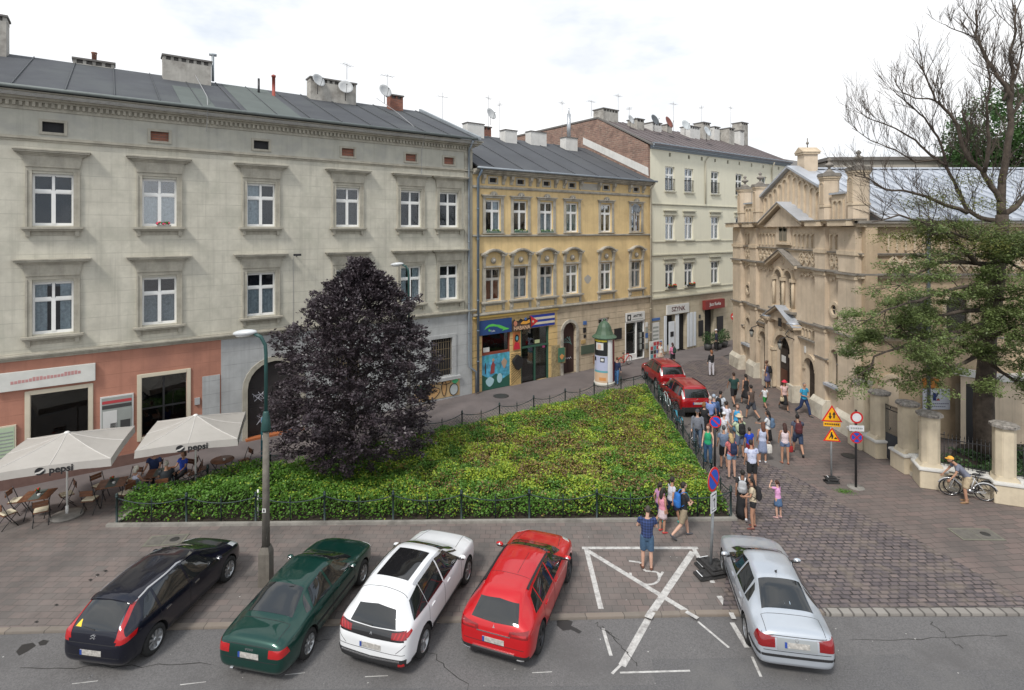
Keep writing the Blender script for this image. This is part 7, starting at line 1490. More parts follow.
def table(p, rz, label, round_=False, flower=True, runner=True):
    e = empty('cafe_table', (p[0], p[1], 0), rz, label, 'table', 'café tables under the parasols'); m = MB().use(M_WD)
    if round_: m.lathe([(.42, .70), (.43, .715), (.42, .73), (.01, .731)], 24)
    else:
        for i in range(7): m.box(-.42, .42, -.40 + i * .115, -.29 + i * .115, .70, .73)
    m.build('tabletop', e)
    for sx in (-1, 1): m = MB().use(M_BLK); m.tube([(sx * .28, -.3, 0), (-sx * .0 + sx * .28, .3, .69)], .014, 6); m.tube([(sx * .26, .3, 0), (sx * .26, -.3, .69)], .014, 6); m.build('leg', e)
    if runner and not round_: m = MB().use(flat('grey_runner', (.09, .11, .10), .9)); m.box(-.15, .15, -.39, .39, .733, .737); o = m.build('table_runner'); o.location = e.location; o.rotation_euler = e.rotation_euler; tag(o, 'dark runner on the ' + label, 'table runner', 'dark table runners')
    if flower:
        m = MB().use(M_BLK); m.lathe([(.04, 0), (.06, .1), (.05, .1)], 10); o = m.build('flower_pot'); o.location = (p[0] - .05, p[1] + .05, .74); tag(o, 'little potted plant on the ' + label, 'flower pot', 'flower pots on the café tables')
        m = MB()
        for i in range(12): m.use(MATS['geranium_red'] if i % 2 else MATS['leaf_green']); a = i * 2.4; m.ball((.05 * math.cos(a), .05 * math.sin(a), .13 + .02 * (i % 3)), .03, 6, 4)
        m.build('blossom', o)
    m = MB().use(M_PW); m.lathe([(.04, 0), (.05, .07), (.04, .07)], 10); o = m.build('ashtray'); o.location = (p[0] + .12, p[1] - .1, .74); tag(o, 'small white bowl on the ' + label, 'bowl', 'white bowls on the café tables')
    return e
t1 = (-16.25, 18.85); table(t1, R(20), 'square table at the far left, with red flowers'); t2 = (-14.35, 19.75); table(t2, R(25), 'square table left of the seated guests'); t3 = (-13.2, 20.6); table(t3, R(22), 'square table with four seated guests', flower=False); t4 = (-11.45, 21.75); table(t4, 0, 'round table at the right end of the café', True, False)
for (q, a, l) in (((-16.65, 18.15), R(-25), 'chair in front of the flower table, nearest the left edge'), ((-15.7, 18.35), R(35), 'chair right of the flower table, close to the parasol foot'), ((-15.75, 19.45), R(140), 'chair behind the flower table, beside the parasol pole'), ((-17.1, 19.0), R(-75), 'chair left of the flower table, at the picture edge'),
                  ((-14.65, 19.1), R(10), 'chair in front of the middle table, standing alone'), ((-14.15, 20.55), R(175), 'chair behind the middle table, back to the house'), ((-15.05, 20.1), R(-110), 'chair left of the middle table under the parasol rim'), ((-13.75, 19.55), R(75), 'chair with pale cushion right of the middle table'),
                  ((-12.15, 21.6), R(-80), 'chair left of the round table'), ((-10.85, 22.35), R(140), 'chair behind the round table on the house side'), ((-10.75, 21.45), R(85), 'chair right of the round table, near the bed fence'),
                  ((-13.55, 19.95), R(-15), 'chair under the white-haired woman'), ((-12.7, 20.0), R(25), 'chair under the man in dark clothes'), ((-13.75, 21.2), R(200), 'chair under the man in navy'), ((-12.65, 21.3), R(165), 'chair under the woman in royal blue'), ((-12.2, 21.15), R(110), 'empty chair between royal blue guest and parasol pole')):
    chair(q, a, l, cushion=q[0] < -13.6 and q[1] < 20.8)
# low dark planter screen left of the bed
# ================================================================== lamp, signs, posts
def lamp_post(p, rz, label, top=6.88):
    e = empty('street_lamp', p, rz, label, 'street lamp', 'street lamps')
    m = MB().use(mat('lamp_concrete', (.15, .135, .115), .9, var=.25, scale=5, streak=.5, stain=(.12, .11, .09), sscale=2)); m.prism([(-.15, -.15), (.15, -.15), (.15, .15), (-.15, .15)], 0, .9, 'z'); m.add([(-.15, -.15, .9), (.15, -.15, .9), (.15, .15, .9), (-.15, .15, .9), (-.1, -.1, 1.08), (.1, -.1, 1.08), (.1, .1, 1.08), (-.1, .1, 1.08)], [(0, 1, 5, 4), (1, 2, 6, 5), (2, 3, 7, 6), (3, 0, 4, 7)], False); m.tube([(0, 0, 1.05), (0, 0, 4.3)], [.105, .08], 12); m.build('column', e)
    m = MB().use(mat('lamp_green', (.02, .07, .065), .5, var=.2)); m.lathe([(.11, 4.25), (.13, 4.3), (.11, 4.55), (.075, 4.75), (.06, 4.8)], 12); m.tube([(0, 0, 4.7), (0, 0, top - .5), (-.02, 0, top - .25), (-.14, 0, top - .03), (-.32, 0, top + .05)], .05, 8); m.build('arm', e)
    m = MB().use(flat('lamp_head_grey', (.55, .57, .58), .35)); m.M = Matrix.Translation((-.58, 0, top + .06)) @ Matrix.Rotation(R(-5), 4, 'Y'); m.ball((0, 0, .02), (.34, .14, .09), 16, 10); m.use(flat('lamp_bowl', (.5, .5, .48), .2)); m.ball((-.04, 0, -.035), (.24, .11, .07), 14, 8); m.M = None; m.build('lamp_head', e)
    m = MB().use(M_PW); m.box(-.05, .05, -.125, -.118, 2.05, 2.16); m.use(M_BLK); m.box(-.02, .02, -.127, -.125, 2.07, 2.14); m.build('number_tag', e); return e
lamp_post((-6.8, 15.2, 0), 0, 'concrete lamp post with green arm standing between the blue and the green car'); 
l2 = lamp_post((-5.2, 27.7, 0), R(0), 'second lamp post standing behind the purple tree, only its head showing', 8.0); 
for o in l2.children: o.scale = (1, 1, 1)
# pay column behind the first lamp
e = empty('parking_meter', (-10.15, 22.6, 0), 0, 'tall teal pay column with a blue top, seen beside the lamp post behind the hedge', 'parking meter'); m = MB().use(flat('meter_teal', (.03, .14, .17), .4)); m.box(-.14, .14, -.1, .1, 0, 1.75); m.build('body', e, bevel=.03); m = MB().use(flat('meter_blue', (.04, .22, .42), .4)); m.tube([(0, 0, 1.7), (0, 0, 2.25)], .04, 8); m.lathe([(.13, 1.85), (.15, 1.95), (.13, 2.1)], 10); m.build('top', e); m = MB().use(M_PW); m.box(-.08, .08, -.106, -.1, 1.2, 1.4); m.build('screen', e)
e = empty('snow_pole', tuple(G(258, 519)), 0, 'short white and red striped stake at the bed kerb beside the lamp post', 'stake'); m = MB().use(M_WP); m.tube([(0, 0, 0), (0, 0, 1.0)], .03, 8); m.build('pole', e); m = MB().use(M_PG); m.tube([(0, 0, .5), (0, 0, .62)], .032, 8); m.tube([(0, 0, .2), (0, 0, .3)], .032, 8); m.build('band', e)
M_SR, M_SB, M_SY, M_SW = flat('sign_red', (.60, .02, .02), .4), flat('sign_blue', (.015, .09, .50), .4), flat('sign_yellow', (.85, .42, .01), .4), flat('sign_white', (.72, .73, .74), .4)
def disc(mb, r, y0, y1, z, x=0, n=28): mb.prism([(x + r * math.cos(2 * PI * i / n), z + r * math.sin(2 * PI * i / n)) for i in range(n)], y0, y1, 'y')
def nostop(par, z, r, rz, cross=1, y=-.05):
    e = MB().use(M_SR); disc(e, r, y - .012, y, z); e.use(M_SB); disc(e, r * .80, y - .017, y - .0125, z); e.use(M_SR)
    for sg_ in ((1, -1) if cross == 2 else (-1,)):
        d = Vector((math.cos(PI / 4), sg_ * math.sin(PI / 4))); q = Vector((-d.y, d.x)) * r * .11; L_ = r * .84; k_ = .0045 if sg_ > 0 else 0.0
        e.prism([(-d.x * L_ - q.x, z - d.y * L_ - q.y), (d.x * L_ - q.x, z + d.y * L_ - q.y), (d.x * L_ + q.x, z + d.y * L_ + q.y), (-d.x * L_ + q.x, z - d.y * L_ + q.y)], y - .022 - k_, y - .0175 - k_, 'y')
    e.use(M_PG); disc(e, r, y + .001, y + .008, z); o = e.build('sign_disc', par); o.rotation_euler = (0, 0, rz); return o
M_GALV = mat('galvanised', (.36, .38, .39), .45, metal=.5, var=.2, scale=6)
s1_ = empty('road_sign', (5.72, 15.75, 0), 0, 'tall no-parking sign on a grey pole in stacked rubber feet, left of the silver car', 'road sign')
m = MB().use(M_GALV); m.tube([(-.03, 0, .2), (.02, 0, 1.6), (.03, 0, 2.95)], .042, 10); m.build('pole', s1_)
nostop(s1_, 2.68, .34, R(44)); m = MB().use(M_SW); m.box(-.17, .17, -.062, -.05, 1.75, 2.3); m.use(M_BLK); m.box(-.13, .13, -.066, -.062, 1.8, 2.25); m.use(M_SW); m.box(-.10, .10, -.07, -.066, 1.83, 2.22); m.use(M_BLK); m.prism([(-.02, 1.88), (.02, 1.88), (.02, 2.08), (.06, 2.08), (0, 2.17), (-.06, 2.08), (-.02, 2.08)], -.075, -.07, 'y'); o = m.build('arrow_plate', s1_); o.rotation_euler = (0, 0, R(44))
M_RUB = mat('recycled_rubber', (.035, .034, .034), .9, var=.3, scale=8, bump=.3)
def rubber(par, c_, rz, n=1, L_=.82, w_=.42):
    q = MB().use(M_RUB); q.box(-L_ / 2, L_ / 2, -w_ / 2, w_ / 2, .0, .07); q.box(-L_ / 2 + .06, L_ / 2 - .06, -w_ / 2 + .04, w_ / 2 - .04, .07, .11); o = q.build('rubber_foot', par, bevel=.02, loc=c_); o.rotation_euler = (0, 0, rz)
    q = MB().use(flat('socket_black', (.008, .008, .008))); 
    for x in (-.26, 0, .26): q.box(x - .05, x + .05, -.04, .04, .111, .114)
    q.use(M_SW); q.box(-L_ / 2 + .07, -L_ / 2 + .1, -w_ / 2 + .06, w_ / 2 - .06, .111, .113); q.build('socket', o); return o
rubber(s1_, (-.12, -.16, .0), R(14)); rubber(s1_, (.05, .28, .0), R(14)); rubber(s1_, (.32, -.10, .0), R(-76), w_=.38) if False else None; rubber(s1_, (-.02, .06, .115), R(-74)); rubber(s1_, (.34, -.32, .0), R(8)) if False else None
s2_ = empty('road_sign', (7.93, 21.5, 0), 0, 'no-parking disc on a black post standing in the crowd at the corner of the bed', 'road sign'); m = MB().use(M_BLK); m.tube([(0, 0, 0), (0, 0, 2.6)], .045, 10); m.build('pole', s2_); nostop(s2_, 2.32, .235, 0)
s3_ = empty('road_sign', (12.4, 21.35, 0), R(-12), 'temporary yellow two-way traffic and roadworks triangles on one grey pole', 'road sign'); m = MB().use(M_GALV); m.tube([(0, 0, .1), (-.02, 0, 2.7)], .035, 10); m.build('pole', s3_)
def tri(par, z, s_, kind):
    q = MB().use(M_SR); h_ = s_ * .866; q.prism([(-s_ / 2, z), (s_ / 2, z), (0, z + h_)], -.06, -.045, 'y'); q.use(M_SY); f = .78; c_ = z + h_ / 3; q.prism([(-s_ / 2 * f, c_ - h_ / 3 * f), (s_ / 2 * f, c_ - h_ / 3 * f), (0, c_ + h_ * 2 / 3 * f)], -.065, -.0605, 'y'); q.use(M_BLK)
    if kind == 0:
        for x, d_ in ((-.07, -1), (.07, 1)):
            a, b = (z + .09, z + .40); q.box(x - .025, x + .025, -.07, -.0655, a + .05, b - .05); t_, w2 = (a, b) if d_ < 0 else (b, a); q.prism([(x - .062, t_ + .12 * (1 if d_ < 0 else -1)), (x + .062, t_ + .12 * (1 if d_ < 0 else -1)), (x, t_)], -.075, -.0705, 'y')
    else:
        q.prism(ell(-.02, z + .33, .03, .03, 10), -.07, -.0655, 'y'); q.prism([(-.05, z + .3), (.01, z + .3), (.05, z + .2), (.02, z + .1), (-.02, z + .1), (-.02, z + .2), (-.09, z + .1), (-.12, z + .1), (-.06, z + .22)], -.07, -.0655, 'y'); q.prism([(.06, z + .1), (.2, z + .1), (.13, z + .18)], -.07, -.0655, 'y')
    q.build('warning_triangle', par)
tri(s3_, 2.38, .74, 0); tri(s3_, 1.62, .62, 1); m = MB().use(M_SY); m.box(-.3, .3, -.06, -.045, 2.19, 2.36); m.use(M_BLK); 
for i in range(8): m.box(-.26 + i * .066, -.26 + i * .066 + .045, -.064, -.0605, 2.25, 2.31)
m.build('text_plate', s3_); rubber(s3_, (0, 0, 0), R(10), L_=.5, w_=.34); rubber(s3_, (0, 0, .115), R(0), L_=.44, w_=.3)
s4_ = empty('road_sign', (13.1, 20.95, 0), R(-8), 'black post with white red-rimmed disc above a grey plate and a no-stopping disc', 'road sign'); m = MB().use(M_BLK); m.tube([(0, 0, 0), (0, 0, 2.95)], .042, 10); m.use(M_CONC); m.lathe([(.3, 0), (.3, .012), (.02, .014)], 16); m.build('pole', s4_)
m = MB().use(M_SR); disc(m, .225, -.07, -.055, 2.68); m.use(M_SW); disc(m, .16, -.075, -.0705, 2.68); m.use(M_SW); m.box(-.26, .26, -.068, -.055, 2.16, 2.38); m.use(M_PG); 
for i in range(7): m.box(-.21 + i * .062, -.17 + i * .062, -.072, -.0685, 2.24, 2.3)
m.build('sign_disc', s4_); nostop(s4_, 1.92, .225, 0, 2)
p = fac(26.0, -1.2); s5_ = empty('road_sign', (p.x, p.y, 0), FA, 'round red no-entry sign on a post before the cream house', 'road sign'); m = MB().use(M_GALV); m.tube([(0, 0, 0), (0, 0, 2.6)], .04, 8); m.build('pole', s5_); m = MB().use(M_SR); disc(m, .34, -.06, -.045, 2.42); m.use(M_SW); m.box(-.24, .24, -.066, -.0605, 2.36, 2.48); o = m.build('sign_disc', s5_); o.rotation_euler = (0, 0, R(-24))
# ------------------------------------------------------------------ advertising column
ac = empty('advertising_column', (5.85, 34.85, 0), 0, 'round poster column with green bell-shaped metal roof behind the bed', 'advertising column'); m = MB().use(flat('column_white', (.58, .56, .50), .8)); m.lathe([(.66, 0), (.66, .25), (.62, .27), (.62, 3.0), (.64, 3.0)], 32); m.build('drum', ac)
m = MB().use(mat('patina_green', (.07, .125, .08), .55, var=.25, scale=3, stain=(.06, .09, .05), sscale=1.5)); m.lathe([(.78, 3.0), (.8, 3.05), (.72, 3.11), (.58, 3.22), (.48, 3.45), (.41, 3.7), (.28, 3.92), (.1, 4.04), (.06, 4.06), (.08, 4.14), (.02, 4.2)], 12, smooth=False); m.build('roof', ac)
def curved(par, a0, a1, z0, z1, m_, r=.626, name='poster', n=8):
    q = MB().use(m_); vs = []
    for i in range(n + 1): a = R(a0 + (a1 - a0) * i / n) - PI / 2; vs += [(r * math.cos(a), r * math.sin(a), z0), (r * math.cos(a), r * math.sin(a), z1)]
    q.add(vs, [(2 * i, 2 * i + 2, 2 * i + 3, 2 * i + 1) for i in range(n)], True); return q.build(name, par)
for (a0, a1, z0, z1, mm, r_) in ((-80, 8, 1.95, 2.95, M_BLK, .626), (-62, -15, 2.3, 2.75, M_PW, .631), (-50, -28, 2.35, 2.65, M_PS, .636), (-75, 5, 2.82, 2.93, M_PY, .632), (-80, 10, 1.0, 1.93, flat('poster_lilac', (.42, .45, .60)), .627), (-78, -62, 1.6, 1.85, M_BLK, .632), (-34, -8, 1.55, 1.85, M_BLK, .632), (-30, -13, 1.62, 1.78, M_PW, .637), (-80, 10, .28, .98, flat('poster_peach', (.60, .42, .28)), .627), (-80, 10, .9, 1.02, M_PT, .633), (12, 42, .3, 2.95, M_SW, .627), (46, 110, .3, 2.9, flat('poster_maroon', (.2, .05, .06)), .628), (-40, 0, .4, .6, M_PO, .633)):
    curved(ac, a0, a1, z0, z1, mm, r_)
# ================================================================== bicycles
def bicycle(p, rz, label, col=(.03, .03, .035), lean=0.0, r=.335, group=None, basket=False):
    """long axis local x, front wheel at +x"""
    e = empty('bicycle', p, rz, label, 'bicycle', group); e.rotation_euler = (lean, 0, rz); fm = mat('frame_%02d%02d%02d' % tuple(int(x * 99) for x in col), col, .35, var=.05, coat=.5)
    for x in (-.52, .52):
        m = MB().use(M_TYRE); N = 28; vs = []; m.M = Matrix.Translation((x, 0, r))
        for i in range(N):
            a = 2 * PI * i / N
            for k in range(6): b = 2 * PI * k / 6; rr_ = r - .018 + .02 * math.cos(b); vs.append((rr_ * math.cos(a), .018 * math.sin(b), rr_ * math.sin(a)))
        m.add(vs, [(i * 6 + k, ((i + 1) % N) * 6 + k, ((i + 1) % N) * 6 + (k + 1) % 6, i * 6 + (k + 1) % 6) for i in range(N) for k in range(6)], True); w_ = m.build('wheel', e)
        m = MB().use(M_CHR); m.M = Matrix.Translation((x, 0, r))
        for i in range(16): a = 2 * PI * i / 16; m.tube([(0, .012 * (-1) ** i, 0), ((r - .03) * math.cos(a), 0, (r - .03) * math.sin(a))], .0022, 3, cap=False)
        m.tube([(0, -.04, 0), (0, .04, 0)], .02, 8)
        vs = []
        for i in range(N):
            a = 2 * PI * i / N
            for k in range(4): b = 2 * PI * k / 4; rr_ = r - .04 + .008 * math.cos(b); vs.append((rr_ * math.cos(a), .012 * math.sin(b), rr_ * math.sin(a)))
        m.add(vs, [(i * 4 + k, ((i + 1) % N) * 4 + k, ((i + 1) % N) * 4 + (k + 1) % 4, i * 4 + (k + 1) % 4) for i in range(N) for k in range(4)], True); m.build('spokes', w_)
    m = MB().use(fm); bb = (-.08, 0, .28); st = (-.2, 0, .82); hd = (.36, 0, .86); hb = (.40, 0, .68)
    for a, b, r_ in ((bb, st, .017), (st, hd, .017), (bb, hb, .02), (hd, hb, .022)): m.tube([a, b], r_, 8)
    for sy in (-.05, .05): m.tube([(-.52, sy, r), (bb[0], sy * .5, bb[2])], .010, 6); m.tube([(-.52, sy, r), (-.19, sy * .4, .78)], .009, 6); m.tube([(.52, sy, r), (.44, sy, .6), hb], .012, 6)
    m.build('frame', e); m = MB().use(M_BLK); m.tube([(-.2, 0, .82), (-.23, 0, .95)], .013, 6); m.ball((-.25, 0, .97), (.14, .07, .035), 12, 6); m.build('saddle', e)
    m = MB().use(M_BLK); m.tube([hd, (.34, 0, .98)], .014, 6); m.tube([(.22, -.27, 1.0), (.33, -.2, .99), (.36, 0, .99), (.33, .2, .99), (.22, .27, 1.0)], .013, 6); m.build('handlebar', e)
    m = MB().use(M_CHR); m.M = Matrix.Translation(bb) @ Matrix.Rotation(PI / 2, 4, 'X'); m.lathe([(.095, -.035), (.095, -.03), (.02, -.03)], 18); m.M = None; m.tube([(bb[0], -.06, .28), (bb[0] + .12, -.07, .16)], .01, 5); m.tube([(bb[0], .06, .28), (bb[0] - .12, .07, .40)], .01, 5); m.use(M_BLK); m.box(bb[0] + .08, bb[0] + .18, -.13, -.06, .15, .17); m.box(bb[0] - .18, bb[0] - .08, .06, .13, .39, .41); m.build('crankset', e)
    m = MB().use(fm)
    for x in (-.52, .52):
        pts = [(x + (r + .03) * math.cos(a), 0, r + (r + .03) * math.sin(a)) for a in [R(20 + i * 20) for i in range(8)]]; m.tube(pts, (.022), 5)
    m.build('mudguard', e)
    if basket: q = MB().use(M_BLK); q.box(.42, .68, -.15, .15, .80, .82); q.box(.42, .44, -.15, .15, .82, 1.0); q.box(.66, .68, -.15, .15, .82, 1.0); q.box(.44, .66, -.15, -.13, .82, 1.0); q.box(.44, .66, .13, .15, .82, 1.0); q.build('basket', e)
    return e
bicycle((16.62, 20.1, 0), R(155), 'silver-framed bicycle leaning at the garden wall beside the man in the yellow cap', (.55, .56, .58), R(-8)); bicycle((16.9, 20.25, 0), R(157), 'black bicycle tucked in behind the silver-framed one at the garden wall', (.02, .02, .02), R(-6))
# bikes locked along the right side fence of the bed
bl = (('first of the bicycles at the bed fence, beside the man in the grey shirt', (8.15, 24.6), (.04, .04, .05)), ('bicycle with bright blue frame at the bed fence, beside the nearer red car', (8.28, 27.3), (.05, .35, .5)), ('black bicycle standing before the blue-framed one', (8.35, 28.4), (.03, .03, .03)), ('bicycle with pale frame between the two red cars and the fence', (8.45, 30.2), (.4, .5, .5)), ('dark green bicycle farthest along the bed fence', (8.52, 31.7), (.02, .08, .06)))
for i, (l, q, cc) in enumerate(bl): bicycle((q[0], q[1], 0), R(82 + 7 * (i % 2) + (180 if i % 3 == 1 else 0)), l, cc, R(3), group='bicycles locked along the right side fence of the bed', basket=i == 1)
p = fac(12.9, -.75); bicycle((p.x, p.y, 0), FA + R(6), 'bright red bicycle parked by the white shop door behind the poster column', (.65, .03, .02), R(3))
# pictures leaning outside the gallery and rack of wares
p = fac(16.6, -.55); e = empty('display_board', (p.x, p.y, 0), FA, 'collage board of blue and white prints standing at the house corner', 'display board'); m = MB().use(M_PW); m.box(-.75, .75, -.03, .03, 0, 1.35); m.build('board', e); 
rr = random.Random(9)
for i in range(16):
    x, z = -.66 + (i % 4) * .34, .08 + (i // 4) * .31; m = MB().use((M_PB, M_PD, M_PW, M_PT, M_PR)[rr.randrange(5)]); m.box(x, x + .28, -.042, -.031, z, z + .26); m.build('print', e)
# tubs and cafe furniture at far end
def shrubpot(p, label, s=1.0):
    e = empty('potted_shrub', (p.x, p.y, 0), 0, label, 'plant', 'tubs outside the far café'); m = MB().use(M_PD); m.lathe([(.22 * s, 0), (.3 * s, .45 * s), (.28 * s, .45 * s)], 12); m.build('pot', e); n = 700; v = RNG.normal(size=(n, 3)); v /= np.linalg.norm(v, axis=1)[:, None]; P = v * (RNG.random(n) ** .4)[:, None] * np.array([.45, .45, .5]) * s + np.array([0, 0, .85 * s]); leaves('foliage', P, .1, MATS['ivy_leaf'], e)
for s_, d_, l in ((22.3, -1.2, 'bushy potted shrub left of the no-entry sign'), (23.2, -1.5, 'second potted shrub, before the maroon shop sign'), (24.4, -1.3, 'potted shrub directly under the no-entry sign')): shrubpot(fac(s_, d_), l, 1.15)
M_OR = flat('orange_cloth', (.80, .22, .03), .8)
for s_, d_, l in ((27.2, -1.8, 'small table with orange top before the arched passage'), (29.3, -2.2, 'farther orange-topped table beside the arched passage')):
    p = fac(s_, d_); e = empty('orange_table', (p.x, p.y, 0), FA, l, 'table', 'orange tables of the far café'); m = MB().use(M_OR); m.lathe([(.5, .72), (.52, .76), (.01, .77)], 16); m.build('tabletop', e); m = MB().use(M_IRON); m.tube([(0, 0, 0), (0, 0, .72)], .03, 6); m.lathe([(.25, 0), (.24, .03)], 10); m.build('leg', e)
    for k_ in range(2): q = fac(s_ - .7 + 1.4 * k_, d_ - .1); c_ = chair((q.x, q.y), FA + R(90 if k_ else -90), ('chair left of the ' if k_ == 0 else 'chair right of the ') + l, False); c_['group'] = 'chairs of the far café'
# ================================================================== people
SKIN = {'l': mat('skin_light', (.56, .34, .25), .6, var=.06), 't': mat('skin_tan', (.42, .23, .15), .6, var=.06), 'd': mat('skin_brown', (.27, .14, .09), .6, var=.06)}
def cloth(col, pat=None):
    nm = 'cloth_%02d_%02d_%02d%s' % (int(col[0] * 99), int(col[1] * 99), int(col[2] * 99), pat or '')
    if nm in MATS: return MATS[nm]
    if pat == 'plaid': return mat(nm, col, .9, var=.1, scale=8, plaid=True)
    if pat == 'print': return mat(nm, col, .9, var=.1, scale=20, stain=(.15, .18, .35), sscale=9)
    return mat(nm, col, .88, var=.16, scale=14, bump=.25, bscale=30)
def chain(a, segs):
    """segs: list of (length, direction) -> joint positions"""
    p = [Vector(a)]
    for L, d in segs: p.append(p[-1] + Vector(d).normalized() * L)
    return p
def ldir(fwd, out=0.0): a = R(fwd); return Vector((out, math.sin(a), -math.cos(a)))
def person(pos, yaw, h, label, top=('tee', (.1, .1, .1)), bot=('shorts', (.05, .05, .05)), hair=('short', (.03, .02, .015)), sk='t', female=False, pose='stand', shoes=(.05, .05, .05), hat=None, pack=None, bag=None, group=None, seat=0.0, arms=None, legs=None, lean=0.0, belly=0.0, vox=None, headturn=0.0):
    """faces local +Y; yaw turns it. scale k from the standing height"""
    k = h / 1.75; e = empty('person', (pos[0], pos[1], pos[2] if len(pos) > 2 else 0), yaw, label, 'person', group)
    shw = (.165 if female else .195) * (1 if h > 1.45 else .92); hip = .095 if not female else .10
    pz = .93 - seat
    D = {'stand': (( 2, -2), (-3, -3)), 'walk': ((26, 12), (-16, -48)), 'walk2': ((-14, -42), (24, 12)), 'sit': ((84, -4), (88, 2)), 'contra': ((4, -6), (-2, -4))}[pose if pose in ('stand', 'walk', 'walk2', 'sit', 'contra') else 'stand']
    if legs: D = legs
    A = arms or {'stand': ((6, 14), (4, 12)), 'walk': ((-22, 12), (24, 32)), 'walk2': ((24, 34), (-22, 10)), 'sit': ((25, 75), (30, 70)), 'contra': ((10, 20), (-6, 10))}.get(pose, ((6, 14), (4, 12)))
    rj = random.Random(label); jit = lambda q, s_: tuple(tuple(v + (rj.uniform(-s_, s_) if i_ < 2 else 0) for i_, v in enumerate(t_)) for t_ in q)
    if pose != 'sit': A = jit(A, 9 if arms else 15); D = jit(D, 3)
    hs_ = rj.uniform(-.035, .035); lean = lean or rj.uniform(-1, 5)
    J = {}
    pel = Vector((0, 0, pz)); lr = R(lean); up = Vector((hs_ * .6, math.sin(lr), math.cos(lr))).normalized()
    ch_ = pel + up * .37; nb = pel + up * .56; hd = nb + (up * .6 + Vector((hs_ * 3 if lean < 30 else 0, .10 if lean < 30 else .25, .4 if lean < 30 else .1))).normalized() * .15
    for s_, (th, sh) in ((-1, D[0]), (1, D[1])):
        hj = pel + Vector((s_ * hip, 0, -.02)); kn = hj + ldir(th, s_ * .03).normalized() * .44; an = kn + ldir(sh, s_ * .02).normalized() * .41; J['leg', s_] = (hj, kn, an, sh)
    for s_, ar in ((-1, A[0]), (1, A[1])):
        sj = nb + Vector((s_ * shw, 0, 0)) - up * .06; ua, fa = ar[0], ar[1]; ou = ar[2] if len(ar) > 2 else .16; inn = ar[3] if len(ar) > 3 else .04
        el = sj + Vector((s_ * ou, math.sin(R(ua) + lr * .0), -math.cos(R(ua)))).normalized() * .28; wr = el + Vector((s_ * inn, math.sin(R(fa)), -math.cos(R(fa)))).normalized() * .25; J['arm', s_] = (sj, el, wr)
    low = min(J['leg', -1][2].z, J['leg', 1][2].z) - .085
    off = Vector((0, 0, -low)) if pose != 'sit' else Vector((0, 0, 0))
    def body():
        b = MB(); w1 = .155 if not female else .15
        b.tube([pel + up * z for z in (-.09, -.03, .05, .16, .28, .40, .47, .515)], [(.09, .075), (w1 - .005, .105), (w1, .108 + belly * .4), (w1 - (.035 if female else .015), .092 + belly), (shw * .84, .105 + belly * .4 + (.015 if female else 0)), (shw * .88, .10), (shw * .62, .075), (.06, .055)], 12)
        b.tube([nb - up * .07, nb, hd - up * .02], [.062, .052, .05], 10)
        for s_ in (-1, 1):
            hj, kn, an, sh = J['leg', s_]; b.tube([hj + Vector((0, 0, .05)), hj.lerp(kn, .35), kn, kn.lerp(an, .3), kn.lerp(an, .75), an], [.088, .082, .055, .056, .042, .037], 10)
            ft = Vector((s_ * .15, 1, -.10 if sh > -20 else -.8)).normalized(); b.tube([an - ft * .05 + Vector((0, 0, -.035)), an + ft * .06 + Vector((0, 0, -.045)), an + ft * .16 + Vector((0, 0, -.055))], [(.036, .036), (.042, .028), (.036, .018)], 8)
            b.tube([an, an + Vector((0, 0, -.05))], [.037, .036], 8)
            sj, el, wr = J['arm', s_]; b.tube([sj + Vector((-s_ * .05, 0, .01)), sj + (el - sj) * .12, sj.lerp(el, .5), el, el.lerp(wr, .35), wr], [.05, .05, .042, .035, .035, .024], 8)
            d = (wr - el).normalized(); b.tube([wr, wr + d * .045, wr + d * .09], [(.024, .018), (.038, .018), (.036, .014)], 8)
        c = hd + Vector((0, .012, .035)); b.ball(c, (.074, .092, .108), 14, 10); b.ball(c + Vector((0, .03, -.055)), (.052, .056, .055), 10, 8); b.tube([c + Vector((0, .085, .012)), c + Vector((0, .108, -.02)), c + Vector((0, .09, -.034))], [.009, .015, .010], 6)
        for s_ in (-1, 1): b.ball(c + Vector((s_ * .076, -.005, -.01)), (.012, .022, .032), 8, 6)
        return b
    v = vox or .017; me = remesh(body(), v, [SKIN[sk], M_BLK, flat('lips', (.4, .13, .11))], 1, 'body'); c = hd + Vector((0, .012, .035))
    # fingers, eyes and mouth joined to the body mesh
    b = MB().use(SKIN[sk])
    for s_ in (-1, 1):
        sj, el, wr = J['arm', s_]; d = (wr - el).normalized(); sd = Vector((s_, 0, 0)); wdt = d.cross(sd); wdt = wdt.normalized() if wdt.length > .1 else Vector((0, 1, 0)); inw = (d * .55 - sd * .8).normalized()
        for f, L_ in ((-1.5, .055), (-.5, .068), (.5, .072), (1.5, .062)):
            p0 = wr + d * .075 + wdt * f * .019; p1 = p0 + d * L_ * .5; p2 = p1 + (d * .8 + inw * .5).normalized() * L_ * .55; b.tube([p0, p1, p2], [.0095, .0088, .007], 5)
        p0 = wr + d * .03 + wdt * .028; b.tube([p0, p0 + (d + wdt * 1.0).normalized() * .035, p0 + (d * 1.3 + wdt * .6 - sd * .3).normalized() * .065], [.012, .010, .008], 5)
    b.use(M_BLK)
    for s_ in (-1, 1): b.ball(c + Vector((s_ * .03, .082, .012)), (.011, .008, .006), 6, 4)
    b.use(MATS['lips']); b.ball(c + Vector((0, .088, -.055)), (.022, .01, .007), 6, 4)
    bm = bmesh.new(); bm.from_mesh(me); n0 = len(bm.verts)
    vv = [bm.verts.new(q) for q in b.v]
    order = {SKIN[sk].name: 0, 'black_paint': 1, 'lips': 2}
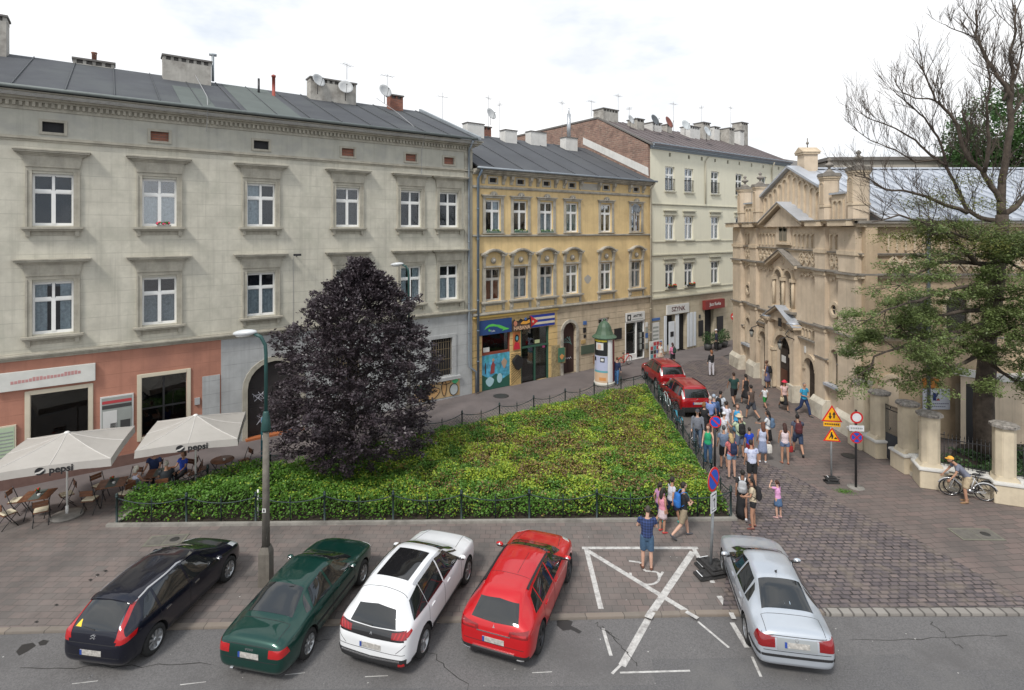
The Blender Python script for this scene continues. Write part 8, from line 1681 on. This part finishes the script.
    for f, mi_ in zip(b.f, b.mi):
        try: nf = bm.faces.new([vv[i] for i in f]); nf.smooth = True; nf.material_index = order[b.mats[mi_].name]
        except ValueError: pass
    bm.to_mesh(me); bm.free()
    objs = []
    def put(nm, me_): o = meshobj(nm, me_, e); objs.append(o); return o
    put('body', me)
    T = cloth(top[1], top[2] if len(top) > 2 else None) if top else None; vc = .02
    if top:
        b = MB(); w1 = .172; dress = bot[0] == 'dress'; bl = belly; lo_ = -.02 if bot[0] not in ('dress',) else .0
        b.tube([pel + up * z for z in (lo_, .06, .16, .28, .40, .47, .505)], [(w1, .128 + bl * .4), (w1, .128 + bl * .5), (w1 - (.03 if female else .008), .112 + bl), (shw * .84 + .022, .122 + bl * .4 + (.012 if female else 0)), (shw * .88 + .022, .118), (shw * .62 + .022, .092), (.078, .07)], 14)
        fr = {'tee': .55, 'long': .0, 'tank': -1, 'polo': .6}[top[0]]
        if fr >= 0:
            for s_ in (-1, 1):
                sj, el, wr = J['arm', s_]; end = sj.lerp(el, fr) if fr > 0 else None
                if fr > 0: b.tube([sj + Vector((-s_ * .06, 0, .01)), sj + (el - sj) * .1, end], [.062, .066, .062], 10)
                else: b.tube([sj + Vector((-s_ * .06, 0, .01)), sj + (el - sj) * .1, el, wr - (wr - el) * .05], [.062, .063, .048, .036], 10)
        else:
            for s_ in (-1, 1): b.tube([nb + Vector((s_ * shw * .45, .09, -.16)), nb + Vector((s_ * shw * .5, .02, -.012)), nb + Vector((s_ * shw * .45, -.08, -.16))], [.024, .02, .024], 6)
        put('shirt', remesh(b, vc, [T], 2, 'shirt'))
    Bm = cloth(bot[1]); b = MB(); kind = bot[0]
    if kind in ('shorts', 'jeans', 'trousers', 'hotpants'):
        b.tube([pel + up * z for z in (-.11, -.04, .05, .13)], [(.13, .10), (.172, .122), (.168, .122 + belly * .3), (.158, .115 + belly * .4)], 14)
        for s_ in (-1, 1):
            hj, kn, an, sh = J['leg', s_]
            if kind == 'shorts': b.tube([hj + Vector((0, 0, .04)), hj.lerp(kn, .4), hj.lerp(kn, .88)], [.10, .103, .092], 12)
            elif kind == 'hotpants': b.tube([hj + Vector((0, 0, .04)), hj.lerp(kn, .35)], [.10, .10], 12)
            else: b.tube([hj + Vector((0, 0, .04)), hj.lerp(kn, .4), kn, kn.lerp(an, .4), an - (an - kn) * .02], [.10, .098, .072, .068, .058], 12)
        put(kind if kind != 'hotpants' else 'shorts', remesh(b, vc, [Bm], 2, kind))
    else:
        L_ = {'skirt': .50, 'dress': .50, 'longskirt': .80, 'miniskirt': .34}[kind]; kmid = (J['leg', -1][1] + J['leg', 1][1]) / 2; d = (kmid - pel); d.normalize(); spr = abs(J['leg', 1][1].y - J['leg', -1][1].y) / 2
        pts = [pel + up * (.16 if kind == 'dress' else .10), pel, pel + d * L_ * .4, pel + d * L_ * .75, pel + d * L_]
        b = MB().use(Bm); NN = 24; vs = []
        rad = [(.14, .105), (.175, .13), (.185, .145 + spr * .5), (.20, .16 + spr * .9), (.215, .17 + spr)]
        for (p_, (ra, rb_)) in zip(pts, rad):
            i_ = rad.index((ra, rb_)); 
            for t_ in range(NN): a = 2 * PI * t_ / NN; w_ = 1 + .05 * math.sin(a * 7) * (i_ / 4); vs.append(p_ + Vector((ra * math.cos(a) * w_, rb_ * math.sin(a) * w_, 0)))
        b.add(vs, [(i * NN + j, i * NN + (j + 1) % NN, (i + 1) * NN + (j + 1) % NN, (i + 1) * NN + j) for i in range(4) for j in range(NN)], True); b.f.append(list(range(4 * NN, 5 * NN))); b.mi.append(0); b.sm.append(False); o = b.build('skirt' if kind != 'dress' else 'dress_skirt', e); objs.append(o)
    b = MB().use(cloth(shoes))
    for s_ in (-1, 1):
        hj, kn, an, sh = J['leg', s_]; ft = Vector((s_ * .15, 1, -.10 if sh > -20 else -.8)).normalized(); b.tube([an - ft * .065 + Vector((0, 0, -.04)), an - ft * .02 + Vector((0, 0, -.038)), an + ft * .08 + Vector((0, 0, -.05)), an + ft * .17 + Vector((0, 0, -.06)), an + ft * .195 + Vector((0, 0, -.062))], [(.034, .034), (.045, .042), (.05, .034), (.045, .024), (.02, .014)], 10)
    objs.append(b.build('shoes', e))
    # hair
    hk, hc = hair; hm = mat('hair_%02d%02d%02d' % tuple(int(x * 99) for x in hc), hc, .7, var=.35, scale=30, bump=.4, bscale=80)
    if hk != 'bald':
        b = MB(); sz = {'short': (.083, .098, .108), 'buzz': (.078, .094, .104)}.get(hk, (.088, .104, .114)); cc = c + Vector((0, -.014, .016)); b.ball(cc, sz, 16, 12, cut=lambda x, y, z: (y > .035 and z < .055) or (y > -.01 and z < .0 and hk in ('short', 'buzz', 'tail')) or z < -.075)
        b2 = MB().use(hm); b2.v, b2.f = b.v, b.f; b2.mi = [0] * len(b.f); b2.sm = [True] * len(b.f); b2.mats = [hm]
        if hk == 'long': b2.tube([cc + Vector((0, -.03, .04)), cc + Vector((0, -.075, -.04)), cc + Vector((0, -.10, -.15)), cc + Vector((0, -.11, -.27)), cc + Vector((0, -.105, -.34))], [(.07, .05), (.085, .05), (.095, .045), (.08, .035), (.03, .015)], 10)
        if hk == 'bob': b2.tube([cc + Vector((0, -.03, .04)), cc + Vector((0, -.06, -.04)), cc + Vector((0, -.06, -.13)), cc + Vector((0, -.055, -.16))], [(.075, .05), (.092, .06), (.09, .05), (.06, .02)], 10)
        if hk == 'tail': b2.tube([cc + Vector((0, -.09, .03)), cc + Vector((0, -.14, .0)), cc + Vector((0, -.14, -.12)), cc + Vector((0, -.12, -.22))], [.022, .03, .026, .008], 8)
        if hk == 'bun': b2.ball(cc + Vector((0, -.08, .07)), .05, 10, 8)
        objs.append(b2.build('hair', e))
    if hat:
        ht, hcx = hat; m_ = cloth(hcx); b = MB().use(m_); cc = c + Vector((0, -.008, .03))
        if ht == 'cap':
            b.ball(cc, (.092, .108, .098), 16, 10, cut=lambda x, y, z: z < .0); b.tube([cc + Vector((0, .08, .008)), cc + Vector((0, .13, .002)), cc + Vector((0, .165, -.008))], [(.075, .008), (.07, .007), (.04, .005)], 10)
        else: b.lathe([(.17, -.01), (.15, .01), (.097, .018), (.09, .07), (.06, .105), (.01, .11)], 20, cc + Vector((0, 0, .01)))
        objs.append(b.build('hat', e))
    for o in objs:
        o.location = tuple(Vector(o.location) * k + off * k); o.scale = (k, k, k)
    if off.length > 0: pass
    if pack:
        b = MB(); q = nb - up * .24 + Vector((0, -.20, 0)); b.tube([q + up * .22, q + up * .17, q, q - up * .18, q - up * .23], [(.08, .05), (.135, .085), (.15, .095), (.15, .10), (.12, .07)], 12)
        b.tube([q - up * .16 + Vector((0, -.06, 0)), q - up * .02 + Vector((0, -.08, 0))], [(.11, .05), (.11, .05)], 10)
        mp_ = cloth(pack[0]); me2 = remesh(b, .022, [mp_, M_PG], 2, 'backpack'); po = meshobj('backpack', me2); po.location = Vector(e.location) + Matrix.Rotation(yaw, 3, 'Z') @ (off * k); po.rotation_euler = (0, 0, yaw); po.scale = (k, k, k)
        tag(po, pack[1], 'backpack')
        b = MB().use(cloth(pack[2] if len(pack) > 2 else pack[0]))
        for s_ in (-1, 1): b.tube([q + up * .20 + Vector((s_ * .08, .06, 0)), nb + Vector((s_ * .10, -.06, .03)), nb + Vector((s_ * .10, .06, .0)), nb + Vector((s_ * .115, .128, -.14)), nb + Vector((s_ * .15, .10, -.27)), q - up * .17 + Vector((s_ * .13, .08, 0))], [(.022, .010)] * 6, 6)
        b.build('strap', po)
    if bag:
        sj, el, wr = J['arm', bag[3] if len(bag) > 3 else 1]; p_ = Vector(e.location) + Matrix.Rotation(yaw, 3, 'Z') @ ((wr + off + Vector((0, 0, -.10))) * k)
        b = MB().use(cloth(bag[0])); s_ = bag[2]; b.tube([(0, 0, -.02 * s_), (0, 0, -.08 * s_), (0, 0, -.3 * s_), (0, 0, -.34 * s_)], [(.11 * s_, .04), (.15 * s_, .05), (.16 * s_, .06), (.12 * s_, .05)], 10); b.tube([(-.1 * s_, 0, -.05 * s_), (-.06 * s_, 0, .08), (.06 * s_, 0, .08), (.1 * s_, 0, -.05 * s_)], .012, 5); bo = b.build('handbag'); bo.location = p_; bo.rotation_euler = (0, 0, yaw); tag(bo, bag[1], 'bag')
    return e
TW = 'tourists gathered in the street'
BLK = (.015, .015, .017); NAVY = (.015, .025, .07); DEN = (.07, .13, .24); WHT = (.62, .63, .65); PINK = (.62, .25, .33)
PH = ((6, 84, .30, -1.0), (8, 80, .30, -1.0))       # both hands at a phone
def ft(x, y): return G(x, y)
away, tow = 0.0, PI; rt, lf = -PI / 2, PI / 2        # faces away, toward the camera, picture right, picture left
P1 = person(ft(647, 569), R(-8), 1.76, 'man in dark blue plaid shirt and denim shorts looking down, standing on the disabled bay', ('tee', (.035, .06, .17), 'plaid'), ('shorts', (.05, .10, .17)), ('buzz', (.06, .05, .04)), 'l', arms=PH, legs=((2, -2), (-2, -2)), shoes=(.12, .05, .03), vox=.014)
person(ft(683, 537.5), R(-78), 1.74, 'man in black T-shirt and khaki shorts walking right along the bed kerb', ('tee', BLK), ('shorts', (.27, .22, .15)), ('short', (.02, .015, .012)), 'l', arms=PH, pose='walk', shoes=(.08, .08, .09), pack=((.02, .13, .42), 'bright blue backpack on the man in the black T-shirt'), vox=.014)
person(ft(671, 522.5), R(-70), 1.52, 'girl in white top and navy shorts with turquoise shoes near the bed kerb', ('tee', (.50, .50, .56)), ('shorts', NAVY), ('tail', (.02, .015, .012)), 't', True, 'walk2', shoes=(.05, .45, .42))
person(ft(662.5, 532), R(-60), 1.36, 'small girl in pink top and pale skirt near the bed kerb', ('tank', PINK), ('miniskirt', (.55, .45, .47)), ('long', (.02, .015, .012)), 't', True, 'stand', shoes=(.45, .05, .05))
person(ft(659, 523), R(-60), 1.34, 'girl with dark hair half hidden behind the small girl in pink', ('tee', (.4, .2, .35)), ('shorts', NAVY), ('tail', (.02, .015, .012)), 't', True, 'walk')
person(ft(742, 517.5), R(-20), 1.62, 'woman in long black skirt, nearest left of the cobbles', ('tee', BLK), ('longskirt', BLK), ('short', (.015, .012, .01)), 'd', True, 'walk', shoes=WHT, pack=((.40, .41, .43), 'grey and white backpack on the woman in the long black skirt', WHT), group=None)
person(ft(753, 528), R(70), 1.62, 'woman in beige blouse and black shorts facing left', ('tee', (.50, .42, .30)), ('hotpants', BLK), ('long', (.012, .01, .01)), 't', True, 'contra', arms=((8, 70, .12, -.5), (5, 65, .12, -.5)), shoes=(.15, .05, .04), pack=(BLK, 'black backpack on the woman in the beige blouse'), vox=.014)
person(ft(778, 517.5), R(30), 1.22, 'little girl in pink T-shirt and denim skirt holding a hand to her head', ('tee', (.62, .30, .52)), ('miniskirt', DEN), ('tail', (.06, .025, .015)), 'l', True, 'stand', arms=((80, 165, .5, -.9), (10, 25)), shoes=(.5, .3, .3))
person(ft(752, 487), R(-5), 1.72, 'man in patterned white T-shirt and black shorts seen from behind', ('tee', (.50, .53, .66), 'print'), ('shorts', BLK), ('short', (.03, .02, .015)), 't', group=None)
person(ft(731.5, 478), R(8), 1.68, 'blonde woman in salmon top and short denim shorts from behind', ('tee', (.50, .14, .14)), ('hotpants', (.20, .30, .42)), ('long', (.40, .29, .14)), 'l', True, 'stand', pack=(NAVY, 'navy backpack on the blonde woman'), vox=.015)
person(ft(724, 468), R(-4), 1.68, 'man in grey-blue T-shirt and black shorts left of the blonde woman', ('tee', (.13, .17, .25)), ('shorts', BLK), ('short', (.06, .06, .06)), 't')
person(ft(708, 465), R(150), 1.64, 'woman in green top and jeans leaning at the bed fence', ('tank', (.02, .30, .14)), ('jeans', (.03, .08, .16)), ('bun', (.15, .05, .03)), 'l', True, 'contra', arms=((35, 50, .4), (15, 30)))
person(ft(697.5, 450), R(165), 1.78, 'stout man in grey long-sleeved shirt and dark cap beside the fence', ('long', (.16, .17, .20)), ('jeans', (.09, .13, .19)), ('short', (.1, .1, .1)), 'l', hat=('cap', (.06, .06, .07)), belly=.05)
person(ft(704, 439), R(-40), 1.66, 'woman in black with auburn hair behind the man in grey', ('tee', BLK), ('trousers', BLK), ('bob', (.20, .09, .03)), 'l', True, arms=((20, 70), (20, 60)))
person(ft(710, 434), R(-30), 1.75, 'grey-haired man in light blue shirt by the red cars', ('polo', (.18, .25, .48)), ('shorts', BLK), ('buzz', (.5, .45, .42)), 'l')
person(ft(714, 431), R(-30), 1.72, 'man in blue jacket and grey cap behind the light blue shirt', ('long', (.05, .10, .22)), ('trousers', NAVY), ('short', (.3, .3, .3)), 'l', hat=('cap', (.30, .36, .44)))
person(ft(720.5, 426.5), R(-50), 1.72, 'dark-haired man in white T-shirt with black shoulder bag', ('tee', (.50, .54, .60)), ('trousers', BLK), ('short', (.012, .01, .01)), 't', arms=((10, 40), (15, 60)), pack=(BLK, 'black bag on the back of the man in white T-shirt'))
person(ft(726, 438), R(-60), 1.66, 'man in pale lilac T-shirt with folded arms', ('tee', (.58, .58, .66)), ('shorts', (.5, .5, .55)), ('short', (.02, .015, .012)), 't', arms=((20, 100, .1, -.8), (20, 100, .1, -.8)))
person(ft(724, 450), R(-70), 1.64, 'person in white cap and white shirt in the middle of the crowd', ('tee', (.60, .60, .64)), ('trousers', (.5, .5, .52)), ('short', (.2, .15, .1)), 'l', True, hat=('cap', (.60, .62, .66)))
person(ft(737, 440), R(160), 1.64, 'woman in turquoise strappy top facing the group', ('tank', (.05, .30, .55)), ('skirt', (.1, .2, .3)), ('bob', (.14, .07, .04)), 'l', True)
person(ft(740, 457.5), R(5), 1.78, 'man in straw hat and pale green shirt from behind', ('tee', (.42, .50, .34)), ('shorts', (.12, .15, .22)), ('short', (.3, .28, .25)), 't', hat=('sun', (.55, .46, .32)), arms=((40, 110, .3, .1), (10, 30)), pack=(BLK, 'black backpack on the man in the straw hat'), vox=.016)
person(ft(749.5, 462), R(10), 1.40, 'boy in royal blue shirt with a white number and red shorts', ('tee', (.01, .05, .42)), ('shorts', (.20, .015, .02)), ('short', (.02, .015, .01)), 't')
person(ft(768, 449), R(50), 1.66, 'woman in white T-shirt and black skirt with very long black hair, right of the boy', ('tee', WHT), ('skirt', BLK), ('long', (.012, .01, .01)), 't', True, arms=((20, 80), (15, 60)), pack=((.1, .16, .25), 'small blue backpack on the long-haired woman in white'))
person(ft(762.5, 462), R(-15), 1.62, 'woman in pale blue dress carrying a white bag', ('tank', (.42, .46, .60)), ('dress', (.22, .26, .38)), ('long', (.12, .05, .03)), 't', True, bag=((.6, .58, .54), 'white cloth bag carried by the woman in the pale blue dress', 1.2), shoes=WHT)
person(ft(785, 463.5), R(-12), 1.62, 'woman in white vest and tiny denim shorts at the edge of the cobbles', ('tank', (.60, .50, .52)), ('hotpants', (.11, .15, .25)), ('long', (.05, .02, .015)), 't', True, 'contra', bag=((.30, .02, .02), 'dark red bag in the right hand of the woman in the white vest', .8), shoes=(.3, .12, .08), vox=.016)
person(ft(798, 454.5), R(-15), 1.74, 'man in slate T-shirt and navy shorts striding away', ('tee', (.07, .08, .12)), ('shorts', (.03, .05, .10)), ('short', (.012, .01, .01)), 't', False, 'walk', pack=((.09, .02, .025), 'dark red backpack on the man in the slate T-shirt'))
person(ft(734, 405), R(0), 1.80, 'man in dark green T-shirt and black shorts walking away', ('tee', (.015, .05, .045)), ('shorts', BLK), ('short', (.03, .015, .01)), 't', False, 'walk2')
person(ft(746, 404.5), R(10), 1.68, 'woman in sleeveless black dress walking away', ('tank', BLK), ('dress', BLK), ('tail', (.02, .015, .015)), 't', True, 'walk')
person(ft(751.5, 419.5), R(20), 1.76, 'man in brown T-shirt and grey shorts striding away', ('tee', (.09, .065, .055)), ('shorts', (.05, .055, .07)), ('short', (.02, .015, .01)), 't', False, 'walk')
person(ft(765, 408.5), R(12), 1.22, 'small boy in white T-shirt and green shorts', ('tee', WHT), ('shorts', (.02, .20, .04)), ('short', (.015, .012, .01)), 't', False, 'walk2')
person(ft(784, 410), R(172), 1.62, 'woman in pink blouse, black skirt and red sun hat walking toward us', ('tee', (.60, .42, .40)), ('skirt', BLK), ('bob', (.05, .03, .02)), 't', True, 'walk', hat=('sun', (.62, .03, .07)), bag=((.5, .42, .28), 'cream handbag of the woman in the red hat', .7))
person(ft(804, 415.5), R(200), 1.74, 'man in turquoise polo shirt and jeans by the small arched door', ('polo', (.03, .28, .48)), ('jeans', (.02, .04, .11)), ('buzz', (.2, .17, .15)), 't', False, 'walk', arms=PH, belly=.03)
person(ft(767.5, 388), R(40), 1.64, 'woman in blue patterned dress before the main door of the temple', ('tank', (.07, .08, .15)), ('dress', (.10, .10, .19)), ('bun', (.10, .05, .03)), 't', True, pack=(BLK, 'black backpack on the woman at the temple door'))
person(ft(711.5, 376), R(15), 1.68, 'person in black top and white trousers with reddish hair in the side street', ('long', BLK), ('trousers', (.55, .54, .58)), ('bob', (.22, .09, .04)), 'l', True)
person(ft(672.8, 366), R(25), 1.62, 'girl in pink hooded top and dark shorts near the cream house', ('long', (.62, .20, .33)), ('shorts', BLK), ('bob', (.05, .02, .015)), 't', True, pack=((.02, .05, .04), 'dark green backpack on the girl in pink'))
person(ft(660.5, 364), R(-75), 1.58, 'woman in white top walking beside the collage board', ('tee', (.58, .56, .52)), ('miniskirt', (.45, .35, .28)), ('bun', (.3, .12, .05)), 't', True, 'walk')
person(ft(616.5, 385), R(-40), 1.70, 'person in navy jacket and blue jeans half hidden by the poster column', ('long', NAVY), ('jeans', (.05, .14, .30)), ('short', (.1, .04, .02)), 'l')
person(ft(716.5, 351), R(70), 1.72, 'person in dark jacket and white cap among the far café tubs', ('long', (.03, .035, .06)), ('trousers', BLK), ('short', (.1, .08, .06)), 'l', hat=('cap', (.6, .6, .62)))
person(ft(967, 502.5), R(72), 1.74, 'man in grey T-shirt, khaki shorts and yellow cap bending over the bicycles', ('tee', (.16, .17, .22)), ('shorts', (.45, .36, .24)), ('short', (.1, .07, .05)), 't', lean=42, arms=((20, 35), (24, 45)), legs=((14, -4), (2, -10)), hat=('cap', (.75, .38, .06)), shoes=(.25, .15, .08), vox=.014)
SZ = .46
person((-13.75, 21.15, .0), R(195), 1.72, 'man in navy T-shirt seated behind the table, his head under the parasol rim', ('tee', (.015, .03, .09)), ('trousers', BLK), ('buzz', (.1, .07, .05)), 't', pose='sit', seat=.40)
person((-12.7, 21.25, .0), R(165), 1.64, 'woman in royal blue top seated behind the table beside the man in navy', ('tee', (.02, .06, .38)), ('trousers', BLK), ('bob', (.08, .05, .03)), 't', True, pose='sit', seat=.42)
person((-13.6, 19.9, .0), R(-25), 1.62, 'white-haired woman in white vest and grey trousers seated with her back to us', ('tank', (.55, .56, .66)), ('trousers', (.20, .22, .28)), ('bob', (.62, .58, .50)), 't', True, pose='sit', seat=.42, vox=.015)
person((-12.65, 20.12, .0), R(30), 1.72, 'grey-haired man in dark shirt and white trousers seated with his back to us', ('tee', (.025, .03, .035)), ('trousers', (.5, .5, .52)), ('short', (.45, .42, .36)), 't', pose='sit', seat=.40, vox=.015)
# ------------------------------------------------------------------ tidy: prototypes that only lent their mesh data are removed
for o in [o for o in bpy.data.objects if o.hide_render]: bpy.data.objects.remove(o)
# pieces of masonry trim that stand apart become parts of their own
def split_far(o, gap=.06, cap=24):
    me = o.data; n = len(me.vertices); par = list(range(n))
    def find(a):
        while par[a] != a: par[a] = par[par[a]]; a = par[a]
        return a
    for e_ in me.edges:
        a, b = find(e_.vertices[0]), find(e_.vertices[1])
        if a != b: par[a] = b
    isl = {}
    for i in range(n): isl.setdefault(find(i), []).append(i)
    bb = []
    for vs_ in isl.values():
        c_ = np.array([me.vertices[i].co[:] for i in vs_]); bb.append([c_.min(0) - gap, c_.max(0) + gap, list(vs_)])
    ch_ = True
    while ch_:
        ch_ = False; out = []
        for q in bb:
            for r in out:
                if (q[0] <= r[1]).all() and (r[0] <= q[1]).all(): r[0] = np.minimum(r[0], q[0]); r[1] = np.maximum(r[1], q[1]); r[2] += q[2]; ch_ = True; break
            else: out.append(q)
        bb = out
    if not 1 < len(bb) <= cap: return
    for q in bb[1:]:
        c_ = o.copy(); c_.data = me.copy(); COL.objects.link(c_); keep = set(q[2]); bm = bmesh.new(); bm.from_mesh(c_.data); bm.verts.ensure_lookup_table()
        bmesh.ops.delete(bm, geom=[v for v in bm.verts if v.index not in keep], context='VERTS'); bm.to_mesh(c_.data); bm.free()
    keep = set(bb[0][2]); bm = bmesh.new(); bm.from_mesh(me); bmesh.ops.delete(bm, geom=[v for v in bm.verts if v.index not in keep], context='VERTS'); bm.to_mesh(me); bm.free()
SPL = {'cornice', 'blind_arcade', 'room_recess', 'parapet', 'lattice_frieze', 'corbel_row', 'gable_window', 'string_course', 'buttress', 'side_window', 'pediment_cornice', 'portal', 'plaster_patch', 'roof_patch', 'surround', 'flue', 'notice', 'emblem', 'pier_poster', 'cable', 'upper_wall'}
for o in list(bpy.data.objects):
    if o.type == 'MESH' and o.parent and o.name.split('.')[0] in ('rail', 'spike', 'tail_light', 'emblem'): split_far(o, .01)
    elif o.type == 'MESH' and o.parent and o.name.split('.')[0] in SPL and o.parent.get('category') == 'building' and o.data.users == 1: split_far(o)
